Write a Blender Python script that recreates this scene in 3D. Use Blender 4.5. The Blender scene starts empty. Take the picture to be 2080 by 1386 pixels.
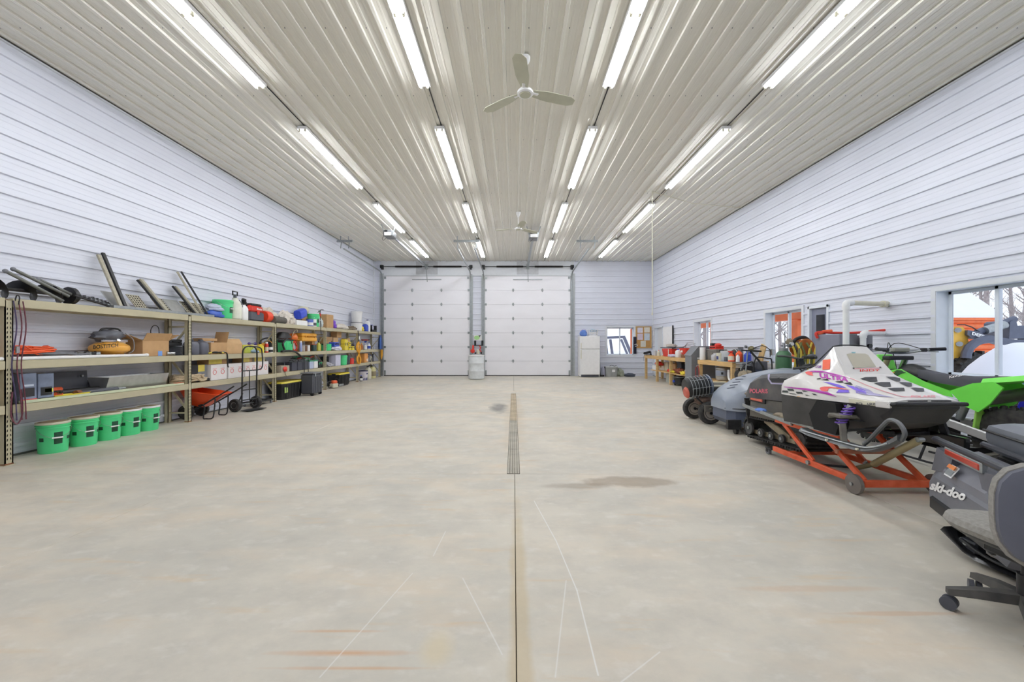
import bpy, bmesh, math, random
from math import pi, sin, cos, radians as R
from mathutils import Vector, Matrix, noise
from mathutils.bvhtree import BVHTree
random.seed(7)
SC = bpy.context.scene
COL = SC.collection
# ---- camera, world, exposure ------------------------------------------------
F, CX, CY, H = 810.0, 1043.0, 701.0, 1.314
cam_d = bpy.data.cameras.new('camera'); cam = bpy.data.objects.new('camera', cam_d); COL.objects.link(cam)
cam.location = (0, 0, H); cam.rotation_euler = (R(90), 0, 0)
cam_d.sensor_width = 36; cam_d.lens = F/2080*36; cam_d.clip_start = .05; cam_d.clip_end = 300
cam_d.shift_x = -(CX-1040)/2080; cam_d.shift_y = (CY-693)/2080
SC.camera = cam
SC.view_settings.view_transform = 'Standard'; SC.view_settings.look = 'None'
SC.view_settings.gamma = 1; SC.view_settings.use_curve_mapping = False
SC.view_settings.exposure = 0.0
TUBE_STRENGTH = 41.5
w = bpy.data.worlds.new('overcast_sky'); SC.world = w; w.use_nodes = True
wn = w.node_tree.nodes; wl = w.node_tree.links
bg = wn['Background']; tc = wn.new('ShaderNodeTexCoord'); sp = wn.new('ShaderNodeSeparateXYZ'); rp = wn.new('ShaderNodeValToRGB')
wl.new(tc.outputs['Generated'], sp.inputs[0]); wl.new(sp.outputs['Z'], rp.inputs[0]); wl.new(rp.outputs[0], bg.inputs[0])
rp.color_ramp.elements[0].color = (.86, .90, .97, 1); rp.color_ramp.elements[1].color = (.80, .87, 1, 1)
bg.inputs[1].default_value = 1.3
try:
    SC.cycles.max_bounces = 7; SC.cycles.diffuse_bounces = 5; SC.cycles.transparent_max_bounces = 12
    SC.cycles.sample_clamp_indirect = 4
except Exception: pass

# ---- helpers ----------------------------------------------------------------
def W(px, py, Y): return Vector(((px-CX)*Y/F, Y, H-(py-CY)*Y/F))
def WX(px, py, X): return W(px, py, X*F/(px-CX))
def FL(px, py, z=0): return W(px, py, (H-z)*F/(py-CY))
def lin(c):
    return tuple((x/255/12.92 if x <= 10 else ((x/255+.055)/1.055)**2.4) for x in c)
MATS = {}
def M(name, rgb=None, rough=.5, metal=0, var=.08, scale=9, bump=0, spec=.5, dust=0, trans=0, emit=0, stretch=None, alpha=1, coat=0):
    if name in MATS: return MATS[name]
    m = bpy.data.materials.new(name); m.use_nodes = True; n = m.node_tree.nodes; l = m.node_tree.links
    b = n['Principled BSDF']; c = lin(rgb)
    t = n.new('ShaderNodeTexCoord'); mp = n.new('ShaderNodeMapping'); ns = n.new('ShaderNodeTexNoise')
    l.new(t.outputs['Object'], mp.inputs[0]); l.new(mp.outputs[0], ns.inputs['Vector'])
    if stretch: mp.inputs['Scale'].default_value = stretch
    ns.inputs['Scale'].default_value = scale; ns.inputs['Detail'].default_value = 4
    r = n.new('ShaderNodeValToRGB'); l.new(ns.outputs[0], r.inputs[0])
    r.color_ramp.elements[0].position = .3; r.color_ramp.elements[1].position = .7
    r.color_ramp.elements[0].color = tuple(x*(1-var) for x in c)+(1,)
    hi = tuple(min(1, x*(1+var)) for x in c)
    if dust: hi = tuple(x*(1-dust)+d*dust for x, d in zip(hi, (.42, .38, .32)))
    r.color_ramp.elements[1].color = hi+(1,)
    l.new(r.outputs[0], b.inputs['Base Color'])
    b.inputs['Roughness'].default_value = rough; b.inputs['Metallic'].default_value = metal
    b.inputs['Specular IOR Level'].default_value = spec
    if coat: b.inputs['Coat Weight'].default_value = coat
    if trans: b.inputs['Transmission Weight'].default_value = trans
    if alpha < 1: b.inputs['Alpha'].default_value = alpha
    if emit:
        b.inputs['Emission Color'].default_value = (.93, .96, 1, 1); b.inputs['Emission Strength'].default_value = emit
    if bump:
        bp = n.new('ShaderNodeBump'); bp.inputs['Strength'].default_value = bump; bp.inputs['Distance'].default_value = .01
        l.new(ns.outputs[0], bp.inputs['Height']); l.new(bp.outputs[0], b.inputs['Normal'])
    MATS[name] = m; return m

class MB:
    def __init__(s): s.v = []; s.f = []
    def add(s, vs, fs):
        o = len(s.v); s.v += [tuple(v) for v in vs]; s.f += [tuple(i+o for i in f) for f in fs]; return s
    def box(s, c, d, b=0, Rm=None, taper=0):
        hx, hy, hz = d[0]/2, d[1]/2, d[2]/2; c = Vector(c)
        b = min(b, hx*.9, hy*.9, hz*.9)
        vs = []; fs = []
        if b <= 0:
            for z in (-1, 1):
                k = 1-taper if z < 0 else 1
                for x, y in ((-1,-1),(1,-1),(1,1),(-1,1)): vs.append(Vector((x*hx*k, y*hy*k, z*hz)))
            fs = [(3,2,1,0),(4,5,6,7),(0,1,5,4),(1,2,6,5),(2,3,7,6),(3,0,4,7)]
        else:
            idx = {}
            for x in (-1,1):
                for y in (-1,1):
                    for z in (-1,1):
                        k = 1-taper if z < 0 else 1
                        for a in range(3):
                            p = [x*(hx-b), y*(hy-b), z*(hz-b)]; p[a] = (x*hx, y*hy, z*hz)[a]
                            p[0] *= k; p[1] *= k
                            idx[(x,y,z,a)] = len(vs); vs.append(Vector(p))
            def q(l):
                pts = [vs[i] for i in l]; n = (pts[1]-pts[0]).cross(pts[2]-pts[0]); cc = sum(pts, Vector())/len(pts)
                fs.append(tuple(l) if n.dot(cc) > 0 else tuple(reversed(l)))
            for a in range(3):
                o = [i for i in range(3) if i != a]
                for sg in (-1,1):
                    l = []
                    for u, v in ((-1,-1),(1,-1),(1,1),(-1,1)):
                        k = [0,0,0]; k[a] = sg; k[o[0]] = u; k[o[1]] = v; l.append(idx[(k[0],k[1],k[2],a)])
                    q(l)
                for u in (-1,1):
                    for v in (-1,1):
                        l = []
                        for sg, ax in ((-1,o[0]),(1,o[0]),(1,o[1]),(-1,o[1])):
                            k = [0,0,0]; k[a] = sg; k[o[0]] = u; k[o[1]] = v; l.append(idx[(k[0],k[1],k[2],ax)])
                        q(l)
            for x in (-1,1):
                for y in (-1,1):
                    for z in (-1,1): q([idx[(x,y,z,0)], idx[(x,y,z,1)], idx[(x,y,z,2)]])
        if Rm: vs = [Rm @ v for v in vs]
        return s.add([v+c for v in vs], fs)
    def bx(s, x0, x1, y0, y1, z0, z1, b=0):
        return s.box(((x0+x1)/2, (y0+y1)/2, (z0+z1)/2), (abs(x1-x0), abs(y1-y0), abs(z1-z0)), b)
    def bar(s, p0, p1, w, h, b=0, up=(0,0,1)):
        p0 = Vector(p0); p1 = Vector(p1); d = p1-p0; y = d.normalized(); u = Vector(up)
        x = y.cross(u)
        if x.length < 1e-4: x = Vector((1,0,0))
        x.normalize(); z = x.cross(y)
        return s.box((p0+p1)/2, (w, d.length, h), b, Matrix((x, y, z)).transposed())
    def frame(s, d):
        d = Vector(d).normalized(); u = Vector((0,0,1)) if abs(d.z) < .9 else Vector((1,0,0))
        a = d.cross(u).normalized(); return a, a.cross(d)
    def cyl(s, p0, p1, r0, r1=None, n=16, cap=True):
        if r1 is None: r1 = r0
        p0 = Vector(p0); p1 = Vector(p1); a, b = s.frame(p1-p0); vs = []
        for p, r in ((p0, r0), (p1, r1)):
            for i in range(n):
                t = 2*pi*i/n; vs.append(p+a*(r*cos(t))-b*(r*sin(t)))
        fs = [(i, n+i, n+(i+1) % n, (i+1) % n) for i in range(n)]
        if cap: fs += [tuple(range(n)), tuple(reversed(range(n, 2*n)))]
        return s.add(vs, [tuple(reversed(f)) for f in fs])
    def tube(s, pts, r, n=8, closed=False, cap=True):
        pts = [Vector(p) for p in pts]; k = len(pts); vs = []; fs = []; a = None
        for i in range(k):
            if closed: d = pts[(i+1) % k]-pts[i-1]
            else: d = pts[min(i+1, k-1)]-pts[max(i-1, 0)]
            if d.length < 1e-9: d = Vector((0,0,1))
            d.normalize()
            if a is None: a, _ = s.frame(d)
            a = (a-d*a.dot(d))
            if a.length < 1e-5: a, _ = s.frame(d)
            a.normalize(); b = d.cross(a)
            rr = r[i] if isinstance(r, (list, tuple)) else r
            for j in range(n):
                t = 2*pi*j/n; vs.append(pts[i]+a*(rr*cos(t))+b*(rr*sin(t)))
        for i in range(k if closed else k-1):
            for j in range(n):
                i2 = (i+1) % k; fs.append((i*n+j, i*n+(j+1) % n, i2*n+(j+1) % n, i2*n+j))
        if not closed and cap: fs += [tuple(reversed(range(n))), tuple(range((k-1)*n, k*n))]
        return s.add(vs, fs)
    def lathe(s, prof, n=24, c=(0,0,0), axis='z'):
        c = Vector(c); vs = []; fs = []; k = len(prof)
        for r, z in prof:
            for j in range(n):
                t = 2*pi*j/n; p = (r*cos(t), r*sin(t), z)
                if axis == 'x': p = (p[2], p[0], p[1])
                elif axis == 'y': p = (p[1], p[2], p[0])
                vs.append(c+Vector(p))
        for i in range(k-1):
            for j in range(n): fs.append((i*n+j, i*n+(j+1) % n, (i+1)*n+(j+1) % n, (i+1)*n+j))
        if prof[0][0] > 1e-5: fs.append(tuple(reversed(range(n))))
        if prof[-1][0] > 1e-5: fs.append(tuple(range((k-1)*n, k*n)))
        return s.add(vs, fs)
    def prism(s, poly, axis, a, b):
        n = len(poly); vs = []
        for t in (a, b):
            for u, v in poly: vs.append({'x': (t,u,v), 'y': (u,t,v), 'z': (u,v,t)}[axis])
        return s.add(vs, [tuple(range(n)), tuple(reversed(range(n, 2*n)))]+[(i, n+i, n+(i+1) % n, (i+1) % n) for i in range(n)])
    def loft(s, rings, cap=True, closed=True):
        n = len(rings[0]); vs = [p for r in rings for p in r]; fs = []
        for i in range(len(rings)-1):
            for j in range(n if closed else n-1):
                fs.append((i*n+j, i*n+(j+1) % n, (i+1)*n+(j+1) % n, (i+1)*n+j))
        if cap: fs += [tuple(reversed(range(n))), tuple(range((len(rings)-1)*n, len(rings)*n))]
        return s.add(vs, fs)
    def ell(s, c, r, n=16, m=9, lump=0, ls=3, seed=0, flat=None):
        c = Vector(c); vs = []; fs = []
        for i in range(m+1):
            ph = -pi/2+pi*i/m
            for j in range(n):
                t = 2*pi*j/n; d = Vector((cos(ph)*cos(t), cos(ph)*sin(t), sin(ph)))
                k = 1+lump*noise.noise(d*ls+Vector((seed*3.1, seed*1.7, 0)))*2 if lump else 1
                p = Vector((d.x*r[0], d.y*r[1], d.z*r[2]))*k
                if flat is not None: p.z = max(p.z, flat)
                vs.append(c+p)
        for i in range(m):
            for j in range(n): fs.append((i*n+j, i*n+(j+1) % n, (i+1)*n+(j+1) % n, (i+1)*n+j))
        return s.add(vs, fs)
    def torus(s, c, Rr, r, axis='z', n=24, m=8, sc=(1,1)):
        c = Vector(c); pts = []
        for i in range(n):
            t = 2*pi*i/n; u, v = Rr*cos(t)*sc[0], Rr*sin(t)*sc[1]
            pts.append(c+Vector({'z': (u,v,0), 'x': (0,u,v), 'y': (u,0,v)}[axis]))
        return s.tube(pts, r, m, closed=True)
    def xf(s, Mx, o=0):
        for i in range(o, len(s.v)): s.v[i] = tuple(Mx @ Vector(s.v[i]))
        return s
    def mesh(s, name, smooth=35):
        me = bpy.data.meshes.new(name); me.from_pydata(s.v, [], s.f)
        bm = bmesh.new(); bm.from_mesh(me); bmesh.ops.remove_doubles(bm, verts=bm.verts, dist=1e-5)
        bmesh.ops.recalc_face_normals(bm, faces=bm.faces); bm.to_mesh(me); bm.free()
        if smooth:
            me.shade_smooth(); me.set_sharp_from_angle(angle=R(smooth))
        return me

def tag(o, label=None, cat=None, group=None, kind=None):
    if label: o['label'] = label
    if cat: o['category'] = cat
    if group: o['group'] = group
    if kind: o['kind'] = kind
    return o
def part(name, mb, mat, parent=None, label=None, kind=None, smooth=35, loc=None, rot=None):
    me = mb if isinstance(mb, bpy.types.Mesh) else mb.mesh(name, smooth)
    if mat is not None and not len(me.materials): me.materials.append(mat)
    o = bpy.data.objects.new(name, me); COL.objects.link(o); o.parent = parent
    if loc: o.location = loc
    if rot: o.rotation_euler = rot
    return tag(o, label, None, None, kind)
def thing(name, label, cat, loc=(0,0,0), rz=0, group=None, kind=None):
    o = bpy.data.objects.new(name, None); COL.objects.link(o); o.location = loc; o.rotation_euler = (0,0,rz)
    o.empty_display_size = .05
    return tag(o, label, cat, group, kind)
def copy_tree(o, parent=None, loc=None, rz=None, label=None):
    c = o.copy(); COL.objects.link(c); c.parent = parent
    if loc: c.location = loc
    if rz is not None: c.rotation_euler = (0,0,rz)
    if label: c['label'] = label
    for ch in list(o.children): copy_tree(ch, c)
    return c
def spl(pts, k=6, closed=False):
    pts = [Vector(p) for p in pts]; out = []; n = len(pts)
    for i in range(n if closed else n-1):
        if closed: p0, p1, p2, p3 = pts[i-1], pts[i], pts[(i+1) % n], pts[(i+2) % n]
        else: p0, p1, p2, p3 = pts[max(i-1,0)], pts[i], pts[i+1], pts[min(i+2,n-1)]
        for j in range(k):
            t = j/k
            out.append(.5*((2*p1)+(p2-p0)*t+(2*p0-5*p1+4*p2-p3)*t*t+(3*p1-p0-3*p2+p3)*t**3))
    if not closed: out.append(pts[-1])
    return out
def text_mesh(txt, size=1, shear=0, bold=0, spacing=1):
    cu = bpy.data.curves.new('lettering', 'FONT'); cu.body = txt; cu.size = size; cu.shear = shear; cu.offset = bold
    cu.space_character = spacing; cu.fill_mode = 'FRONT'; cu.resolution_u = 3
    ob = bpy.data.objects.new('lettering', cu); COL.objects.link(ob)
    dg = bpy.context.evaluated_depsgraph_get(); me = bpy.data.meshes.new_from_object(ob.evaluated_get(dg))
    bpy.data.objects.remove(ob); return me
def bvh_of(obs):
    vs = []; fs = []
    bpy.context.view_layer.update()
    for o in obs:
        bm = bmesh.new(); bm.from_mesh(o.data); bmesh.ops.triangulate(bm, faces=bm.faces); bm.to_mesh(o.data); bm.free()
        k = len(vs); mw = o.matrix_world
        vs += [mw @ v.co for v in o.data.vertices]; fs += [tuple(i+k for i in p.vertices) for p in o.data.polygons]
    return BVHTree.FromPolygons(vs, fs)
def lay_on(me, bvh, step, off, fn):
    """cut a flat mesh into a grid, then lay it on the surface bvh; fn maps a 2D point to a ray (origin, dir)"""
    bm = bmesh.new(); bm.from_mesh(me)
    xs = [v.co.x for v in bm.verts]; ys = [v.co.y for v in bm.verts]
    for a, lo, hi in ((0, min(xs), max(xs)), (1, min(ys), max(ys))):
        t = lo+step
        while t < hi:
            co = Vector((t,0,0)) if a == 0 else Vector((0,t,0)); no = Vector((1,0,0)) if a == 0 else Vector((0,1,0))
            bmesh.ops.bisect_plane(bm, geom=bm.verts[:]+bm.edges[:]+bm.faces[:], plane_co=co, plane_no=no); t += step
    bad = []
    for v in bm.verts:
        o, d = fn(v.co.x, v.co.y); h, nrm, _, _ = bvh.ray_cast(o, d)
        if h is None: bad.append(v); continue
        if nrm.dot(d) > 0: nrm = -nrm
        v.co = h+nrm*off
    bmesh.ops.delete(bm, geom=bad, context='VERTS')
    bm.to_mesh(me); bm.free(); return me
def ray_px(x, y):
    d = Vector(((x-CX)/F, 1, -(y-CY)/F)).normalized(); return Vector((0,0,H)), d
def decal(name, poly, bvh, mat, parent, step=4, off=.003, label=None, smooth_k=0):
    """printed shape on a real surface, given by where it shows"""
    if smooth_k: poly = [(p.x, p.y) for p in spl([(x,y,0) for x, y in poly], smooth_k, True)]
    me = bpy.data.meshes.new(name); me.from_pydata([(x,y,0) for x, y in poly], [], [tuple(range(len(poly)))])
    bm = bmesh.new(); bm.from_mesh(me); bmesh.ops.triangulate(bm, faces=bm.faces); bm.to_mesh(me); bm.free()
    lay_on(me, bvh, step, off, ray_px)
    o = part(name, me, mat, None, label); place_in(o, parent); return o
def place_in(o, parent):
    if parent:
        bpy.context.view_layer.update(); o.parent = parent; inv = parent.matrix_world.inverted()
        o.data.transform(inv)
def text_px(name, txt, p0, p1, h, bvh, mat, parent, shear=0, bold=.02, off=.004, skew=0, step=6):
    """lettering from pixel p0 to p1 along its baseline, h pixels tall, laid on a surface"""
    me = text_mesh(txt, 1, shear, bold); xs = [v.co.x for v in me.vertices]; w0, w1 = min(xs), max(xs)
    dx, dy = p1[0]-p0[0], p1[1]-p0[1]
    for v in me.vertices:
        u = (v.co.x-w0)/(w1-w0); t = v.co.y/.7
        v.co = Vector((p0[0]+dx*u+skew*t, p0[1]+dy*u-h*t, 0))
    lay_on(me, bvh, step, off, ray_px)
    o = part(name, me, mat, None); place_in(o, parent); return o
def text_flat(name, txt, c, w, h, xd, yd, mat, parent, shear=0, bold=.02, thick=0):
    me = text_mesh(txt, 1, shear, bold); xs = [v.co.x for v in me.vertices]; w0, w1 = min(xs), max(xs)
    xd = Vector(xd); yd = Vector(yd); c = Vector(c)
    for v in me.vertices: v.co = c+xd*(((v.co.x-w0)/(w1-w0)-.5)*w)+yd*((v.co.y/.7-.5)*h)
    return part(name, me, mat, parent)
# ---- materials --------------------------------------------------------------
XL, XR, YF, YN, ZC = -5.93, 5.93, 16.9, -2.2, 4.88
m_sid = M('white_painted_steel', (226,229,240), .38, 0, .02, 2, spec=.5)
m_cei = M('ceiling_painted_steel', (238,235,225), .21, 0, .02, 1.5, spec=.5)
m_trim = M('white_trim', (226,229,234), .45, 0, .02)
m_galv = M('galvanised_steel', (165,170,172), .38, .75, .12, 20)
m_black = M('black_plastic', (30,31,33), .45, 0, .1)
m_dark = M('dark_rubber', (36,36,37), .75, 0, .15, 20, dust=.08)
m_iron = M('dark_iron', (52,52,54), .45, .5, .15, 20)
m_chrome = M('bright_steel', (200,202,205), .22, .95, .05)
m_tan = M('rack_tan_paint', (190,182,152), .5, 0, .07, 6, dust=.12)
m_white = M('white_plastic', (244,244,244), .4, 0, .03)
m_cream = M('aged_cream_plastic', (222,218,196), .4, 0, .05)
m_card = M('brown_cardboard', (190,152,108), .8, 0, .06, 12)
m_wood = M('sawn_pine', (205,172,120), .65, 0, .14, 3, stretch=(1,1,9))
m_wood2 = M('pine_lumber', (205,168,112), .65, 0, .16, 3, stretch=(8,1,8))
m_gren = M('green_pail_plastic', (84,216,142), .4, 0, .04)
m_grend = M('dark_print', (24,70,48), .6)
m_orange = M('orange_red_paint', (222,88,42), .42, 0, .12, 14, dust=.1)
m_red = M('red_plastic', (214,52,38), .42, 0, .06)
m_yel = M('yellow_plastic', (232,212,70), .42, 0, .06)
m_yelo = M('amber_plastic', (232,170,60), .42, 0, .08)
m_blue = M('blue_plastic', (50,80,190), .4, 0, .06)
m_grey = M('grey_plastic', (120,122,128), .5, 0, .06)
m_dgrey = M('dark_grey_plastic', (74,76,84), .45, 0, .08)
m_alu = M('mill_aluminium', (190,192,192), .35, .8, .08, 14)
m_cloth = M('beige_canvas', (212,204,190), .9, 0, .12, 14, bump=.5)
m_rope = M('tan_rope', (196,178,148), .85, 0, .2, 60, bump=.6)
m_glass = M('window_glass', (252,254,255), .02, 0, .0, trans=1)
m_glass.node_tree.nodes['Principled BSDF'].inputs['IOR'].default_value = 1.05
m_snow = M('snow', (244,247,252), .7, 0, .02, 2, bump=.2)
m_logs = M('stained_orange_logs', (236,124,74), .6, 0, .12, 4)
m_bark = M('grey_bark', (172,162,160), .9, 0, .15, 10, bump=.5)  # bark kept pale: the distance haze is put into its colour

def m_tube():
    m = M('lit_fluorescent_tube', (255,255,255), .3, emit=TUBE_STRENGTH); return m
m_lamp = m_tube()

# concrete floor
def concrete():
    m = bpy.data.materials.new('stained_concrete'); m.use_nodes = True; n = m.node_tree.nodes; l = m.node_tree.links
    b = n['Principled BSDF']; g = n.new('ShaderNodeNewGeometry'); pos = g.outputs['Position']
    def mp(sc, loc=(0,0,0), rz=0):
        q = n.new('ShaderNodeMapping'); q.inputs['Scale'].default_value = sc; q.inputs['Location'].default_value = loc
        q.inputs['Rotation'].default_value = (0,0,rz); l.new(pos, q.inputs[0]); return q.outputs[0]
    def nz(sc, det=5, vec=None, rough=.6):
        q = n.new('ShaderNodeTexNoise'); q.inputs['Scale'].default_value = sc; q.inputs['Detail'].default_value = det
        q.inputs['Roughness'].default_value = rough; l.new(vec or pos, q.inputs['Vector']); return q.outputs[0]
    def ramp(v, a, c, ca=(0,0,0,1), cc=(1,1,1,1)):
        q = n.new('ShaderNodeValToRGB'); q.color_ramp.elements[0].position = a; q.color_ramp.elements[1].position = c
        q.color_ramp.elements[0].color = ca; q.color_ramp.elements[1].color = cc; l.new(v, q.inputs[0]); return q.outputs[0]
    def mix(f, a, c):
        q = n.new('ShaderNodeMix'); q.data_type = 'RGBA'
        if isinstance(f, float): q.inputs[0].default_value = f
        else: l.new(f, q.inputs[0])
        l.new(a, q.inputs[6])
        if isinstance(c, tuple): q.inputs[7].default_value = c
        else: l.new(c, q.inputs[7])
        return q.outputs[2]
    def mth(op, a, c=None, d=None):
        q = n.new('ShaderNodeMath'); q.operation = op
        for i, x in enumerate((a, c, d)):
            if x is None: continue
            if isinstance(x, (int, float)): q.inputs[i].default_value = x
            else: l.new(x, q.inputs[i])
        return q.outputs[0]
    L = lambda r, g_, b_: lin((r,g_,b_))+(1,)
    base = ramp(nz(.55, 6), .32, .68, L(196,192,181), L(221,212,196))
    base = mix(mth('MULTIPLY', ramp(nz(2.2, 8, mp((1,1.5,1),(3,7,0)), .7), .42, .72), .55), base, L(178,174,166))
    base = mix(mth('MULTIPLY', ramp(nz(1.1, 4, mp((1,2.2,1),(9,2,0))), .5, .72), .42), base, L(226,206,180))
    base = mix(mth('MULTIPLY', ramp(nz(2.5, 5, mp((.5,3,1),(5,1,0))), .60, .74), .50), base, L(214,184,142))
    base = mix(mth('MULTIPLY', ramp(nz(6, 6, mp((1,1.6,1),(1,4,0))), .55, .75), .38), base, L(232,228,220))
    sx = n.new('ShaderNodeSeparateXYZ'); l.new(pos, sx.inputs[0]); X, Y = sx.outputs[0], sx.outputs[1]
    wob = mth('MULTIPLY', mth('SUBTRACT', nz(3.5, 5), .5), 1.1)
    def blob(cx, cy, rx, ry, col, k, soft=.5):
        nonlocal base
        dx = mth('DIVIDE', mth('SUBTRACT', X, cx), rx); dy = mth('DIVIDE', mth('SUBTRACT', Y, cy), ry)
        d = mth('ADD', mth('SQRT', mth('ADD', mth('MULTIPLY', dx, dx), mth('MULTIPLY', dy, dy))), wob)
        base = mix(mth('MULTIPLY', ramp(d, 1-soft, 1.0, (1,1,1,1), (0,0,0,1)), k), base, col)
    blob(1.1, 3.83, .48, .17, L(140,122,100), .62, .35); blob(.62, 3.72, .42, .09, L(148,132,112), .5)
    blob(-.30, 8.35, .22, .75, L(96,92,90), .75, .6); blob(1.6, 2.15, .5, .035, L(200,156,112), .28); blob(1.9, 1.95, .45, .02, L(200,150,100), .35)
    blob(-.72, 1.70, .34, .022, L(206,146,86), .6, .8); blob(-.8, 1.83, .26, .014, L(206,150,90), .5, .8); blob(-.62, 1.62, .4, .012, L(206,150,90), .5, .8); blob(-.33, 1.72, .09, .14, L(216,196,152), .45, .7); blob(.03, 2.0, .06, 1.6, L(190,165,110), .4)
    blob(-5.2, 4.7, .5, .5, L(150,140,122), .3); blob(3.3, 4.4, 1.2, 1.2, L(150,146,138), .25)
    blob(.02, 7.5, .22, 3.4, L(196,168,128), .35, .8)
    def seg(x0, y0, x1, y1, wd, k):
        nonlocal base
        dx, dy = x1-x0, y1-y0; ll = dx*dx+dy*dy
        t = mth('DIVIDE', mth('ADD', mth('MULTIPLY', mth('SUBTRACT', X, x0), dx), mth('MULTIPLY', mth('SUBTRACT', Y, y0), dy)), ll)
        t = mth('MINIMUM', mth('MAXIMUM', t, 0.0), 1.0)
        ex = mth('SUBTRACT', X, mth('ADD', mth('MULTIPLY', t, dx), x0)); ey = mth('SUBTRACT', Y, mth('ADD', mth('MULTIPLY', t, dy), y0))
        d = mth('SQRT', mth('ADD', mth('MULTIPLY', ex, ex), mth('MULTIPLY', ey, ey)))
        base = mix(mth('MULTIPLY', ramp(mth('DIVIDE', d, wd), .3, 1., (1,1,1,1), (0,0,0,1)), k), base, L(232,231,228))
    pts = [FL(1085,1018), FL(1130,1100), FL(1172,1200), FL(1215,1372)]
    for a, c in zip(pts, pts[1:]): seg(a.x, a.y, c.x, c.y, .005, .75)
    for a, c in (((838,1165),(650,1376)), ((940,1175),(1020,1330)), ((1150,1180),(1128,1376)), ((1340,1325),(1262,1386)), ((905,1080),(880,1130))):
        a = FL(*a); c = FL(*c); seg(a.x, a.y, c.x, c.y, .0045, .5)
    l.new(base, b.inputs['Base Color'])
    l.new(ramp(nz(4, 5), .3, .7, (.38,.38,.38,1), (.62,.62,.62,1)), b.inputs['Roughness'])
    b.inputs['Specular IOR Level'].default_value = .35
    bp = n.new('ShaderNodeBump'); bp.inputs['Strength'].default_value = .12; bp.inputs['Distance'].default_value = .004
    l.new(nz(30, 6), bp.inputs['Height']); l.new(bp.outputs[0], b.inputs['Normal'])
    return m
m_conc = concrete()

# ---- shell: ribbed steel sheets ---------------------------------------------
PITCH = .2286
def ribprof(v0, v1, phase=0, hr=.027, sgn=1):
    """(v, height) of a ribbed sheet between v0 and v1: one tall rib and two low ones per 9 inches"""
    pts = [(v0, 0.0)]; k = math.floor((v0-phase)/PITCH)-1
    while True:
        c = phase+k*PITCH; k += 1
        if c-.03 > v1: break
        for d, h in ((-.023,0), (-.017,hr), (.017,hr), (.023,0), (.062,0), (.067,.0022), (.085,.0022), (.090,0), (.138,0), (.143,.0022), (.161,.0022), (.166,0)):
            v = c+d
            if v0 < v < v1: pts.append((v, h))
    pts.append((v1, 0.0)); return pts
def sheet(u0, u1, v0, v1, fn, phase, holes=(), hr=.027):
    """a sheet in (u, v) with ribs running along u, cut around holes (u0,u1,v0,v1); fn maps (u, v, out) to 3D"""
    mb = MB(); pr = ribprof(v0, v1, phase, hr); cuts = []
    for h in holes:
        for e in (h[2], h[3]):
            if v0 < e < v1: cuts.append(e)
    for e in cuts:
        for i in range(len(pr)-1):
            if pr[i][0] < e < pr[i+1][0]:
                t = (e-pr[i][0])/(pr[i+1][0]-pr[i][0]); pr.insert(i+1, (e, pr[i][1]+t*(pr[i+1][1]-pr[i][1]))); break
    for (va, ha), (vb, hb) in zip(pr, pr[1:]):
        if vb-va < 1e-6: continue
        mid = (va+vb)/2; segs = [(u0, u1)]
        for h in holes:
            if h[2] < mid < h[3]:
                ns = []
                for a, c in segs:
                    if h[1] <= a or h[0] >= c: ns.append((a, c)); continue
                    if h[0] > a: ns.append((a, h[0]))
                    if h[1] < c: ns.append((h[1], c))
                segs = ns
        for a, c in segs:
            if c-a > 1e-4: mb.add([fn(a,va,ha), fn(c,va,ha), fn(c,vb,hb), fn(a,vb,hb)], [(0,1,2,3)])
    return mb
ceiling = part('ceiling', MB().bx(XL-.3, XR+.3, YN-.2, YF+.3, ZC+.03, ZC+.15), m_trim, kind='structure')
tag(ceiling, 'ribbed steel ceiling over the whole workshop', 'ceiling')
ey = [YN, .2, 3.9, 7.72, 12.1, YF]
for i in range(13):
    x0 = XL+i*.9144; x1 = min(x0+.9144, XR)
    for a, c in zip(ey, ey[1:]):
        mb = sheet(a, c, x0, x1, lambda u, v, h, a=a: (v, u, ZC-h+(.003 if a in (.2, 7.72) else 0)), XL+.10)
        if mb.f: part('ceiling_sheet', mb, m_cei, ceiling, smooth=0)
scr = MB()
y = -.4
while y < YF:
    k = 0
    while XL+.16+k*PITCH < XR-.03:
        xx = XL+.16+k*PITCH; scr.cyl((xx, y, ZC-.006), (xx, y, ZC+.002), .006, n=6); k += 1
    y += 1.22
part('screw_head', scr, m_grey, ceiling, kind='stuff', smooth=0)

WIN = {1: (4.40, 5.585), 2: (8.18, 9.36), 3: (11.95, 13.05)}
WZ = (.88, 2.07)
DOORR = (15.82, 16.72); DOORG = (7.50, 7.97)
holesR = [(a, c, WZ[0], WZ[1]) for a, c in WIN.values()]+[(DOORR[0], DOORR[1], -1, 2.06), (DOORG[0], DOORG[1], -1, 2.05)]
wall_l = part('wall_left', MB().bx(XL-.2, XL-.03, YN, YF+.2, -.1, ZC), m_trim, kind='structure'); tag(wall_l, 'white ribbed steel wall behind the storage rack', 'wall')
wall_r = thing('wall_right', 'white ribbed steel wall with the windows behind the snowmobiles', 'wall', kind='structure')
wall_f = thing('wall_far', 'white ribbed steel end wall around the two overhead doors', 'wall', kind='structure')
wall_n = part('wall_near', MB().bx(XL-.2, XR+.2, YN-.2, YN-.03, -.1, ZC), m_trim, kind='structure'); tag(wall_n, 'white ribbed steel end wall behind the camera position', 'wall')
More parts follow.
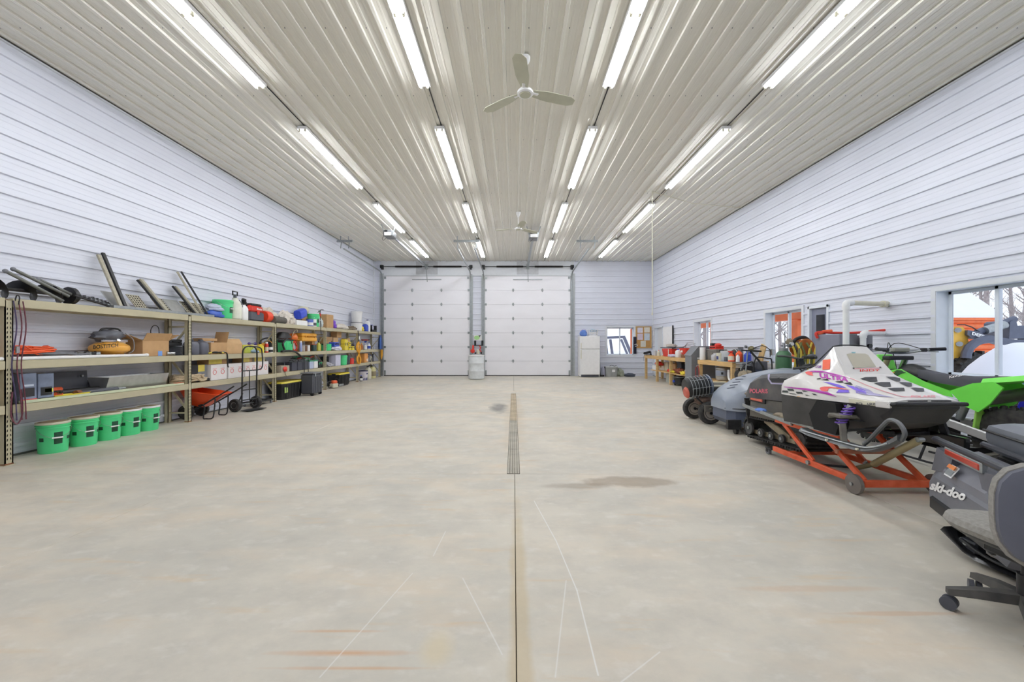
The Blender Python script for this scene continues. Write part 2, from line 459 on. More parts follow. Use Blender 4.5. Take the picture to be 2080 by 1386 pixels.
# cores of the cut walls
def core(parent, fn, u0, u1, holes, zt):
    mb = MB(); us = sorted({u0, u1}|{h[0] for h in holes}|{h[1] for h in holes})
    for a, c in zip(us, us[1:]):
        mid = (a+c)/2; hs = sorted([(h[2], h[3]) for h in holes if h[0] < mid < h[1]]); z = -.1
        for h0, h1 in hs:
            if h0 > z: fn(mb, a, c, z, h0)
            z = max(z, h1)
        if z < zt: fn(mb, a, c, z, zt)
    return part('wall_core', mb, m_trim, parent, smooth=0)
core(wall_r, lambda mb, a, c, z0, z1: mb.bx(XR+.03, XR+.18, a, c, z0, z1), YN, YF+.2, holesR, ZC)
DX = [(-5.50, -1.84), (-1.23, 2.43)]; DZ = 4.24
WB = (3.95, 5.13)
holesF = [(a, c, -1, DZ) for a, c in DX]+[(WB[0], WB[1], WZ[0], WZ[1])]
core(wall_f, lambda mb, a, c, z0, z1: mb.bx(a, c, YF+.03, YF+.18, z0, z1), XL-.2, XR+.2, holesF, ZC)
zs = [.03+i*.9144 for i in range(7)]
for i in range(6):
    z0 = zs[i]-.03 if i == 0 else zs[i]; z1 = min(zs[i+1], ZC-.02)
    if z0 >= z1: continue
    for a, c in ((YN, 2.9), (2.9, 7.84), (7.84, 12.75), (12.75, YF)):
        part('wall_sheet', sheet(a, c, z0, z1, lambda u, v, h: (XL+h, u, v), .12), m_sid, wall_l, smooth=0)
    for a, c in ((YN, 2.9), (2.9, 7.82), (7.82, 10.3), (10.3, YF)):
        part('wall_sheet', sheet(a, c, z0, z1, lambda u, v, h: (XR-h, u, v), .12, [h for h in holesR if h[1] > a and h[0] < c]), m_sid, wall_r, smooth=0)
    hf = holesF+[(-5.62, 2.56, DZ-.02, ZC+1), (-1.86, -1.72, -1, 9), (-1.36, -1.2, -1, 9), (2.4, 2.60, -1, DZ+.1), (-5.66, -5.48, -1, DZ+.1)]
    for a, c in ((XL, -1.6), (-1.6, 3.0), (3.0, XR)):
        part('wall_sheet', sheet(a, c, z0, z1, lambda u, v, h: (u, YF-h, v), .12, hf), m_sid, wall_f, smooth=0)
    part('wall_sheet', sheet(XL, XR, z0, z1, lambda u, v, h: (u, YN+h, v), .12), m_sid, wall_n, smooth=0)
m_shadow = M('dark_trim_line', (96,96,92), .6)
for i, (x, s) in enumerate(((XL, 1), (XR, -1))):
    t = part(f'trim_{i+1}', MB().bx(x, x+s*.028, YN, YF, ZC-.045, ZC-.022, .003), m_trim, kind='structure'); tag(t, 'slim white channel where the wall above the %s meets the ceiling' % ('rack' if i == 0 else 'workbench'), 'trim')
    part('channel_gap', MB().bx(x, x+s*.03, YN, YF, ZC-.022, ZC-.012), m_shadow, t)
t = part('trim_3', MB().bx(-5.62, 2.56, YF-.012, YF+.04, DZ, ZC-.005), m_trim, kind='structure'); tag(t, 'flat white header panel above the overhead doors', 'trim')
for i, (a, c, zt) in enumerate(((-5.66, -5.49, DZ+.1), (-1.86, -1.72, DZ), (-1.36, -1.2, DZ), (2.42, 2.60, DZ+.1))):
    t = part(f'trim_{i+4}', MB().bx(a, c, YF-.03, YF+.05, 0, zt), M('grey_jamb', (190,194,196), .5), kind='structure')
    tag(t, ['pale jamb post in the corner by the rack', 'pale jamb post on the rack side of the white drum', 'pale jamb post on the fridge side of the white drum', 'pale jamb post beside the white fridge'][i], 'trim')
for i, x in enumerate((XL+.02, XR-.02)):
    t = part(f'trim_{i+8}', MB().bx(x-.02, x+.02, YF-.04, YF-.001, 0, ZC-.03, .005), m_trim, kind='structure')
    tag(t, 'slim white corner strip by the %s' % ('end of the rack' if i == 0 else 'cork board'), 'trim')
for i, x in enumerate((XL, XR)):
    t = part('baseboard_left' if i == 0 else 'baseboard_right', MB().bx(x, x+(.022 if i == 0 else -.022), YN, YF, 0, .02), m_shadow, kind='structure'); tag(t, 'dark base edge of the wall %s' % ('behind the green pails' if i == 0 else 'behind the snowmobiles'), 'trim')

# floor: slabs with open joints
floor = part('floor', MB().bx(XL-.3, XR+.3, YN-.3, YF+.3, -.3, -.03), M('joint_dirt', (104,94,76), .9, 0, .2), kind='structure'); tag(floor, 'stained pale concrete floor of the workshop', 'floor')
JX = [XL-.2, -3.03, .012, 3.12, XR+.2]; JY = [YN-.2, .35, 4.06, 7.72, 11.35, 15.0, YF+.25]
for a, c in zip(JX, JX[1:]):
    for d, e in zip(JY, JY[1:]):
        g = .002; x0, x1 = a+g, c-g
        if d >= 4.0 and e < 11.4:      # room for the trench drain
            if abs(a-.012) < .01: x0 = .066
            if abs(c-.012) < .01: x1 = -.066
            if d > 7: 
                pass
        part('concrete_slab', MB().bx(x0, x1, d+g, e-g, -.03, 0, .002), m_conc, floor, smooth=0)
part('concrete_slab', MB().bx(-.066, .066, 10.80, 11.346, -.03, 0), m_conc, floor, smooth=0)
m_grate = M('rusty_zinc_grate', (178,172,158), .5, .3, .2, 3)
m_grate2 = M('rusty_tan_grate', (188,172,146), .6, .1, .2, 3)
drain = thing('trench_drain', 'long narrow trench drain grate set in the middle of the concrete floor', 'drain', (0, 4.08, 0))
part('channel', MB().bx(-.065, .065, 0, 6.7, -.029, -.024), M('drain_black', (18,16,14), .9), drain)
for k in range(7):
    g = MB(); y0, y1 = k*.958, k*.958+.95
    for x in (-.060, -.042, -.0285, -.010, .010, .0285, .042, .060): 
        pass
    for x0, x1 in ((-.062,-.044), (-.034,-.016), (-.006,.006), (.016,.034), (.044,.062)): g.bx(x0, x1, y0, y1, -.02, -.002)
    n_ = 34
    for j in range(n_+1): 
        yy = y0+(y1-y0)*j/n_; g.bx(-.062, .062, max(y0, yy-.007), min(y1, yy+.007), -.018, -.003)
    part('grate', g, m_grate if k < 3 else m_grate2, drain, smooth=0)

# ---- windows and doors --------------------------------------------------------
m_sash = M('white_vinyl', (232,238,246), .35, 0, .02)
def window(idx, axis, a, c, label):
    """opening a..c along the wall, reveal going outwards .15"""
    z0, z1 = WZ; t = thing(f'window_{idx}', label, 'window', kind='structure')
    q = (lambda mb, u0, u1, o0, o1, za, zb, b=0: mb.bx(XR+o0, XR+o1, u0, u1, za, zb, b)) if axis == 'x' else (lambda mb, u0, u1, o0, o1, za, zb, b=0: mb.bx(u0, u1, YF+o0, YF+o1, za, zb, b))
    for nm, u0, u1, za, zb in (('side_jamb', a, a+.012, z0, z1), ('side_jamb', c-.012, c, z0, z1), ('head_jamb', a, c, z1-.012, z1), ('window_sill', a, c, z0, z0+.012)):
        mb = MB(); q(mb, u0, u1, -.02, .18, za, zb); part(nm, mb, m_sash, t)
    for u0, u1, za, zb in ((a-.06, a+.004, z0-.06, z1+.06), (c-.004, c+.06, z0-.06, z1+.06), (a+.004, c-.004, z1-.004, z1+.06), (a+.004, c-.004, z0-.06, z0+.004)):
        mb = MB(); q(mb, u0, u1, -.026, .028, za, zb); part('casing', mb, m_trim, t, smooth=0)
    mid = (a+c)/2
    for k, (u0, u1, o) in enumerate(((a+.012, mid+.02, .115), (mid-.02, c-.012, .145))):
        mb = MB(); f = .045
        q(mb, u0, u0+f, o, o+.03, z0+.012, z1-.012, .004); q(mb, u1-f, u1, o, o+.03, z0+.012, z1-.012, .004)
        q(mb, u0, u1, o, o+.03, z0+.012, z0+.012+f, .004); q(mb, u0, u1, o, o+.03, z1-.012-f, z1-.012, .004)
        s = part('sash', mb, m_sash, t); mb = MB(); q(mb, u0+f, u1-f, o+.012, o+.016, z0+.012+f, z1-.012-f); part('pane', mb, m_glass, s, smooth=0)
    return t
window(1, 'x', *WIN[1], 'large white sliding window nearest the green dirt bike')
window(2, 'x', *WIN[2], 'white sliding window behind the green gas bottle and hose reel')
window(3, 'x', *WIN[3], 'white sliding window above the far workbench')
window(4, 'y', *WB, 'white sliding window in the end wall between fridge and cork board')
# man door in the corner and grey door
d = thing('door_3', 'white entry door in the corner beside the cork board', 'door', kind='structure')
part('door_leaf', MB().bx(XR+.10, XR+.14, DOORR[0]+.04, DOORR[1]-.04, .02, 2.02, .004), m_trim, d)
part('door_frame', MB().bx(XR-.02, XR+.16, DOORR[0], DOORR[0]+.04, 0, 2.06).bx(XR-.02, XR+.16, DOORR[1]-.04, DOORR[1], 0, 2.06).bx(XR-.02, XR+.16, DOORR[0], DOORR[1], 2.02, 2.06), m_sash, d)
h = part('door_handle', MB().cyl((XR+.10, DOORR[0]+.12, 1.0), (XR+.04, DOORR[0]+.12, 1.0), .02).tube([(XR+.05, DOORR[0]+.12, 1.0), (XR+.05, DOORR[0]+.24, 1.0)], .01), m_chrome, d)
d = thing('door_4', 'narrow grey steel door with a slim dark glass panel beside the hose reel', 'door', kind='structure')
m_gdoor = M('blue_grey_door_paint', (128,132,150), .4, 0, .03)
a, c = DOORG
part('door_leaf', MB().bx(XR+.02, XR+.06, a+.02, c-.02, .02, 2.03, .004), m_gdoor, d)
part('door_frame', MB().bx(XR-.035, XR+.08, a-.03, a+.02, 0, 2.08, .004).bx(XR-.035, XR+.08, c-.02, c+.03, 0, 2.08, .004).bx(XR-.035, XR+.08, a-.03, c+.03, 2.03, 2.08, .004), m_sash, d)
part('pane', MB().bx(XR+.012, XR+.022, a+.12, c-.14, 1.25, 1.90, .003), M('dark_glass', (22,26,34), .08, 0), d)

# overhead doors
m_door = M('white_door_steel', (246,245,250), .42, 0, .02, 1.2, stretch=(1,1,3))
hinge = MB().bx(-.035, .035, -.012, 0, -.05, .05, .004).bx(-.012, .012, -.03, -.008, -.075, .075, .003).cyl((-.05,-.022,0), (.05,-.022,0), .009, n=8).mesh('hinge')
roller = MB().bx(-.05, .03, -.02, 0, -.045, .045, .004).cyl((-.09,-.03,0), (.02,-.03,0), .008, n=8).cyl((-.12,-.03,0), (-.09,-.03,0), .022, n=12).mesh('roller_bracket')
hinge.materials.append(m_galv); roller.materials.append(m_galv)
m_spring = M('black_oiled_spring', (38,34,34), .45, .4)
for di, (a, c) in enumerate(DX):
    w_ = c-a; x0, x1 = a+.02, c-.02
    d = thing(f'door_{di+1}', 'white seven-panel overhead door %s' % ('nearest the storage rack' if di == 0 else 'nearest the white fridge'), 'overhead door', kind='structure')
    ph = (DZ-.01-.03)/7
    for k in range(7):
        z0 = .03+k*ph
        mb = MB().bx(x0, x1, YF-.02, YF+.02, z0+.003, z0+ph-.003)
        p = part('door_panel', mb, m_door, d)
        if k:
            for xx in (x0+w_*.327, x0+w_*.664): part('hinge', hinge, None, p, loc=(xx, YF-.02, z0))
            part('roller_bracket', roller, None, p, loc=(x0+.05, YF-.02, z0)); part('roller_bracket', roller, None, p, loc=(x1-.05, YF-.02, z0), rot=(0, pi, 0))
        else:
            for xx, s in ((x0+.04, 1), (x1-.04, -1)): part('corner_bracket', MB().bx(xx-.035, xx+.035, YF-.035, YF-.02, .04, .24, .004), m_galv, p)
        if k == 6:
            part('stiffener_bar', MB().bx(x0+w_*.327, x0+w_*.664, YF-.05, YF-.02, z0+ph*.72, z0+ph*.72+.03, .004), m_galv, p)
            for xx, s in ((x0+.05, 1), (x1-.05, -1)): part('top_bracket', MB().bx(xx-.05, xx+.04, YF-.04, YF-.02, z0+ph-.12, z0+ph-.02, .004), m_galv, p)
    part('backing_sheet', MB().bx(x0, x1, YF+.021, YF+.026, .02, DZ), M('door_backing', (120,122,126), .7), d)  # unseen sheet added to stop daylight leaking through the panel gaps
    part('bottom_seal', MB().bx(x0, x1, YF-.025, YF+.02, 0, .032), m_dark, d)
    part('top_gap', MB().bx(x0, x1, YF-.01, YF+.01, DZ-.014, DZ+.004), m_dark, d)
    for s, xx in ((-1, a-.03), (1, c+.03)):
        tr = MB(); zt = 4.40; pts = [(xx, YF-.06, .03), (xx, YF-.06, 4.0)]
        for j in range(1, 9):
            t = j/8*pi/2; pts.append((xx, YF-.06-.38*(1-cos(t)), 4.0+.38*sin(t)))
        pts.append((xx, 13.0, 4.45))
        for p, q in zip(pts, pts[1:]): tr.bar(p, q, .045, .03, 0)
        part('track', tr, m_galv, d)
        part('angle_post', MB().bx(xx-.03 if s < 0 else xx+.03, xx-.07 if s < 0 else xx+.07, YF-.08, YF-.035, .02, 4.3), m_galv, d)
        part('bearing_plate', MB().bx(xx-.05, xx+.05, YF-.14, YF-.03, 4.50, 4.68, .006).cyl((xx+.02*s, YF-.1, 4.62), (xx+.08*s, YF-.1, 4.62), .07), m_iron, d)
    part('torsion_shaft', MB().cyl((a-.08, YF-.10, 4.62), (c+.08, YF-.10, 4.62), .013, n=10), m_iron, d)
    for s0, s1 in ((x0+w_*.135, x0+w_*.445), (x0+w_*.575, x0+w_*.90)):
        sp_ = MB(); n_ = int((s1-s0)/.022)
        prof = []
        for j in range(n_):
            u = s0+j*.022; prof += [(.030, u), (.040, u+.008), (.040, u+.014), (.030, u+.022)]
        sp_.lathe([(.01, s0)]+prof+[(.01, s1)], 14, (0, YF-.10, 4.62), 'x')
        # lathe axis x: z param is x
        part('spring', sp_, m_spring, d)
    xm = (a+c)/2
    part('spring_anchor', MB().bx(xm-.06, xm+.06, YF-.13, YF-.02, 4.52, 4.72, .005), m_galv, d)
    part('centre_plate', MB().bx(xm-.46, xm+.46, YF-.022, YF-.013, 4.30, 4.85), M('grey_backing', (196,198,202), .5), d)
# hangers
for i, (x0, x1, lb) in enumerate(((-5.75, -5.25, 'over the rack'), (-1.95, -1.10, 'between the two overhead doors'), (2.05, 2.75, 'on the fridge side'))):
    t = thing('track_hanger', 'galvanised angle hanger holding the door tracks at the ceiling '+lb, 'bracket', (0, 12.98, 0), group='door track hangers')
    part('crossbar', MB().bx(x0, x1, -.02, .02, 4.66, 4.70).bx(x0, x1, .015, .02, 4.66, 4.74), m_galv, t)
    for xx in (x0+.12, x1-.12):
        part('strut', MB().bar((xx, 0, 4.68), (xx, 0, ZC-.02), .03, .004, 0, (0,1,0)), m_galv, t)
        part('brace', MB().bar((xx, .005, 4.46), (xx+.03, .005, 4.70), .03, .004, 0, (0,1,0)), m_galv, t)
# openers
for i, (xm, Yo) in enumerate(((-3.66, 11.9), (.60, 12.1))):
    t = thing('door_opener', 'ceiling-mounted garage door opener with a long rail to the %s overhead door' % ('rack-side' if i == 0 else 'fridge-side'), 'door opener', (xm, Yo, 0), group='garage door openers')
    part('rail', MB().bx(-.025, .025, .1, YF-Yo-.12, 4.58, 4.62).bx(-.04, .04, .1, YF-Yo-.12, 4.62, 4.628), m_galv, t)
    hd = part('motor_housing', MB().bx(-.14, .14, -.3, .1, 4.48, 4.68, .03), M('opener_grey', (120,122,124), .4, .2), t)
    part('light_lens', MB().bx(-.10, .10, -.315, -.298, 4.50, 4.60, .01), m_white, hd)
    part('vent_panel', MB().bx(-.09, .0, -.32, -.3, 4.60, 4.66, .005), m_black, hd)
    for xx in (-.13, .13): part('hanger_strap', MB().bar((xx, -.2, 4.60), (xx+.08*(1 if xx > 0 else -1), -.2, ZC-.02), .03, .004, 0, (0,1,0)), m_galv, t)
    part('pull_cord', MB().tube(spl([(-.1,-.3,4.5), (-.16,-.3,4.40), (-.12,-.3,4.36), (-.02,-.28,4.46)]), .005, 6), m_iron, t)
    part('door_arm', MB().bar((0, YF-Yo-.2, 4.60), (.02, YF-Yo-.06, 3.98), .03, .006, 0, (0,1,0)), m_galv, t)
# ---- lights -------------------------------------------------------------------
def fixture():
    t = thing('ceiling_light', '', 'ceiling light')
    part('channel', MB().box((0, 0, ZC-.045), (.15, 2.44, .05), .008).bx(-.078, -.074, -1.22, 1.22, ZC-.079, ZC-.03).bx(.074, .078, -1.22, 1.22, ZC-.079, ZC-.03), m_white, t)  # side lips added to hold tube light off the ceiling; real strips lack them
    for y0 in (-1.21, .01):
        for x in (-.045, .045):
            part('tube', MB().cyl((x, y0+.02, ZC-.090), (x, y0+1.18, ZC-.090), .0165, n=8), m_lamp, t)
    for yy in (-1.2, -.015, .015, 1.2):
        part('lamp_holder', MB().bx(-.058, -.032, yy-.012, yy+.012, ZC-.110, ZC-.05, .004).bx(.032, .058, yy-.012, yy+.012, ZC-.110, ZC-.05, .004), m_cream, t)
    return t
rowx = [-3.42, -1.20, 1.28, 3.44]
rown = ['row over the rack side', 'row between rack side and middle', 'row between middle and bench side', 'row over the bench side']
yc = [-3.47+1.22+.45, .71, 4.18, 7.66, 11.12, 14.58]
posn = ['behind the viewer', 'above the viewer', 'nearest end', 'second from the nearest end', 'second from the overhead doors', 'closest to the overhead doors']
f0 = fixture(); first = True
for i, x in enumerate(rowx):
    for j, y in list(enumerate(yc))[1:]:
        lb = 'white twin-tube strip light, %s, %s' % (rown[i], posn[j])
        if first: f = f0; f.location = (x, y, 0); f['label'] = lb; first = False
        else: f = copy_tree(f0, None, (x, y, 0), label=lb)
        f['group'] = 'fluorescent strip lights on the ceiling'
for i, x in enumerate(rowx):
    cd = part('light_conduit', MB().cyl((x+.03, YN+.1, ZC-.012), (x+.03, YF-.1, ZC-.012), .008, n=6), m_iron)
    tag(cd, 'thin dark conduit linking the lights of the '+rown[i], 'conduit', 'conduits between the strip lights')
# ---- ceiling fans ---------------------------------------------------------------
m_blade = M('dusty_fan_blade', (196,196,176), .5, 0, .05)
def fan(loc, lb, rz):
    t = thing('ceiling_fan', lb, 'ceiling fan', (loc[0], loc[1], 0), rz, 'white ceiling fans')
    zh = 4.43
    part('canopy', MB().lathe([(.062, ZC-.022), (.060, ZC-.06), (.030, ZC-.12), (.026, ZC-.15)], 20), m_white, t)
    part('downrod', MB().cyl((0,0,ZC-.14), (0,0,zh+.03), .011, n=12), m_white, t)
    mt = part('motor', MB().lathe([(.02, zh+.06), (.035, zh+.035), (.08, zh+.02), (.098, zh+.0), (.098, zh-.025), (.078, zh-.035), (.07, zh-.03), (.0, zh-.028)], 28), m_white, t)
    part('under_cap', MB().lathe([(.068, zh-.031), (.066, zh-.042), (0, zh-.044)], 24), m_blade, mt)
    for k, a in enumerate((142, 18, 262)):
        rings = []
        for s_ in range(9):
            u = s_/8; r = .10+u*.56; wd = .045+.035*min(1, u*3); wd *= (1 if u < .85 else math.sqrt(max(.02, 1-((u-.85)/.17)**2)))
            rings.append([Vector((r, -wd, zh+.018*(1-u))), Vector((r, wd, zh+.004-.012)), Vector((r, wd, zh-.008-.008)), Vector((r, -wd, zh+.010*(1-u)))])
        b = MB().loft(rings); b.xf(Matrix.Rotation(R(a), 4, 'Z')); bl = part('blade', b, m_blade, t)
        arm = MB().bx(.08, .17, -.02, .02, zh-.008, zh+.008, .004); arm.xf(Matrix.Rotation(R(a), 4, 'Z')); part('blade_arm', arm, m_white, bl)
fan((.145, 4.91), 'white three-blade ceiling fan nearest the viewer', 0)
fan((.13, 10.66), 'white three-blade ceiling fan near the door openers', R(20))
# hanging cord
t = thing('pull_rope', 'thin white cord hanging from the ceiling with a line running to the bench wall', 'cord', (0,0,0))
part('hanging_line', MB().tube([(3.2,9.2,ZC-.01), (3.2,9.2,2.05)], .009, 6), m_cream, t)
part('ceiling_line', MB().tube([(3.2,9.2,ZC-.03), (4.4,9.85,ZC-.06), (5.9,10.3,ZC-.03)], .009, 6), m_cream, t)
part('weight', MB().cyl((3.2,9.2,2.05), (3.2,9.2,2.0), .015), m_cream, t)
# ---- builders of common goods: w along local x, front at local -y, h up ----------
def place(t, loc, rz): t.location = loc; t.rotation_euler = (0,0,rz); return t
def ring(w, d, z, k=4, n=24):
    """rounded-rectangle ring"""
    out = []
    for i in range(n):
        t = 2*pi*(i+.5)/n; c, s = cos(t), sin(t)
        r = (abs(c)**k+abs(s)**k)**(-1/k); out.append(Vector((c*r*w/2, s*r*d/2, z)))
    return out
def carton(name, label, loc, w, d, h, mat=None, rz=0, flaps=(), patch=None, group=None, cat='box', tilt=None, prints=()):
    t = thing(name, label, cat, loc, rz, group); mat = mat or m_card
    if tilt: t.rotation_euler = (tilt[0], tilt[1], rz)
    top = h if not flaps else h
    b = MB().bx(-w/2, w/2, -d/2, d/2, 0, top, .004); body = part('body', b, mat, t)
    if not flaps: part('packing_tape', MB().bx(-w/2-.001, w/2+.001, -.025, .025, h, h+.0015).bx(w/2, w/2+.0015, -.025, .025, h-.06, h), M('packing_tape', (204,172,128), .25), body)
    for f in flaps:
        ang, side = f
        L = d/2 if side in 'fb' else w/2
        m = MB()
        if side in 'fb': m.box((0, -L/2, .002), (w*.98, L, .004)); piv = (0, -d/2 if side == 'f' else d/2, h); rot = (-ang if side == 'f' else ang, 0, 0)
        else: m.box((-L/2 if side == 'l' else L/2, 0, .002), (L, d*.98, .004)); piv = (-w/2 if side == 'l' else w/2, 0, h); rot = (0, ang if side == 'l' else -ang, 0)
        if side == 'b': m = MB().box((0, L/2, .002), (w*.98, L, .004))
        part('flap', m, mat, t, loc=piv, rot=rot)
    if patch: part('label_patch', MB().bx(patch[0]*w, patch[1]*w, -d/2-.0025, -d/2, patch[2]*h, patch[3]*h), M('patch_'+patch[4], patch[5], .5), body)
    for i, (u0, u1, v0, v1, nm, col) in enumerate(prints):
        part('printed_panel', MB().bx(u0*w, u1*w, -d/2-.003, -d/2, v0*h, v1*h), M('print_'+nm, col, .4), body)
    return t
def pail(name, label, loc, r=.15, h=.37, mat=None, lid=None, handle=True, prnt=None, group=None, rz=0, cat='bucket'):
    t = thing(name, label, cat, loc, rz, group); mat = mat or m_gren
    b = part('body', MB().lathe([(r*.86,0), (r*.88,.01), (r*.975,h*.80), (r*1.03,h*.80), (r*1.03,h*.825), (r*.985,h*.83), (r*.985,h*.87), (r*1.04,h*.875), (r*1.04,h*.90), (r*.99,h*.905), (r*.99,h*.96), (r*.93,h*.96), (r*.92,h*.5), (0,h*.45)], 28), mat, t)
    if lid: part('lid', MB().lathe([(r*1.03,h*.93), (r*1.045,h*.94), (r*1.045,h*.985), (r*1.0,h), (r*.95,h), (r*.93,h*.985), (0,h*.985)], 28), lid, t)
    if handle:
        hd = part('handle', MB().tube([(r*1.02*cos(a), -r*.12-abs(r*.98*sin(a)), h*.85-abs(sin(a))*h*.34) for a in [pi*k/12 for k in range(13)]], .0025, 6), m_chrome, t)
        part('grip', MB().cyl((-.045, -r*1.1, h*.51), (.045, -r*1.1, h*.51), .009, n=10), m_white, hd)
    for (a, da, v0, v1) in (prnt or ()):
        m = MB(); n = 6
        for k in range(n):
            a0, a1 = a-da/2+da*k/n, a-da/2+da*(k+1)/n
            rr = lambda v: r*(.88+.095*v/.8)+.0015
            m.add([(rr(v0)*cos(a0), rr(v0)*sin(a0), v0*h), (rr(v0)*cos(a1), rr(v0)*sin(a1), v0*h), (rr(v1)*cos(a1), rr(v1)*sin(a1), v1*h), (rr(v1)*cos(a0), rr(v1)*sin(a0), v1*h)], [(0,1,2,3)])
        part('dark_print', m, m_grend if mat is m_gren else M('navy_print', (40,50,110), .5), b)
    return t
def jug(name, label, loc, w, d, h, mat, cap, rz=0, band=None, handle=True, group=None, cat='jug', neck=.0):
    t = thing(name, label, cat, loc, rz, group)
    b = part('body', MB().loft([ring(w*.94,d*.94,0), ring(w,d,h*.04), ring(w,d,h*.68), ring(w*.8,d*.8,h*.82), ring(w*.34,w*.34,h*.9), ring(w*.32,w*.32,h*.93)]), mat, t)
    part('cap', MB().lathe([(w*.19,h*.92), (w*.19,h), (0,h)], 16), cap, t)
    if handle: part('handle', MB().tube(spl([(w*.12,0,h*.90), (w*.42,0,h*.93), (w*.47,0,h*.72), (w*.40,0,h*.6)], 5), w*.055, 8), mat, t)
    if band: part('label_band', MB().loft([ring(w*1.012,d*1.02,h*.18), ring(w*1.012,d*1.02,h*.55)], cap=False), band, b)
    return t
def bottle(name, label, loc, r, h, mat, cap, band=None, rz=0, shape='bottle', group=None, cat='bottle'):
    t = thing(name, label, cat, loc, rz, group)
    if shape == 'bottle': pr = [(r*.92,0), (r,.01*h), (r,h*.62), (r*.6,h*.76), (r*.32,h*.82), (r*.32,h*.90)]; cp = [(r*.38,h*.88), (r*.36,h), (0,h)]
    elif shape == 'spray': pr = [(r*.92,0), (r,.01*h), (r,h*.5), (r*.55,h*.68), (r*.3,h*.76), (r*.3,h*.8)]; cp = [(r*.42,h*.78), (r*.42,h*.86), (0,h*.87)]
    elif shape == 'aerosol': pr = [(r*.95,0), (r,.01*h), (r,h*.78), (r*.75,h*.84), (r*.72,h*.85)]; cp = [(r*.74,h*.84), (r*.72,h*.98), (r*.6,h), (0,h)]
    else: pr = [(r*.97,0), (r,.01*h), (r,h*.93), (r*.98,h*.95), (r*.98, h*.95)]; cp = [(r*1.03,h*.94), (r*1.03,h*1.0), (r*.9,h), (0,h*.99)]
    b = part('body', MB().lathe(pr, 18), mat, t); c = part('cap', MB().lathe(cp, 18), cap, t)
    if shape == 'spray':
        part('trigger', MB().bx(-r*.3, r*.3, -r*.9, r*.5, h*.86, h*.96, .004).tube([(0,-r*.45,h*.87), (0,-r*.7,h*.76)], r*.12, 6).cyl((0,-r*.9,h*.92), (0,-r*1.1,h*.92), r*.14), cap, t)
    if band: part('label_band', MB().lathe([(r*1.01,h*.12), (r*1.015,h*.13), (r*1.015,h*.5), (r*1.01,h*.51)], 18), band, b)
    return t
def tote(name, label, loc, w, d, h, mat, lid, rz=0, cat='storage tote', sticker=None, group=None):
    t = thing(name, label, cat, loc, rz, group)
    b = part('body', MB().loft([ring(w*.84,d*.82,0,8), ring(w*.86,d*.84,.01,8), ring(w*.95,d*.94,h*.82,8), ring(w*.98,d*.98,h*.83,8), ring(w*.98,d*.98,h*.9,8)]), mat, t)
    rb = MB()
    for k in range(-3, 4): rb.bar((k*w*.11, -d*.43, h*.08), (k*w*.12, -d*.475, h*.8), .012, .012)
    part('ribs', rb, mat, b)
    l = part('lid', MB().loft([ring(w,d,h*.88,8), ring(w,d,h*.92,8), ring(w*.93,d*.92,h*.97,8), ring(w*.9,d*.88,h*.94,8), ring(w*.6,d*.6,h*.94,8)]), lid, t)
    for s in (-1, 1): part('latch', MB().bx(s*w*.5-.012, s*w*.5+.012, -.06, .06, h*.78, h*.95, .006), m_black, t)
    if sticker: part('sticker', MB().bx(-w*.42, -w*.28, -d*.455, -d*.45, h*.38, h*.68), sticker, b)
    return t
def toolcase(name, label, loc, w, d, h, mat, rz=0, trim=None, cat='tool case', group=None, handle=True):
    t = thing(name, label, cat, loc, rz, group); trim = trim or m_black
    part('lower_shell', MB().bx(-w/2, w/2, -d/2, d/2, 0, h*.55, min(h,d)*.1), mat, t)
    l = part('upper_shell', MB().bx(-w/2, w/2, -d/2, d/2, h*.56, h, min(h,d)*.12), mat, t)
    if handle: part('handle', MB().tube(spl([(-w*.18,-d*.5,h*.6), (-w*.16,-d*.62,h*.66), (w*.16,-d*.62,h*.66), (w*.18,-d*.5,h*.6)], 4), h*.05+.004, 8), trim, t)
    for s in (-1, 1): part('latch', MB().bx(s*w*.3-.018, s*w*.3+.018, -d/2-.008, -d/2+.002, h*.42, h*.7, .003), trim, t)
    return t
def coil(name, label, loc, r, tr, loops, mat, rz=0, flat=.5, upright=False, cat='cord', seed=1, jit=.12, group=None, hgt=None):
    rnd = random.Random(seed); pts = []; n = 14
    for k in range(loops*n):
        a = 2*pi*k/n; rr = r*(1+jit*sin(a*1.31+seed)+rnd.uniform(-jit, jit)*.4)
        z = tr+(hgt or tr*2.2)*((k/n)*.73 % 1.0)+tr*.4*rnd.random()
        p = Vector((rr*cos(a), rr*sin(a)*flat, z))
        if upright: p = Vector((p.x, z, rr*sin(a)+r*1.16))
        pts.append(p)
    t = thing(name, label, cat, loc, rz, group)
    part('strand', MB().tube(spl(pts, 2), tr, 7), mat, t)
    e = pts[-1]; part('plug', MB().cyl(e, e+Vector((tr*5, -tr*2, 0)), tr*1.6), m_black if mat is not m_black else m_grey, t)
    return t
def sack(name, label, loc, w, d, h, mat, rz=0, seed=1, lump=.22, ls=2.2, cat='bag', tie=None, group=None):
    t = thing(name, label, cat, loc, rz, group)
    part('folds', MB().ell((0,0,h*.46), (w/2,d/2,h*.54), 22, 13, lump, ls, seed, flat=-h*.46), mat, t)
    part('loose_edge', MB().ell((w*.2,-d*.28,h*.28), (w*.28,d*.24,h*.28), 16, 8, lump*1.3, ls*1.3, seed+5, flat=-h*.27), tie or mat, t)
    return t
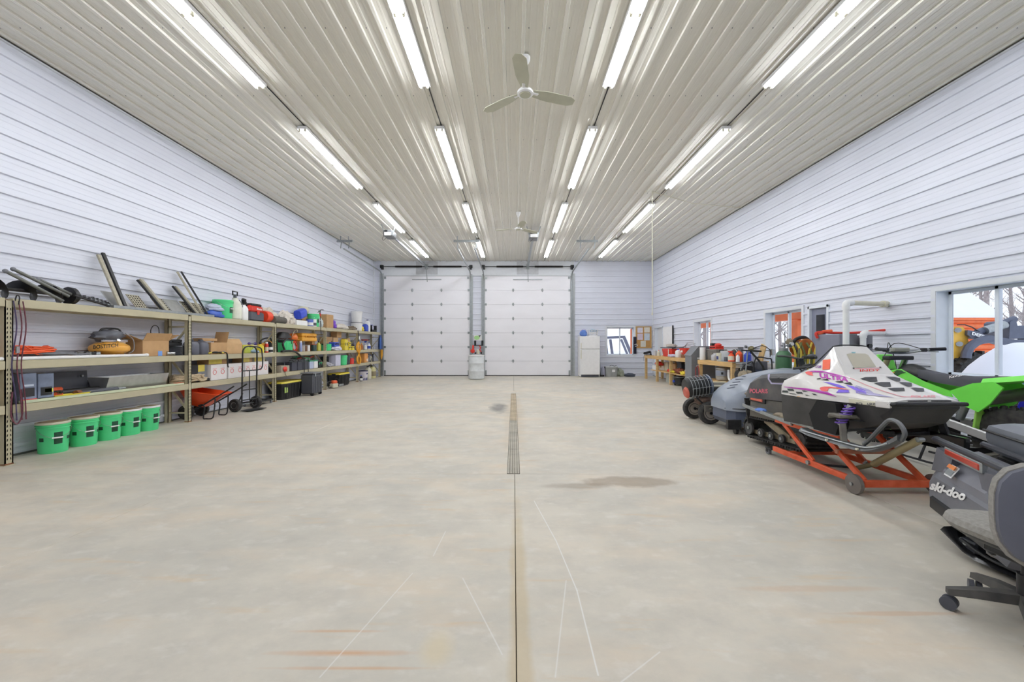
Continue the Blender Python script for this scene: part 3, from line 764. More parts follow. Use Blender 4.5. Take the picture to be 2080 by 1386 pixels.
def battery(name, label, loc, w, d, h, mat, rz=0, top=None, group=None):
    t = thing(name, label, 'battery', loc, rz, group)
    part('case', MB().bx(-w/2, w/2, -d/2, d/2, 0, h*.82, .008), mat, t)
    part('top_cover', MB().bx(-w/2-.004, w/2+.004, -d/2-.004, d/2+.004, h*.80, h*.92, .006), top or m_dgrey, t)
    for s, m in ((-1, m_red), (1, m_black)): part('terminal', MB().cyl((s*w*.3,-d*.25,h*.9), (s*w*.3,-d*.25,h), .011, n=10), m_galv, t)
    part('handle', MB().tube(spl([(-w*.4,0,h*.9), (-w*.3,0,h*1.1), (w*.3,0,h*1.1), (w*.4,0,h*.9)], 4), .006, 6), top or m_black, t)
    return t
# ================= LEFT SIDE: storage rack =======================================
XF, XB = -5.50, -5.90
UY = [1.90, 4.31, 6.74, 9.18, 11.66, 14.08, 16.42]
LV = [.655, 1.14, 1.825]; BH = .095
LA = R(90)
rack = thing('storage_rack', 'long tan steel pallet-style storage rack along the ribbed wall', 'storage rack')
m_slot = M('slot_shadow', (36,32,28), .9)
ub = MB().bx(-.06, 0, 0, .012, 0, 1.80, 0).bx(-.06, 0, .063, .075, 0, 1.80).bx(-.006, 0, 0, .075, 0, 1.80).bx(-.075, .01, -.012, .088, 0, .008)
upr = ub.mesh('upright', 0); upr.materials.append(m_tan)
sl = MB()
for k in range(34):
    z = .06+k*.051
    for y0, s in ((.018, -1), (.047, 1)):
        if any(abs(z-(L-.05)) < .06 for L in LV): continue
        sl.add([(.0012, y0+.002*s, z), (.0012, y0+.009+.002*s, z), (.0012, y0+.009-.002*s, z+.026), (.0012, y0-.002*s, z+.026)], [(0,1,2,3)])
slm = sl.mesh('slot_row', 0); slm.materials.append(m_slot)
rust = M('rust', (132,84,56), .85, 0, .25, 40)
for i, y in enumerate(UY):
    u = part('upright', upr, None, rack, loc=(XF, y, 0)); o = part('slot_row', slm, None, u, kind='stuff')
    part('rusty_foot', MB().bx(-.062, .002, -.002, .077, 0, .022), rust, u)
    u = part('upright', upr, None, rack, loc=(XB+.06, y+.0, 0))
    fr = MB()
    for z in (.16, 1.62): fr.bar((XF-.05, y+.037, z), (XB+.05, y+.037, z), .03, .025)
    part('cross_strut', fr, m_tan, rack, kind='stuff')
    for z0, z1 in ((.60, .20), (1.1, .70), (1.22, 1.62)):
        part('diagonal_brace', MB().bar((XF-.03 if z0 < 1.2 else XB+.05, y+.037, z1 if z0 < 1.2 else z0), (XB+.05 if z0 < 1.2 else XF-.03, y+.037, z0 if z0 < 1.2 else z1), .03, .025), m_tan, rack)
for a, c in zip(UY, UY[1:]):
    for L in LV:
        for x in (XF, XB+.045):
            part('beam', MB().bx(x-.042, x+.004, a+.070, c+.004, L-BH, L, .004).bx(x-.042, x-.02, a+.07, c, L-.012, L+.0), m_tan, rack)
        part('deck_board', MB().bx(XB+.05, XF-.045, a+.08, c-.002, L-.022, L-.004), M('particle_board', (186,164,128), .85, 0, .1, 30), rack)
def SP(px0, px1, py=None, z=0, X=-5.53):
    y0, y1 = X*F/(px0-CX), X*F/(px1-CX); ym = (y0+y1)/2
    return ym, y1-y0, (H-(py-CY)*y0/F-z if py is not None else 0)
L1, L2, L3 = LV[0]+.001, LV[1]+.001, LV[2]+.001
# --- floor row: pails
for i, (px, lid, lb) in enumerate(((108, m_cream, 'first green pail in the row under the rack, with a dirty cream lid'), (170, m_cream, 'second green pail in the row, closed with a cream lid'), (219, m_cream, 'third green pail in the row under the rack'), (261, m_white, 'fourth green pail in the row under the rack'), (300, m_white, 'green pail nearest the wheelbarrow at the end of the row'))):
    X = -5.66; Y = X*F/(px-CX)
    p = pail('bucket', lb, (X, Y, 0), (.143), .375, m_gren, lid, True, [(-pi/2+.1, .55, .30, .68), (-pi/2+1.0, .5, .42, .52), (-pi/2-1.0, .35, .40, .52)], 'green pails under the rack', rz=R(62+i*5))
    part('lid_dirt', MB().lathe([(.132,.370), (.132,.3715), (0,.372)], 20), M('dusty_lid', (176,160,132), .9, 0, .2, 14), p)
# --- wheelbarrow
m_bar = M('orange_tray_steel', (226,78,34), .32, 0, .06, coat=.3)
wb = thing('wheelbarrow', 'orange two-wheeled wheelbarrow with black handles parked under the rack', 'wheelbarrow', (-5.60, 7.22, 0), R(6))
rg = [[Vector((x*w_/2+cx, y*d_/2, z+tl*x)) for x, y in ((-1,-1),(0,-1.02),(1,-1),(1.03,0),(1,1),(0,1.02),(-1,1),(-1.03,0))] for w_, d_, z, cx, tl in ((.20,.20,.22,-.06,-.02), (.42,.38,.37,-.01,-.03), (.60,.46,.475,.04,-.05))]
rg_in = [[Vector((v.x*.97, v.y*.96, v.z+.008)) for v in r] for r in reversed(rg)]
tr = part('tray', MB().loft(rg+rg_in), m_bar, wb)
part('rolled_rim', MB().tube([v for v in rg[-1]], .010, 8, closed=True), m_bar, tr)
wheel_t = None
def tyre(mb, c, Rr, wd, axis='y', n=28, tread=0):
    c = Vector(c); pr = [(Rr*.62,-wd*.38), (Rr*.80,-wd*.5), (Rr*.95,-wd*.42), (Rr,-wd*.18), (Rr,wd*.18), (Rr*.95,wd*.42), (Rr*.80,wd*.5), (Rr*.62,wd*.38), (Rr*.62,-wd*.38)]
    mb.lathe(pr, n, c, axis)
    if tread:
        for k in range(tread):
            for j, off in enumerate((-.3, 0, .3)):
                t = 2*pi*(k+.5*(j % 2))/tread; bl = Rr*.055
                rad = Vector((cos(t), 0, sin(t))) if axis == 'y' else Vector((0, cos(t), sin(t)))
                tan = Vector((-sin(t), 0, cos(t))) if axis == 'y' else Vector((0, -sin(t), cos(t)))
                ax = Vector((0,1,0)) if axis == 'y' else Vector((1,0,0))
                mb.box(c+rad*(Rr+bl*(.2 if j == 1 else -.1))+ax*(off*wd), (wd*.22, bl*1.6, bl*2.2), 0, Matrix((ax, tan, rad)).transposed())
    return mb
for yy in (-.20, .20):
    wh = part('wheel', tyre(MB(), (-.17, yy, .13), .13, .06), m_dark, wb)
    part('rim', MB().lathe([(.02,-.025), (.075,-.02), (.082,-.028), (.082,.028), (.075,.02), (.02,.025)], 20, (-.17, yy, .13), 'y'), m_black, wh)
part('axle', MB().cyl((-.17,-.2,.13), (-.17,.2,.13), .01), m_iron, wb)
for yy in (-.18, .18):
    part('handle', MB().tube(spl([(-.18,yy*.8,.14), (.04,yy,.22), (.34,yy*1.1,.40), (.62,yy*1.15,.58)], 4), .013, 8), m_iron, wb)
    part('leg', MB().tube(spl([(.02,yy,.24), (.10,yy*1.15,.26), (.14,yy*1.2,.20), (.12,yy*1.2,.03), (.16,yy*1.15,.013), (.24,yy*1.1,.013), (.28,yy*1.1,.08), (.30,yy*1.05,.36)], 4), .011, 8), m_iron, wb)
# --- hand truck
ht = thing('hand_truck', 'black steel hand truck with pneumatic tyres standing before the white cartons', 'hand truck', (-5.30, 8.02, 0), R(78))
for x in (-.17, .17):
    part('side_rail', MB().tube([(x,.02,.09), (x,.0,1.05)], .014, 8), m_iron, ht)
part('top_loop', MB().tube(spl([(-.17,0,1.04), (-.16,-.0,1.20), (-.08,-.0,1.28), (.08,0,1.28), (.16,0,1.20), (.17,0,1.04)], 4), .014, 8), m_iron, ht)
part('rear_handle', MB().tube(spl([(.0,0,1.28), (.16,.02,1.28), (.33,.06,1.24), (.36,.06,1.12), (.36,.05,.90), (.30,.03,.82), (.17,.0,.80)], 4), .013, 8), m_iron, ht)
for z in (.22, .42, .80): part('cross_rail', MB().cyl((-.17,.01,z), (.17,.01,z), .011, n=8), m_iron, ht)
part('centre_rail', MB().cyl((0,.01,.2), (0,.01,.80), .009, n=8), m_iron, ht)
part('toe_plate', MB().bx(-.20, .20, -.20, .02, .02, .028), m_iron, ht)
for x in (-.24, .24):
    wh = part('wheel', tyre(MB(), (x, .10, .128), .128, .085, 'x'), m_dark, ht)
    part('rim', MB().lathe([(.015,-.03), (.05,-.028), (.066,-.036), (.066,.036), (.05,.028), (.015,.03)], 20, (x,.10,.128), 'x'), m_galv, wh)
    part('wheel_brace', MB().bar((x*.8,.10,.128), (x*.7,0,.36), .012, .02), m_iron, ht)
part('axle', MB().cyl((-.25,.10,.128), (.25,.10,.128), .010), m_galv, ht)
# --- dolly
dl = thing('rolling_dolly', 'low black four-caster dolly lying half under the rack beside the hand truck', 'dolly', (-5.60, 8.75, 0), R(90))
part('deck', MB().box((0,0,.085), (.62,.30,.03), .01).bx(-.31,-.27,-.15,.15,.07,.10,.004).bx(.27,.31,-.15,.15,.07,.10,.004), m_black, dl)
for x in (-.27, .27):
    for y in (-.12, .12):
        c = part('caster', MB().cyl((x,y-.012,.032), (x,y+.012,.032), .032), m_grey, dl); part('fork', MB().bx(x-.02,x+.02,y-.018,y+.018,.045,.07,.003), m_galv, c)
# --- totes, rolling case, chainsaw, jugs on the floor
y, l, h = SP(559, 611, None); m_stk = M('pale_green_sticker', (176,204,110), .5)
tote('storage_tote', 'large black tote with a dusty yellow lid on the floor beside the rolling case', (-5.66, y+.10, 0), .98, .46, .44, m_black, M('dusty_yellow_lid', (232,214,70), .45, 0, .12, 6, dust=.25), LA, sticker=m_stk)
rc = thing('rolling_tool_case', 'upright dark grey rolling tool case standing on the floor beside the yellow-lidded tote', 'tool case', (-5.29, 10.45, 0), LA)
for k, (z0, z1) in enumerate(((.05, .56),)):
    part('shell', MB().bx(-.24, .24, -.17, .17, z0, z1, .035), m_dgrey, rc)
for x in (-.12, .0, .12): part('moulded_rib', MB().bx(x-.02, x+.02, -.185, -.165, .08, .50, .008), m_dgrey, rc)
part('lid', MB().bx(-.245, .245, -.175, .175, .565, .60, .014), m_grey, rc)
for x in (-.15, .15): part('latch', MB().bx(x-.02, x+.02, -.185, -.17, .50, .58, .004), m_galv, rc)
for x in (-.2, .2): part('wheel', MB().cyl((x-.02,-.12,.045), (x+.02,-.12,.045), .045), m_black, rc)
part('pull_handle', MB().tube([(-.10,.14,.60), (-.10,.14,.98), (.10,.14,.98), (.10,.14,.60)], .009, 8), m_black, rc)
m_saw = M('chainsaw_orange', (226,96,52), .4)
cs = thing('chainsaw', 'small orange and white chainsaw on the floor between the two yellow-lidded totes', 'chainsaw', (-5.42, 12.1, 0), R(70))
part('crankcase', MB().bx(-.14, .08, -.08, .08, .02, .15, .02), m_cream, cs); part('top_cover', MB().bx(-.12, .06, -.07, .07, .14, .24, .03), m_saw, cs)
part('front_handle', MB().tube(spl([(.05,-.09,.06), (.07,-.10,.22), (.06,0,.30), (.07,.09,.20), (.05,.09,.06)], 5), .011, 8), m_black, cs)
part('rear_handle', MB().tube(spl([(-.13,0,.20), (-.24,0,.22), (-.28,0,.12), (-.22,0,.04), (-.13,0,.05)], 5), .014, 8), m_black, cs)
part('guide_bar', MB().bx(.08, .36, -.004, .004, .05, .11, .003), m_galv, cs)
tote('storage_tote', 'black ribbed tote with a yellow lid on the floor past the chainsaw', (-5.66, 12.95, 0), .80, .46, .42, m_black, m_yel, LA)
pail('bucket', 'white and navy pail with a red mark under the far end of the rack', (-5.60, 14.85, 0), .17, .36, M('pail_print_white', (222,216,222), .4), M('navy_lid', (46,48,88), .5), False, [(-pi/2, 2.4, .02, .28), (-pi/2-.1, .7, .62, .74)], rz=LA)
jug('jug', 'white square jug on the floor next to the navy pail', (-5.60, 15.35, 0), .26, .22, .50, m_cream, m_black, LA)
jug('jug', 'yellowish jug with a worn label on the floor ending the rack row', (-5.60, 15.78, 0), .30, .26, .50, M('old_yellow_poly', (214,208,150), .5), m_black, LA, band=M('worn_label', (150,138,110), .7))
bottle('bottle', 'small dark bottle with a white label on the floor under the rack', (-5.52, 14.45, 0), .05, .22, m_black, m_blue, m_white)
# --- lower shelf
fb = M('filter_box_print', (118,128,150), .5, 0, .35, 5)
for i, (p0, p1, lb) in enumerate(((42, 77, 'grey-blue parts carton with a red base band behind the first rack post'), (79, 112, 'grey-blue parts carton with yellow lettering beside the yellow tray'))):
    y, l, h = SP(p0, p1, 760, L1)
    c = carton('parts_carton', lb, (-5.67, y, L1), l*.98, .26, h, fb, LA, prints=((-.5,.5,0,.12,'red_base' if i == 0 else 'black_base', (206,60,44) if i == 0 else (36,38,44)), (-.35,.35,.2,.5,'black_unit', (34,36,40)), (-.1,.42,.3,.44,'yellow_line', (220,220,90)) if i else (-.3,.3,.55,.62,'pale_line', (190,200,215))))
carton('parts_carton', 'plain brown carton on the lower shelf before the first rack post', (-5.68, 4.0, L1), .5, .26, .26, None, LA)
tt = thing('tool_tray', 'shallow yellow plastic tray at the front edge of the lower shelf', 'tray', (-5.60, 5.03, L1), LA)
part('base', MB().loft([ring(.34,.10,0,6), ring(.44,.13,.045,6), ring(.42,.115,.045,6), ring(.33,.09,.01,6)]), m_yel, tt)
part('grip_slot', MB().bx(-.06,.06,-.062,-.055,.018,.03), m_dgrey, tt)
toolcase('tool_case', 'small orange case behind the yellow tray on the lower shelf', (-5.72, 4.93, L1), .17, .14, .13, m_orange, LA, cat='tool case')
for i, (y, r, ln, mt, z, nm, lb) in enumerate(((5.28, .045, .62, 'm_iron', .05, 'hydraulic_ram', 'dark steel ram with a rusty end lying on the lower shelf behind the green board'),
        (5.38, .034, .5, 'm_dgrey', .036, 'steel_pipe', 'grey pipe length beside the dark ram on the lower shelf'))):
    t = thing(nm, lb, 'pipe', (-5.70+i*.1, y, L1+z+(.0)), LA)
    part('barrel', MB().cyl((-ln/2,0,0), (ln/2,0,0), r, n=16), globals()[mt], t)
    part('end_collar', MB().cyl((-ln/2-.03,0,0), (-ln/2+.02,0,0), r*1.15, n=16), rust, t)
    part('fitting', MB().cyl((ln/2,0,0), (ln/2+.12,0,0), r*.5, n=12), m_galv, t)
t = thing('steel_angle', 'long grey folded steel sheet leaning at the back of the lower shelf', 'sheet metal', (-5.86, 5.0, L1), LA)
part('leaf', MB().box((0,-.01,.16), (.95,.006,.30), 0, Matrix.Rotation(R(-4), 3, 'X')), m_dgrey, t); part('bolt', MB().cyl((.4,-.03,.24), (.4,-.005,.24), .014, n=8), m_galv, t)
gt = thing('aluminium_trough', 'long dull aluminium trough on the lower shelf above the green pails', 'trough', (-5.70, 5.95, L1+.01), LA)
tg = [[Vector((x, s*wy, z)) for s, wy, z in ((-1,.15,.20), (-1,.09,.0), (1,.09,0), (1,.15,.20), (1,.142,.20), (1,.084,.008), (-1,.084,.008), (-1,.142,.20))] for x in (-.46, .46)]
part('folded_body', MB().loft(tg, cap=True), m_alu, gt, smooth=0)
part('end_plate', MB().prism([(-.15,.20),(-.09,0),(.09,0),(.15,.20)], 'x', -.475, -.46), m_alu, gt); part('end_plate', MB().prism([(-.15,.20),(-.09,0),(.09,0),(.15,.20)], 'x', .46, .475), m_alu, gt)
bd = thing('green_board', 'long pale green board laid along the front of the lower shelf', 'board', (-5.52, 5.45, L1), LA)
part('plank', MB().bx(-.98, 1.2, -.03, .03, 0, .03, .003), M('pale_green_paint', (206,214,182), .6), bd)
part('orange_tip', MB().bx(1.05, 1.2, -.032, .032, .03, .034), m_orange, bd)
coil('rope_coil', 'thick tan rope coiled loosely on the lower shelf around the second rack post', (-5.68, 6.98, L1), .30, .016, 7, m_rope, LA, .45, cat='rope', seed=3, hgt=.12)
m_wc = M('white_carton', (232,228,228), .6, 0, .02)
for i, (p0, p1) in enumerate(((431, 463), (466, 498), (500, 524), (526, 547))):
    y, l, h = SP(p0, p1, 741 if i > 1 else 738, L1)
    c = carton('white_carton', ['first', 'second', 'third', 'last'][i]+' white carton with red round print in the row behind the hand truck', (-5.68, y, L1), l, .26, .29, m_wc, LA, group='white cartons with red print')
    for u in ((-.28, .22) if l > .35 else (0,)): part('round_print', MB().torus((u*l, -.131, .15), .042, .006, 'y', 16, 4).bx(u*l-.05, u*l+.05, -.1325, -.131, .21, .218), M('red_print', (220,120,120), .6), c)
for i, (p0, p1, mt, lb) in enumerate(((411, 430, m_grey, 'clear grey bin with a yellow top on the lower shelf next to the rope'), (432, 470, m_card, 'yellow and brown carton lying on top of the white cartons'), (500, 520, m_card, 'short brown carton on top of the white cartons near the dumbbell'), (524, 546, m_cream, 'cream carton with a yellow flap on top of the last white carton'))):
    y, l, h = SP(p0, p1, 730, L1)
    carton('small_carton', lb, (-5.72, y, L1+(.292 if i else 0)), l*.96, .22, .30 if i == 0 else .10, mt, LA, prints=((-.5,.2,.6 if i == 0 else .1,1.0,'yellow_top', (224,204,90)),))
m_bat = M('battery_case_grey', (70,72,84), .5)
for i in range(3): battery('car_battery', 'dark grey car battery, %s in the row of batteries on the lower shelf' % ['first','second','third'][i], (-5.66, 10.15+i*.27, L1), .24, .18, .24, m_bat, LA, group='batteries on the lower shelf')
battery('car_battery', 'pale blue-white battery with a green top in the battery row', (-5.66, 11.02, L1), .20, .18, .25, M('pale_battery', (190,200,226), .4), LA, M('green_top', (60,150,110), .4))
battery('car_battery', 'white battery with a green top beside the fourth rack post', (-5.66, 11.26, L1), .20, .18, .25, m_white, LA, M('green_top', (60,150,110), .4))
toolcase('meter_case', 'black case with green buttons by the fourth rack post on the lower shelf', (-5.66, 11.50, L1), .20, .18, .22, m_black, LA, M('green_button', (60,160,110), .4))
t = carton('charger_box', 'sloped beige charger with red clamps on the lower shelf beside the third rack post', (-5.60, 9.62, L1), .34, .2, .16, M('charger_beige', (178,168,150), .6), LA)
part('red_clamp', MB().ell((-.05,-.12,.08), (.07,.03,.06), 10, 6, .2, 3, 2), m_red, t); part('cable', MB().tube(spl([(-.05,-.12,.06), (-.06,-.13,-.04), (.0,-.13,-.1)], 4), .005, 6), m_black, t)
toolcase('black_case', 'low black case behind the beige charger on the lower shelf', (-5.78, 9.7, L1), .5, .14, .22, m_black, LA)
t = thing('bungee_cords', 'tangle of green, red and black bungee cords lying over the batteries', 'cord', (-5.66, 10.7, L1+.27), LA)
for k, mm in enumerate((m_red, m_gren, m_black, m_iron)):
    rnd = random.Random(k+4); part('cord_loop', MB().tube(spl([(rnd.uniform(-.5,.5), rnd.uniform(-.14,.10), rnd.uniform(.02,.09)) for _ in range(9)], 5), .006, 6), mm, t, label=['red','green','black','dark grey'][k]+' cord loop')
sack('grey_cloth', 'crumpled white and grey papers on the lower shelf past the fourth rack post', (-5.64, 12.05, L1), .45, .26, .14, M('grey_paper', (170,170,180), .8, 0, .3, 8), LA, 4, cat='papers')
carton('white_box', 'white box standing on the lower shelf beside the green bucket', (-5.64, 12.55, L1), .36, .25, .34, M('lilac_white_card', (206,206,226), .6), LA)
toolcase('black_case', 'small black case lying on the lower shelf behind the white box', (-5.78, 12.2, L1), .3, .14, .30, m_black, LA)
pail('bucket', 'green pail on the lower shelf between the white box and red can', (-5.64, 13.15, L1), .15, .33, m_gren, None, False, rz=LA)
pail('bucket', 'dark grey pail on the lower shelf behind the red can', (-5.70, 13.55, L1), .15, .30, m_dgrey, None, False, rz=LA)
bottle('can', 'red fuel can shape on the lower shelf in front of the dark grey pail', (-5.58, 13.72, L1), .085, .20, m_red, m_red, None, LA, 'can', cat='can')
carton('small_carton', 'orange-brown carton on the lower shelf behind the amber rope', (-5.66, 15.0, L1), .36, .25, .34, M('orange_card', (216,150,82), .8), LA, patch=(.1,.35,.1,.4,'white',(236,230,220)))
for i, (yy, mm, hh) in enumerate(((15.35, m_white, .26), (15.55, m_grey, .3), (15.75, m_cream, .27), (15.95, m_dgrey, .3))):
    bottle('bottle', ['white','grey','cream','dark grey'][i]+' bottle at the far end of the lower shelf', (-5.64, yy, L1), .055, hh, mm, m_black if i % 2 else m_blue, None, LA)
t = thing('garden_tool', 'black-handled pick leaning on the last lower shelf', 'tool', (-5.52, 15.5, .56), 0)
part('shaft', MB().tube([(0,-.2,.0), (0,.25,.42)], .014, 8), m_black, t); part('head', MB().box((0,-.2,.0), (.05,.12,.1), .01), m_iron, t)
# --- middle shelf
for i, (yy, sd, mt, lb, r) in enumerate(((4.60, 5, M('orange_cord', (236,94,46), .45), 'bright orange extension cord heaped on the middle shelf by the first rack post', .26), (4.05, 8, M('orange_cord', (236,94,46), .45), 'second orange cord heap before the first rack post', .2), (4.95, 3, m_grey, 'grey hose loop lying beside the orange cord', .28))):
    coil('extension_cord', lb, (-5.70, yy, L2+(.05 if i < 2 else 0.04)), r, .008 if i < 2 else .012, 9 if i < 2 else 3, mt, LA, .5, seed=sd, jit=.3, hgt=.10 if i < 2 else .03)
for i, (x, y0, y1, r, mm, lb) in enumerate(((-5.525, 3.6, 6.02, .021, m_white, 'long white plastic pipe laid along the front of the middle shelf'), (-5.575, 3.2, 5.4, .018, m_cream, 'cream plastic pipe just behind the long white pipe'))):
    t = thing('plastic_pipe', lb, 'pipe', (x, 0, L2+r)); part('barrel', MB().cyl((0,y0,0), (0,y1,0), r, n=16), mm, t); part('pipe_coupler', MB().cyl((0,y1-.04,0), (0,y1,0), r*1.18, n=16), mm, t)
t = thing('scrap_boards', 'two rough brown boards on the middle shelf behind the white pipe', 'lumber', (-5.68, 5.25, L2), LA)
part('board', MB().box((0,0,.012), (.9,.09,.022), .002), m_wood2, t); part('board', MB().box((.1,-.02,.036), (.55,.06,.022), .002, Matrix.Rotation(R(5),3,'Z')), M('weathered_wood', (150,126,92), .8, 0, .2, 6), t)
for k in range(3):
    t2 = thing('metal_sleeve', ['short grey sleeve nearest the orange cord on the middle shelf','middle one of three grey sleeves on the middle shelf','grey sleeve nearest the yellow compressor'][k], 'pipe fitting', (-5.62, 5.12+k*.12, L2+.05), R(20+k*12))
    part('ring', MB().lathe([(.020,-.05), (.034,-.05), (.034,.05), (.020,.05), (.020,-.05)], 16, (0,0,.0), 'x'), m_galv, t2); part('collar', MB().lathe([(.034,-.012), (.039,-.012), (.039,.012), (.034,.012)], 16, (0,0,0), 'x'), m_iron, t2)
# pancake compressor
m_pan = M('pancake_yellow', (232,170,72), .38, 0, .05, coat=.2)
cp = thing('air_compressor', 'yellow pancake air compressor on the middle shelf with dark lettering', 'air compressor', (-5.69, 5.62, L2), R(80))
tk = part('tank', MB().lathe([(0,.035), (.14,.045), (.205,.09), (.215,.125), (.205,.16), (.14,.205), (0,.215)], 32), m_pan, cp)
bv = bvh_of([tk]); text_px('lettering', 'BOSTITCH', (190, 709), (240, 705), 7, bv, m_black, tk)
for a in (-1.9, -.9, 1.6): part('rubber_foot', MB().cyl((.13*cos(a),.13*sin(a),0), (.13*cos(a),.13*sin(a),.07), .02), m_pan, cp)
part('motor_shroud', MB().ell((-.02,0,.30), (.19,.12,.085), 18, 10, .18, 3.2, 4), M('compressor_grey', (98,100,108), .55, 0, .25, 12), cp)
part('manifold', MB().bx(-.14,.16,-.10,-.05,.21,.25,.008).cyl((.02,-.10,.22), (.02,-.13,.24), .022), m_chrome, cp)
part('carry_handle', MB().tube(spl([(-.12,0,.34), (-.08,0,.40), (.10,0,.40), (.14,0,.34)], 4), .013, 8), m_black, cp)
part('air_line', MB().tube(spl([(.12,-.1,.34), (.20,-.13,.25), (.20,-.14,.10), (.12,-.16,.05)], 5), .006, 6), m_grey, cp)
# carton by compressor
carton('open_carton', 'open brown carton with a blue tape patch beside the yellow compressor', (-5.70, 6.22, L2), .46, .26, .24, m_card, LA, flaps=((R(60),'f'), (R(25),'r'), (R(20),'l')), patch=(.06,.22,.0,.32,'blue',(120,160,226)))
t = thing('metal_channel', 'thin grey metal strip lying across the open carton', 'strip', (-5.74, 6.13, L2+.245), LA); part('strip', MB().bx(-.28,.24,-.02,.02,0,.02), m_galv, t); part('cable_loop', MB().tube(spl([(.2,0,.02), (.18,0,.16), (.24,0,.24), (.32,0,.2), (.33,0,.02)], 5), .006, 6), m_black, t)
t = thing('cable_spool', 'black wire cable on a spool on the middle shelf just before the second rack post', 'cable spool', (-5.66, 6.62, L2), 0)
part('flange', MB().lathe([(.03,0), (.15,0), (.15,.008), (.03,.008)], 24), m_iron, t); part('flange', MB().lathe([(.03,.155), (.15,.155), (.15,.163), (.03,.163)], 24), m_iron, t)
pr = []
for k in range(9): pr += [(.12,.01+k*.016), (.128,.018+k*.016)]
part('wound_cable', MB().lathe([(.03,.01)]+pr+[(.03,.154)], 24), M('black_cable', (58,60,66), .5), t)
t = thing('pipe_elbow', 'shiny pipe elbow between the open carton and the cable spool', 'pipe fitting', (-5.58, 6.48, L2+.035), 0); part('elbow', MB().tube(spl([(0,-.08,0), (0,0,0), (.03,.05,0)], 5), .032, 12), m_chrome, t); part('collar', MB().cyl((0,-.09,0), (0,-.06,0), .038), m_chrome, t)
toolcase('black_case', 'black box of loose wires on top of the cable spool', (-5.70, 6.60, L2+.164), .3, .2, .10, m_black, LA)
for i in range(2): jug('oil_jug', ['dark grey oil jug just past the second rack post', 'dark grey oil jug touching the brown carton pile'][i], (-5.66, 7.00+i*.22, L2), .20, .20, .27, M('grey_poly', (92,94,106), .45), m_dgrey, LA, handle=False, group='dark grey oil jugs')
carton('open_carton', 'brown carton with a raised flap on the middle shelf beside the grey jugs', (-5.70, 7.55, L2), .42, .26, .22, m_card, LA, flaps=((R(75),'r'),))
carton('open_carton', 'brown carton leaning with its flap hanging beside the hand truck top', (-5.66, 7.95, L2), .34, .25, .20, M('light_card', (204,168,124), .8), R(74), flaps=((R(130),'f'),))
t = carton('flat_cardboard', 'loose sheet of folded cardboard on top of the brown cartons', (-5.74, 7.42, L2+.245), .3, .22, .05, m_card, R(80))
coil('ratchet_strap', 'black and yellow ratchet straps hanging over the front of the middle shelf', (-5.62, 7.50, L2+.01), .15, .010, 4, m_black, LA, .5, cat='strap', seed=9)
t = thing('yellow_strap', 'yellow strap lying before the cartons on the middle shelf', 'strap', (-5.56, 7.42, L2)); part('webbing', MB().tube(spl([(0,-.15,.02), (-.02,0,.04), (.0,.12,.02), (.03,.2,.03)], 4), .012, 6), m_yel, t); part('hanging_end', MB().tube(spl([(.03,.2,.03), (.075,.22,.0), (.08,.23,-.22), (.08,.25,-.25)], 4), .012, 6), m_black, t, label='black hanging strap end')
tote('small_tote', 'small green and yellow tub on the middle shelf behind the hand truck', (-5.68, 8.42, L2), .36, .22, .18, M('lime_plastic', (196,206,96), .5), m_yel, LA, cat='tub')
sack('blue_cloth', 'pale blue cloth on the middle shelf before the yellow bottle', (-5.62, 8.58, L2), .26, .2, .08, M('pale_blue_cloth', (150,176,196), .9), LA, 8, cat='cloth')
t = thing('dumbbell', 'small purple-ended dumbbell on the middle shelf', 'dumbbell', (-5.70, 8.70, L2+.20), R(90))
part('bar', MB().cyl((-.09,0,0), (.09,0,0), .011), m_grey, t)
for x in (-.10, .10): part('weight', MB().ell((x,0,0), (.03,.032,.032), 12, 8), M('purple_vinyl', (86,66,150), .4), t)
t2 = carton('small_carton', 'small box that carries the purple dumbbell', (-5.72, 8.70, L2), .22, .14, .165, m_cream, LA)
bottle('bottle', 'squat yellow bottle beside the red can on the middle shelf', (-5.60, 8.82, L2), .07, .22, m_yel, m_black, None, LA)
bottle('spray_can', 'red spray can on the middle shelf next to the yellow bottle', (-5.57, 9.00, L2), .034, .24, m_red, m_white, m_cream, LA, 'aerosol', cat='spray can')
bottle('tin', 'small white and black tin in front of the yellow power tools', (-5.54, 9.10, L2), .045, .13, m_white, m_black, m_black, LA, 'can', cat='can')
# yellow saw / power tools
pt = thing('circular_saw', 'yellow and black cut-off saw with a wire handle by the third rack post', 'power saw', (-5.73, 9.20, L2), LA)
part('motor_body', MB().ell((-.12,0,.13), (.13,.10,.09), 16, 10), m_yelo, pt); part('motor_body', MB().ell((.10,0,.20), (.10,.09,.08), 16, 10), m_yelo, pt)
part('guard', MB().lathe([(.02,-.02), (.12,-.02), (.13,-.01), (.13,.01), (.12,.02), (.02,.02)], 22, (-.05,-.11,.13), 'y'), m_iron, pt)
part('handle', MB().tube(spl([(-.24,-.02,.14), (-.20,-.03,.27), (.0,-.03,.33), (.18,-.02,.32), (.22,0,.20), (.14,0,.10)], 5), .016, 8), m_black, pt)
part('base_shoe', MB().bx(-.22,.22,-.1,.1,0,.03,.006), m_galv, pt)
t = thing('shop_vacuum_hose', 'black corrugated vacuum hose looping off the middle shelf beside the green tote', 'hose', (-5.60, 9.75, L2), LA)
hp = spl([(.20,.02,.03), (.28,-.01,.14), (.22,-.02,.28), (.05,-.01,.30), (-.08,-.01,.20), (-.05,-.03,.05), (-.28,-.14,.03), (-.10,-.17,.03), (.20,-.16,.0), (.50,-.14,-.12), (.70,-.12,-.18)], 10)
part('corrugated_hose', MB().tube(hp, [.022+.004*(i % 2) for i in range(len(hp))], 10), m_black, t)
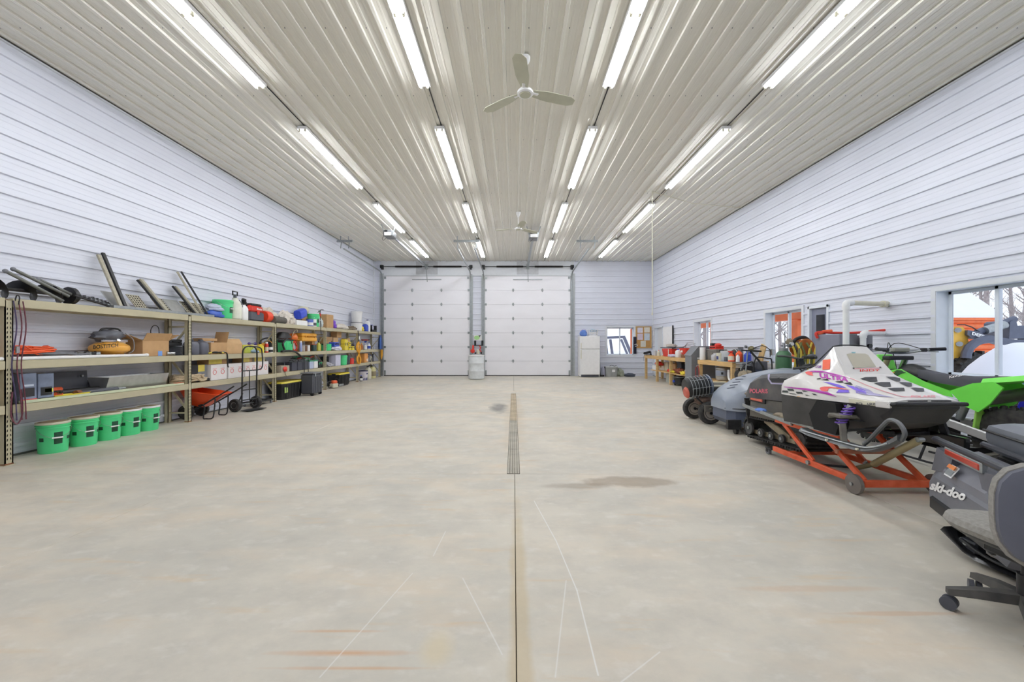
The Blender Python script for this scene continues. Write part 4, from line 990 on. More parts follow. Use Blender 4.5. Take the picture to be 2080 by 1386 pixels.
part('hood', MB().loft([ring(.56,.24,.34,3), ring(.50,.2,.40,3), ring(.30,.16,.48,3), ring(.12,.1,.49,3)]).xf(Matrix.Translation((.12,.1,-.0))), m_iron, t)
part('nozzle', MB().bx(-.38,-.26,-.18,-.12,.0,.04,.01), m_black, t)
tote('green_tote', 'mint green bin on the middle shelf under the black hood', (-5.68, 9.92, L2), .40, .24, .30, m_gren, M('dark_green_lid', (40,120,84), .5), LA, cat='bin')
sack('clear_bag', 'crumpled clear bag on the middle shelf behind the red cord', (-5.74, 10.28, L2), .24, .18, .40, M('clear_film', (206,212,216), .3), LA, 5)
coil('extension_cord', 'red-orange cord wound in a ball before the yellow tool case', (-5.60, 10.25, L2), .12, .010, 9, M('red_cord', (212,70,44), .5), LA, .7, upright=True, seed=4, jit=.25, hgt=.10)
bottle('spray_can', 'tall pale blue spray can in front of the red cord', (-5.56, 10.42, L2), .035, .28, M('pale_blue_can', (160,176,226), .4), m_white, None, LA, 'aerosol', cat='spray can')
t = thing('hard_hat', 'orange hard hat with a clear visor beside the yellow tool case', 'hard hat', (-5.70, 10.30, L2+.31), LA)
part('shell', MB().ell((0,0,.06), (.13,.11,.11), 18, 10, flat=-.06), M('hard_hat_orange', (222,120,52), .35), t); part('brim', MB().lathe([(.10,0), (.15,.0), (.15,.012), (.10,.014)], 20), M('hard_hat_orange', (222,120,52), .35), t)
part('visor', MB().tube(spl([(-.12,-.05,.1), (-.10,-.10,.22), (.02,-.10,.26), (.1,-.06,.2)], 5), .012, 6), m_cream, t)
for k in range(3): bottle('jar', ['clear lidded jar under the yellow tool case','brown jar under the yellow tool case','small white jar under the yellow tool case'][k], (-5.64, 10.68+k*.13, L2), .05, .17, (M('clear_jar', (190,184,178), .2), M('brown_jar', (120,84,60), .3), m_white)[k], m_galv, None, LA, 'can', cat='jar')
bottle('bottle', 'dark green bottle with a maroon cap under the yellow tool case', (-5.58, 11.15, L2), .07, .19, M('dark_green_glass', (40,66,60), .2), m_red, None, LA, 'can')
bottle('bottle', 'yellow-green bottle beside the fourth rack post on the middle shelf', (-5.58, 11.42, L2), .06, .28, M('chartreuse', (196,196,84), .4), m_black, None, LA)
for yy in (10.62, 11.28): carton('small_carton', 'carton holding up the %s end of the yellow tool case' % ('near' if yy < 11 else 'far'), (-5.76, yy, L2), .14, .2, .27, m_card, LA)
tc = toolcase('tool_case', 'amber yellow tool case lying on cartons over the jars', (-5.70, 10.95, L2+.272), .78, .24, .22, m_yelo, LA, M('amber_trim', (190,132,42), .5))
tote('small_tote', 'teal open tub on the middle shelf past the fourth rack post', (-5.66, 12.05, L2), .30, .22, .22, m_gren, M('teal_dark', (30,140,110), .5), LA, cat='tub')
toolcase('blue_case', 'royal blue case lying on white bags on the middle shelf', (-5.62, 12.45, L2+.12), .34, .22, .14, m_blue, LA)
sack('white_bag', 'white bag with blue print sagging on the middle shelf', (-5.60, 12.55, L2), .62, .22, .15, M('white_poly_bag', (216,216,232), .4), LA, 7)
for i, (yy, zz, w_, h_, lb) in enumerate(((12.3, .30, .4, .12, 'flat brown carton on top of the pile under the upper shelf'), (12.75, .0, .34, .40, 'tall brown carton beside the yellow bottles on the middle shelf'), (13.0, .41, .34, .2, 'brown carton with white tape on top of the tall carton'), (13.75, .0, .25, .40, 'narrow brown carton behind the plastic jars on the middle shelf'), (12.25, .0, .34, .295, 'brown carton at the base of the pile behind the teal tub'))):
    carton('stacked_carton', lb, (-5.78, yy, L2+zz), w_, .2, h_, (m_card, M('light_card', (204,168,124), .8))[i % 2], LA)
for i, (yy, zz, w_, h_, lb) in enumerate(((13.15, .0, .22, .36, 'tall yellow container with a green lid on the middle shelf'), (13.45, .0, .2, .15, 'yellow block box below the tall yellow container'), (13.45, .155, .16, .12, 'second yellow box stacked on the yellow block box'), (13.72, .0, .2, .13, 'yellow box beside the amber rope'))):
    c = toolcase('yellow_box', lb, (-5.58, yy, L2+zz), w_, .16, h_, m_yel, LA, m_dgrey, cat='box', handle=False)
for k in range(8):
    bottle('bottle', ['white spray bottle with red trigger','cream spray bottle','brown bottle with a gold cap','clear bottle with a grey cap','white bottle with a lilac cap','tall white spray bottle','blue-labelled white bottle','small dark bottle'][k]+' among the far bottles on the middle shelf', (-5.60-.08*(k % 2), 14.32+k*.19, L2), .06, (.30,.28,.24,.26,.22,.33,.27,.2)[k], (m_white, m_cream, M('amber_bottle', (170,110,60), .3), M('clear_jar2', (196,196,200), .2), m_white, m_white, m_white, m_dgrey)[k], (m_red, m_grey, m_yelo, m_grey, M('lilac', (170,150,210), .4), m_blue, m_blue, m_black)[k], m_blue if k == 6 else None, LA, 'spray' if k in (0,1,5) else 'bottle')
coil('air_hose', 'dark red air hose draped over the far bottles of the middle shelf', (-5.66, 15.2, L2+.33), .24, .014, 4, M('maroon_hose', (140,50,50), .5), LA, .4, cat='hose', seed=11)
sack('black_bag', 'lumpy grey and purple bag on the middle shelf at the far post', (-5.76, 14.6, L2), .5, .16, .40, M('bag_grey', (150,148,160), .6), LA, 12)
# --- top shelf
au = thing('earth_auger', 'black helical earth auger lying on the upper shelf above the first post', 'auger', (-5.70, 4.55, L3+.12), R(90))
part('shaft', MB().cyl((-.75,0,0), (.62,0,0), .02, n=12), m_iron, au)
fl = MB(); n = 72; ra = [Vector((-.55+1.1*k/n, .02*cos(k*.36), .02*sin(k*.36))) for k in range(n+1)]; rb_ = [Vector((-.55+1.1*k/n, .115*cos(k*.36), .115*sin(k*.36))) for k in range(n+1)]
fl.loft([[a, b, b+Vector((.004,0,0)), a+Vector((.004,0,0))] for a, b in zip(ra, rb_)])
part('flight', fl, M('auger_black', (40,42,46), .3, .5), au); part('cutting_head', MB().lathe([(.11,0), (.11,.05), (.05,.12), (.0,.16)], 16, (.55,0,0), 'x'), m_iron, au)
for i, (a, b_, lb) in enumerate((((-5.58,4.38,L3+.30), (-5.56,4.92,L3+.03), 'grey pipe handle resting slanted over the auger'), ((-5.62,4.48,L3+.34), (-5.60,5.02,L3+.10), 'second grey pipe handle crossing the auger'), ((-5.66,4.75,L3+.27), (-5.66,5.12,L3+.13), 'short grey pipe on the auger, furthest from the first post'))):
    t = thing('grey_pipe', lb, 'pipe', a); b_ = Vector(b_)-Vector(a); part('barrel', MB().cyl((0,0,0), b_, .018, n=12), M('weathered_grey_pipe', (118,120,116), .5, .3), t); part('rounded_end', MB().ell((0,0,0), (.024,.024,.024), 12, 8), m_grey, t)
for i in range(3):
    t = thing('toothed_bar', ['toothed steel bar nearest the auger on the upper shelf','middle toothed steel bar on the upper shelf','toothed steel bar nearest the leaning black bar'][i], 'steel bar', (-5.60-.06*i, 5.28+.16*i, L3+.02), R(90))
    part('bar', MB().bar((-.20,0,.10), (.22,-.03,.0), .035, .02, .003), m_galv if i else m_iron, t)
    tm = MB()
    for k in range(8): tm.box((-.18+.05*k,-.004*k,.115-.0125*k), (.02,.03,.015))
    part('teeth', tm, m_iron, t)
# folding ramp with leaning arms
rp = thing('folding_ramp', 'folding steel ramp with perforated plates and leaning arms on the upper shelf', 'ramp', (-5.66, 5.4, L3), R(90))
m_perf = M('perforated_grey_steel', (176,170,150), .5, .1, .15, 30)
part('base_rail', MB().bx(.1, 1.95, -.15, -.11, 0, .04, .003), m_galv, rp); part('base_rail', MB().bx(.5, 1.9, -.10, -.02, .0, .03, .003), m_black, rp)
for k, x in enumerate((.30, .62, 1.02, 1.28, 1.56, 1.80)):
    solid = k in (0, 3)
    p = MB().box((0,0,.0), (.20 if not solid else .28,.012,.26), .002)
    Mx = Matrix.Translation((x, .02, .14)) @ Matrix.Rotation(R(-38), 4, 'X'); p.xf(Mx); pl = part('plate', p, m_perf if not solid else m_alu, rp)
    if not solid:
        sm = MB()
        for r_ in range(6):
            for c_ in range(5): sm.box((-.08+.04*c_, -.0075, -.10+.04*r_), (.018,.002,.022))
        sm.xf(Mx); part('slot_row', sm, m_slot, pl, kind='stuff')
for x0, x1, zt, mm, wd in ((.28,.30,.80,m_black,.045), (.22,.23,.76,m_perf,.05), (.86,.98,.52,m_perf,.09), (.80,.92,.50,m_black,.03), (1.50,1.62,.50,m_perf,.08), (1.44,1.56,.50,m_black,.03), (1.62,1.84,.78,m_black,.045), (1.54,1.72,.76,m_perf,.05)):
    part('arm', MB().bar((x1,-.12,.02), (x0,.19,zt), wd, .03, .004), mm, rp)
pail('bucket', 'green pail on the upper shelf behind the blue clear-wrapped pack', (-5.70, 7.82, L3), .17, .38, m_gren, None, True, [(-pi/2+.2, .8, .3, .6)], rz=LA)
t = sack('clear_wrapped_pack', 'pack of bottled water in blue and clear wrap before the green pail', (-5.60, 7.45, L3), .40, .2, .13, M('blue_film', (60,96,190), .25), LA, 3, .12)
sack('clear_wrapped_pack', 'second clear-wrapped pack stacked on the blue one', (-5.60, 7.46, L3+.125), .36, .18, .13, M('pale_film', (190,200,220), .2), LA, 6, .12)
sp_ = thing('pump_sprayer', 'white pump sprayer with a black handle next to the green pail on the upper shelf', 'sprayer', (-5.60, 8.02, L3), LA)
part('tank', MB().lathe([(.10,0), (.115,.02), (.115,.28), (.09,.35), (.05,.40), (.05,.43)], 22), M('translucent_white', (226,226,210), .4), sp_)
part('pump', MB().cyl((0,0,.42), (0,0,.50), .03), m_dgrey, sp_); part('handle', MB().tube([(-.06,0,.48), (-.07,0,.56), (.07,0,.56), (.06,0,.48)], .013, 8), m_black, sp_); part('hose', MB().tube(spl([(.05,-.05,.40), (.13,-.06,.30), (.12,-.05,.15)], 4), .008, 6), m_grey, sp_)
jug('jug', 'white handled jug beside the pump sprayer on the upper shelf', (-5.58, 8.22, L3), .17, .16, .34, m_white, m_black, LA)
wv = thing('wet_dry_vacuum', 'red and dark grey portable shop vacuum on the upper shelf', 'vacuum', (-5.66, 8.62, L3), LA)
part('tank', MB().bx(-.24,.24,-.13,.13,0,.20,.03), m_dgrey, wv); part('top_housing', MB().bx(-.22,.23,-.12,.12,.18,.34,.045), m_red, wv); part('lid', MB().bx(-.16,.2,-.10,.10,.32,.38,.02), m_black, wv)
text_flat('lettering', 'Milwaukee', (.07,-.124,.27), .17, .045, (1,0,0), (0,0,1), m_white, wv, shear=.25)
part('hose_elbow', MB().tube(spl([(-.20,0,.32), (-.28,-.02,.40), (-.30,-.04,.44)], 4), .045, 10), m_black, wv); part('latch', MB().bx(-.02,.06,-.14,-.125,.14,.22,.006), m_red, wv)
tk2 = thing('hose_canister', 'red-orange round canister beside the shop vacuum', 'canister', (-5.62, 9.05, L3), LA)
part('body', MB().lathe([(.12,-.1), (.13,-.08), (.13,.08), (.12,.1)], 22, (0,0,.13), 'x'), M('canister_red', (232,74,44), .4), tk2); part('end_cap', MB().lathe([(.08,.1), (.07,.13), (0,.135)], 18, (0,0,.13), 'x'), m_dgrey, tk2)
t = thing('rolled_mat', 'dark grey rolled mat on the upper shelf before the beige cloths', 'mat', (-5.57, 9.45, L3+.08), R(98)); part('roll', MB().cyl((-.33,0,0), (.30,0,0), .08, n=20), M('dark_felt', (96,92,86), .95, 0, .15, 30), t)
spi = [(.012*a*cos(a*1.0)*.55, .012*a*sin(a)*.55) for a in [k*.5 for k in range(24)]]
part('spiral_edge', MB().tube([(.302, u, v) for u, v in spi], .004, 5), m_black, t)
sack('drop_cloth', 'heap of beige canvas drop cloths on the upper shelf', (-5.78, 9.35, L3), .62, .22, .36, m_cloth, LA, 9, .28, 2.6, cat='cloth')
sack('drop_cloth', 'second beige heap with white rags beside the blue jug', (-5.70, 9.98, L3), .60, .26, .32, M('white_rag', (224,216,206), .9, 0, .1, 14, bump=.5), LA, 15, .28, 2.6, cat='cloth')
carton('white_slab', 'flat white packet under the blue jug on the upper shelf', (-5.64, 10.45, L3), .52, .22, .13, m_white, LA)
bj = jug('jug', 'bright blue water jug lying on the white packet', (-5.66, 10.62, L3+.38), .24, .2, .42, M('bright_blue_poly', (60,84,206), .35), m_blue, LA); bj.rotation_euler = (0, R(72), R(90)); bj.location = (-5.66, 10.45, L3+.27)
bottle('blue_can', 'clear and blue canister standing below the blue jug', (-5.58, 10.92, L3), .09, .20, M('blue_clear', (86,110,196), .3), m_dgrey, m_white, LA, 'can', cat='can')
pail('bucket', 'green pail with a black hook tool beside it on the upper shelf', (-5.64, 11.22, L3), .17, .37, m_gren, None, True, [(-pi/2, .7, .3, .6)], rz=LA)
bottle('tin', 'white tub with a dark label in front of the green pail', (-5.55, 11.08, L3), .07, .2, m_white, m_white, m_dgrey, LA, 'can', cat='can')
t = thing('plastic_jug', 'white plastic jug lying on its side above the blue jug', 'jug', (-5.76, 10.95, L3+.42), LA)
part('body', MB().lathe([(.05,-.17), (.10,-.14), (.11,.08), (.08,.13), (.03,.16)], 18, (0,0,.02), 'x'), m_cream, t); part('cap', MB().cyl((.15,0,.02), (.19,0,.02), .05), m_card, t)
carton('prop_carton', 'brown carton supporting the white jug at the back of the upper shelf', (-5.80, 10.95, L3), .3, .16, .335, m_card, LA)
ph = thing('hook_tool', 'black hooked hand tool with a red collar hanging off the upper shelf', 'hand tool', (-5.50, 11.3, L3), LA)
part('shaft', MB().tube([(.0,-.02,.36), (.02,-.04,-.25)], .010, 8), m_black, ph); part('hook', MB().tube(spl([(-.12,-.02,.40), (-.04,-.02,.46), (.0,-.02,.36), (.03,-.02,.48), (.20,-.02,.50)], 5), .009, 8), m_black, ph); part('collar', MB().cyl((0,-.02,.30), (0,-.02,.38), .024), m_red, ph)
sack('clear_bag', 'clear plastic bag beside the green pail on the upper shelf', (-5.64, 11.55, L3), .2, .2, .3, M('clear_film', (206,212,216), .3), LA, 2)
carton('tall_carton', 'tall brown carton on the upper shelf over the fourth rack post', (-5.68, 12.05, L3), .44, .28, .40, m_card, LA)
sack('purple_bag', 'purple and white paper sack beside the tall brown carton', (-5.68, 12.48, L3), .28, .22, .26, M('purple_sack', (120,70,200), .6), LA, 3)
sack('white_sack', 'long white feed sack lying on the upper shelf', (-5.64, 13.05, L3), .78, .28, .18, M('white_sack', (222,216,206), .8), LA, 13, .15)
coil('rope_coil', 'grey and tan rope coiled on the upper shelf beside the white pail', (-5.62, 13.75, L3), .26, .018, 6, M('grey_rope', (128,116,100), .9, 0, .2, 50), LA, .5, cat='rope', seed=6, hgt=.10)
pail('bucket', 'lower white pail under the stacked white pail on the upper shelf', (-5.68, 14.45, L3), .20, .30, m_white, m_dgrey, False, rz=LA)
pail('bucket', 'tall white pail stacked on another at the far end of the upper shelf', (-5.68, 14.45, L3+.30), .19, .40, m_white, m_white, False, rz=LA)
sack('yellow_glove', 'yellow glove and rag lying before the stacked white pails', (-5.55, 14.55, L3), .3, .14, .16, m_yel, LA, 3, cat='gloves')
jug('jug', 'blue wiper-fluid style jug on the upper shelf before the white bottle', (-5.58, 15.0, L3), .26, .2, .30, m_blue, m_white, LA)
jug('jug', 'tall white jug with a dark blue cap on the upper shelf', (-5.60, 15.30, L3), .20, .18, .46, m_white, M('navy_cap', (40,44,110), .4), LA)
t = thing('bottle_carrier', 'black crate of blue-white bottles at the far end of the upper shelf', 'crate', (-5.62, 15.78, L3), LA)
part('crate', MB().bx(-.26,.26,-.12,.12,0,.09,.005).bx(-.26,.26,.10,.12,0,.26,.004).bx(-.26,-.245,-.12,.12,0,.26).bx(.245,.26,-.12,.12,0,.26), m_black, t)
for k in range(4): bottle('bottle', 'white bottle with blue cap in the black crate, %s from the tall white jug' % ['first','second','third','fourth'][k], (-5.64, 15.60+k*.12, L3+.092), .045, .20, M('pale_lilac', (206,206,226), .4), m_blue, None, LA, group='bottles in the black crate')
# --- hanging things on the rack
t = thing('dog_leash', 'purple and maroon webbing strap hanging from the first rack post', 'strap', (XF+.02, 4.40, 0), 0)
part('hook', MB().tube(spl([(-.02,0,1.80), (.0,0,1.86), (.03,0,1.84), (.02,0,1.76)], 4), .006, 6), m_iron, t)
for k, (dx, dy) in enumerate(((0,-.03), (.005,.012), (.012,.045))):
    part('webbing', MB().tube(spl([(dx,dy,1.80), (dx+.01,dy+.02,1.5), (dx,dy-.015,1.1), (dx+.01,dy+.01,.75), (dx,dy+.03,.48)], 6), .006, 6), M('maroon_webbing', (104,56,68), .8, 0, .3, 40) if k else M('purple_webbing', (74,62,96), .8, 0, .3, 40), t)
part('lower_loop', MB().tube(spl([(0,-.04,.80), (.0,-.05,.55), (0,0,.44), (0,.05,.55), (0,.04,.82)], 5), .007, 6), M('maroon_webbing', (104,56,68), .8, 0, .3, 40), t); part('snap_hook', MB().bx(-.01,.015,-.01,.02,1.22,1.30,.004), m_chrome, t)
t = thing('amber_rope', 'amber yellow tow rope hanging in a figure eight from the fifth rack post', 'rope', (XF+.05, 14.05, 0), 0)
m_arope = M('amber_rope', (222,160,52), .8, 0, .2, 60)
for k in range(5):
    o = k*.02-.04
    part('rope_loop', MB().tube(spl([(o*.3,0,1.42), (o*.5,-.13+o,1.28), (o*.4,-.09+o,1.12), (o*.3,.02,1.0), (0,-.13+o,.85), (o*.4,-.08,.68), (o*.3,.08,.66), (0,.15+o,.82), (o*.4,.0,1.02), (0,.12+o,1.18), (0,.07,1.36)], 5), .018, 7), m_arope, t)
part('hook_strap', MB().tube([(-.03,0,1.82), (0,0,1.62), (0,0,1.40)], .014, 6), m_black, t); part('paper_tag', MB().bx(.02,.024,-.04,.06,1.50,1.62), m_white, t)
t = thing('blue_jacket', 'blue and black jacket hanging at the far end of the rack', 'jacket', (XF+.06, 16.3, 0), 0)
part('jacket_body', MB().loft([ring(.12,.30,1.14,3), ring(.14,.34,1.25,3), ring(.12,.26,1.55,3), ring(.06,.12,1.72,3)]), M('navy_cloth', (60,76,120), .9, 0, .2, 9, bump=.4), t); part('sleeve', MB().tube([(.04,-.12,1.6), (.06,-.2,1.35), (.05,-.18,1.15)], .04, 8), M('blue_cloth', (72,108,180), .9), t)
t = thing('amber_strap', 'amber strap hanging under the blue jacket beside the door track', 'strap', (XF+.06, 16.42, 0), 0)
part('strap_loop', MB().tube(spl([(0,-.06,1.12), (.02,-.08,.9), (0,0,.74), (0,.08,.9), (0,.06,1.12)], 5), .022, 7), m_arope, t)
part('second_loop', MB().tube(spl([(.03,-.04,1.12), (.05,-.05,.95), (.03,0,.82), (.03,.05,.95), (.03,.04,1.12)], 5), .018, 7), m_arope, t)
# ================= END WALL GOODS ================================================
fr = thing('refrigerator', 'white top-freezer refrigerator beside the overhead door', 'refrigerator', (3.11, 16.5, 0))
part('cabinet', MB().bx(-.395,.395,-.28,.33,.03,1.665,.012), m_white, fr)
part('freezer_door', MB().bx(-.395,.395,-.34,-.285,1.15,1.665,.014), m_white, fr); d = part('fridge_door', MB().bx(-.395,.395,-.34,-.285,.11,1.138,.014), m_white, fr)
part('handle', MB().bx(-.385,-.355,-.37,-.34,.75,1.12,.008).bx(-.385,-.355,-.37,-.34,1.17,1.40,.008), m_cream, fr)
part('toe_grille', MB().bx(-.36,.36,-.29,-.27,.02,.10,.004), m_dgrey, fr)
t = thing('laundry_basket', 'white slotted laundry basket on top of the refrigerator', 'basket', (3.27, 16.45, 1.668))
part('rim', MB().loft([ring(.42,.34,.25,6), ring(.44,.36,.27,6), ring(.40,.32,.27,6), ring(.39,.31,.25,6)], cap=False), m_white, t)
bk = MB(); 
for k in range(24):
    a = 2*pi*k/24; v = ring(.40,.32,0,6,24)[k]; bk.bar((v.x*.85,v.y*.85,.02), (v.x,v.y,.25), .022, .006)
part('slats', bk, m_white, t, kind='stuff'); part('bottom', MB().loft([ring(.36,.28,0,6), ring(.36,.28,.05,6)]).loft([ring(.385,.305,.12,6), ring(.387,.307,.14,6)]), m_white, t)
part('cloth', MB().ell((.02,0,.24), (.15,.1,.06), 14, 8, .3, 3, 3), M('pale_blue_rag', (176,206,230), .9), t)
t = sack('cooler_bag', 'blue soft cooler bag on top of the refrigerator beside the basket', (2.87, 16.4, 1.668), .30, .24, .26, M('periwinkle_nylon', (96,130,200), .7, 0, .1), 0, 2, .06, 2, cat='bag')
part('strap', MB().tube(spl([(-.1,-.1,.2), (-.06,-.12,.28), (.06,-.12,.28), (.1,-.1,.2)], 4), .008, 6), M('lilac', (170,150,210), .4), t)
t = thing('push_broom', 'black-handled broom leaning on the end wall beside the refrigerator', 'broom', (3.62, 16.62, 0)); part('handle', MB().tube([(0,0,.05), (.0,.22,1.20)], .013, 8), m_black, t); part('brush_head', MB().bx(-.05,.16,-.04,.04,.0,.06,.008), m_black, t); part('dust_pan', MB().box((-.02,.16,.55), (.05,.03,.3), .01), m_black, t)
t = tote('storage_tote', 'grey lidded bin under the end window with black straps on top', (4.05, 16.55, 0), .52, .36, .44, M('translucent_grey_bin', (160,162,160), .5), M('pale_grey_lid', (186,188,188), .5), 0)
part('paper_label', MB().bx(.0,.12,-.185,-.18,.2,.3), m_white, t); part('black_strap', MB().tube(spl([(-.08,-.1,.44), (0,-.12,.48), (.1,-.1,.44), (.2,-.1,.46)], 4), .012, 6), m_black, t)
carton('lilac_box', 'small pale lilac box between broom and grey bin', (3.77, 16.7, 0), .12, .12, .40, M('lilac_white_card', (206,206,226), .6))
sack('grey_tarp', 'grey green folded tarp slumped beside the grey bin', (4.42, 16.6, 0), .34, .3, .34, M('sage_tarp', (150,156,140), .8), 0, 5); sack('dark_sack', 'dark slate sack on the floor under the end window', (4.80, 16.5, 0), .42, .3, .14, M('slate_cloth', (84,90,104), .9), 0, 8)
cb = thing('cork_board', 'cork notice board with five papers pinned on the end wall', 'notice board', (5.50, YF-.05, 1.64))
part('cork', MB().bx(-.31,.31,.0,.015,-.44,.44), M('cork', (188,144,88), .9, 0, .15, 60), cb)
part('frame', MB().bx(-.335,-.305,-.012,.02,-.46,.46,.004).bx(.305,.335,-.012,.02,-.46,.46,.004).bx(-.335,.335,-.012,.02,.435,.46,.004).bx(-.335,.335,-.012,.02,-.46,-.435,.004), m_wood, cb)
for x, z, w_, h_, c in ((-.15,.30,.23,.22,(232,228,240)), (.14,.31,.23,.22,(236,230,216)), (-.15,.02,.23,.26,(226,210,226)), (.14,.02,.23,.30,(206,218,228)), (-.02,-.28,.22,.26,(222,220,206))):
    p = part('pinned_paper', MB().bx(x-w_/2,x+w_/2,-.004,-.001,z-h_/2,z+h_/2), M('paper_%d' % c[2], c, .7), cb)
    ln = MB()
    for k in range(6): ln.bx(x-w_*.4, x+w_*(.4-.1*(k % 3)), -.0055,-.004, z+h_*(.38-.14*k)-.004, z+h_*(.38-.14*k))
    part('faint_print', ln, M('faint_ink', (170,168,190), .7), p, kind='stuff')
t = thing('hanging_level', 'black magnetic level hanging on the wall between window and cork board', 'level', (5.13, YF-.05, 1.30)); part('bar', MB().bx(-.065,.065,-.02,.02,-.36,.36,.006), M('navy_black', (28,30,48), .5), t); part('white_cord', MB().tube(spl([(-.03,-.03,.02), (.05,-.04,.05), (.09,-.04,-.02), (.0,-.03,-.04)], 5), .012, 6), m_white, t)
t = thing('reciprocating_saw', 'black reciprocating tool on the end of the far workbench', 'power tool', (5.25, 15.5, .915)); part('body', MB().box((-.05,0,.10), (.30,.10,.09), .03, Matrix.Rotation(R(-12),3,'Y')), m_black, t); part('grip', MB().box((.08,0,.06), (.06,.06,.11), .015), m_dgrey, t); part('foot', MB().bx(-.12,.12,-.05,.05,0,.03,.008), m_iron, t); part('cord', MB().tube(spl([(-.16,-.04,.06), (-.2,-.06,-.05), (-.2,-.06,-.22)], 4), .006, 6), m_black, t)
# drum and wall pump between the doors
t = thing('white_drum', 'white plastic drum standing between the two overhead doors', 'drum', (-1.43, 15.35, 0))
part('body', MB().lathe([(.26,0), (.30,.03), (.305,.10), (.30,.30), (.305,.31), (.305,.33), (.30,.34), (.30,.60), (.305,.61), (.305,.63), (.30,.64), (.305,.84), (.29,.89), (.285,.90), (0,.90)], 36), M('drum_white', (226,230,232), .4), t)
part('lid', MB().lathe([(.30,.885), (.312,.89), (.312,.915), (.29,.925), (.0,.93)], 36), m_white, t)
for x in (-.14, .12): part('bung', MB().cyl((x,-.05,.925), (x,-.05,.945), .03), m_white, t)
wp = thing('wall_pump', 'red and black wall-mounted tank pump with hoses above the white drum', 'pump', (-1.49, YF-.05, 0))
m_bkt = m_black
part('bracket', MB().bx(-.2,.2,-.05,-.02,1.28,1.31,.003).bx(-.16,-.08,-.10,-.02,1.28,1.50,.01).bx(.14,.22,-.10,-.02,1.28,1.50,.01), m_bkt, wp)
part('red_pump', MB().lathe([(.02,-.06), (.09,-.05), (.09,.05), (.02,.06)], 18, (-.22,-.12,1.06), 'y').bx(-.24,-.17,-.14,-.06,1.1,1.30,.01), m_red, wp); part('red_hose', MB().tube(spl([(.06,-.08,1.29), (.10,-.1,1.2), (.08,-.1,1.10), (.14,-.1,1.02)], 4), .02, 8), m_red, wp)
part('filter_body', MB().cyl((0,-.1,.93), (0,-.1,1.12), .06), m_cream, wp); part('shutoff', MB().bx(-.14,-.08,-.12,-.04,.94,1.0,.01).bx(.10,.16,-.12,-.04,.94,1.02,.01), m_black, wp)
t = thing('green_notice', 'pale green and white notice taped above the red pump', 'notice', (-1.49, YF-.03, 1.62)); part('sheet', MB().bx(-.2,.2,-.004,0,-.12,.12), m_white, t); part('green_field', MB().ell((-.06,-.005,.0), (.12,.002,.09), 16, 6), M('lime_print', (176,222,150), .6), t); part('black_mark', MB().prism([(-.0,.10),(.12,.10),(.06,.03)], 'y', -.007, -.004), m_black, t)
# ================= WORKBENCHES ====================================================
RA = -R(90)   # front faces -X, local x -> world -Y
wbt = thing('workbench', 'far pine workbench in the corner with a cluttered lower shelf', 'workbench', (5.12, 0, 0))
X0, X1 = 0, .72
def bench(t, y0, y1, legs, zt, shelf):
    for k in range(5): part('top_plank', MB().bx(X0+.04+k*(X1-.04)/5, X0+.04+(k+1)*(X1-.04)/5-.003, y0, y1, zt-.04, zt, .003), m_wood2, t)
    part('front_apron', MB().bx(X0, X0+.038, y0, y1, zt-.115, zt, .004), m_wood2, t); part('end_apron', MB().bx(X0+.04, X1, y0, y0+.038, zt-.13, zt-.042, .003), m_wood2, t)
    for y in legs:
        part('leg', MB().bx(X0+.002,X0+.09,y,y+.065,0,zt-.116,.004), m_wood, t); part('leg', MB().bx(X1-.09,X1,y,y+.065,0,zt-.042,.004), m_wood, t)
    if shelf: part('lower_shelf', MB().bx(X0+.02,X1-.02,shelf[0],shelf[1],shelf[2]-.03,shelf[2],.003), m_wood2, t)
bench(wbt, 11.72, 15.60, (11.74, 13.05, 14.30, 15.50), .915, (11.9, 14.9, .40))
wbt2 = thing('workbench', 'near pine workbench with the steel keg on its lower shelf', 'workbench', (5.10, 0, 0))
bench(wbt2, 9.30, 11.05, (9.32, 10.93), .905, (9.4, 11.0, .40))
part('steel_top_cover', MB().bx(.0,.72,9.2,10.0,.907,.915,.002), m_galv, wbt2)
pw = thing('parts_washer', 'grey sheet-steel parts washer with a sloped lid between the workbenches', 'parts washer', (5.0, 11.2, 0))
m_pw = M('parts_washer_grey', (130,132,136), .45, .2, .05)
part('cabinet', MB().prism([(0,.10),(.66,.10),(.66,1.26),(.22,1.26),(.0,1.0)], 'y', 0, .42), m_pw, pw, smooth=0)
part('lid', MB().prism([(-.01,1.0),(.21,1.265),(.66,1.265),(.66,1.285),(.20,1.285),(-.03,1.01)], 'y', -.02, .44), m_pw, pw, smooth=0)
part('plinth', MB().bx(.02,.64,.02,.40,0,.10), m_black, pw); part('base_vents', MB().bx(.01,.3,-.004,0,.14,.16).bx(.01,.3,-.004,0,.20,.22).bx(.01,.3,-.004,0,.26,.28), m_black, pw); part('white_tag', MB().bx(.16,.24,-.005,0,.92,.96), m_white, pw)
ZB = .917
t = thing('plastic_tub', 'big orange-red tub with papers and a lid board on the far workbench', 'tub', (5.42, 13.7, ZB), RA)
part('tub', MB().loft([ring(.78,.34,0,6), ring(.86,.42,.27,6), ring(.82,.38,.27,6), ring(.76,.32,.03,6)]), m_red, t); part('lid_board', MB().box((0.05,0,.30), (1.05,.4,.03), .004), m_dgrey, t)
part('papers', MB().ell((.0,.0,.37), (.34,.16,.06), 14, 8, .25, 3, 5), M('mixed_paper', (198,186,176), .8, 0, .25, 8), t); part('tape_strip', MB().bx(.26,.31,-.215,-.205,0,.25,.004).bx(-.33,-.28,-.215,-.205,0,.25,.004), m_cream, t)
sack('white_papers', 'loose white papers and tools before the orange tub', (5.22, 13.1, ZB), .55, .2, .09, M('white_clutter', (206,200,220), .7, 0, .3, 12), RA, 21, cat='papers')
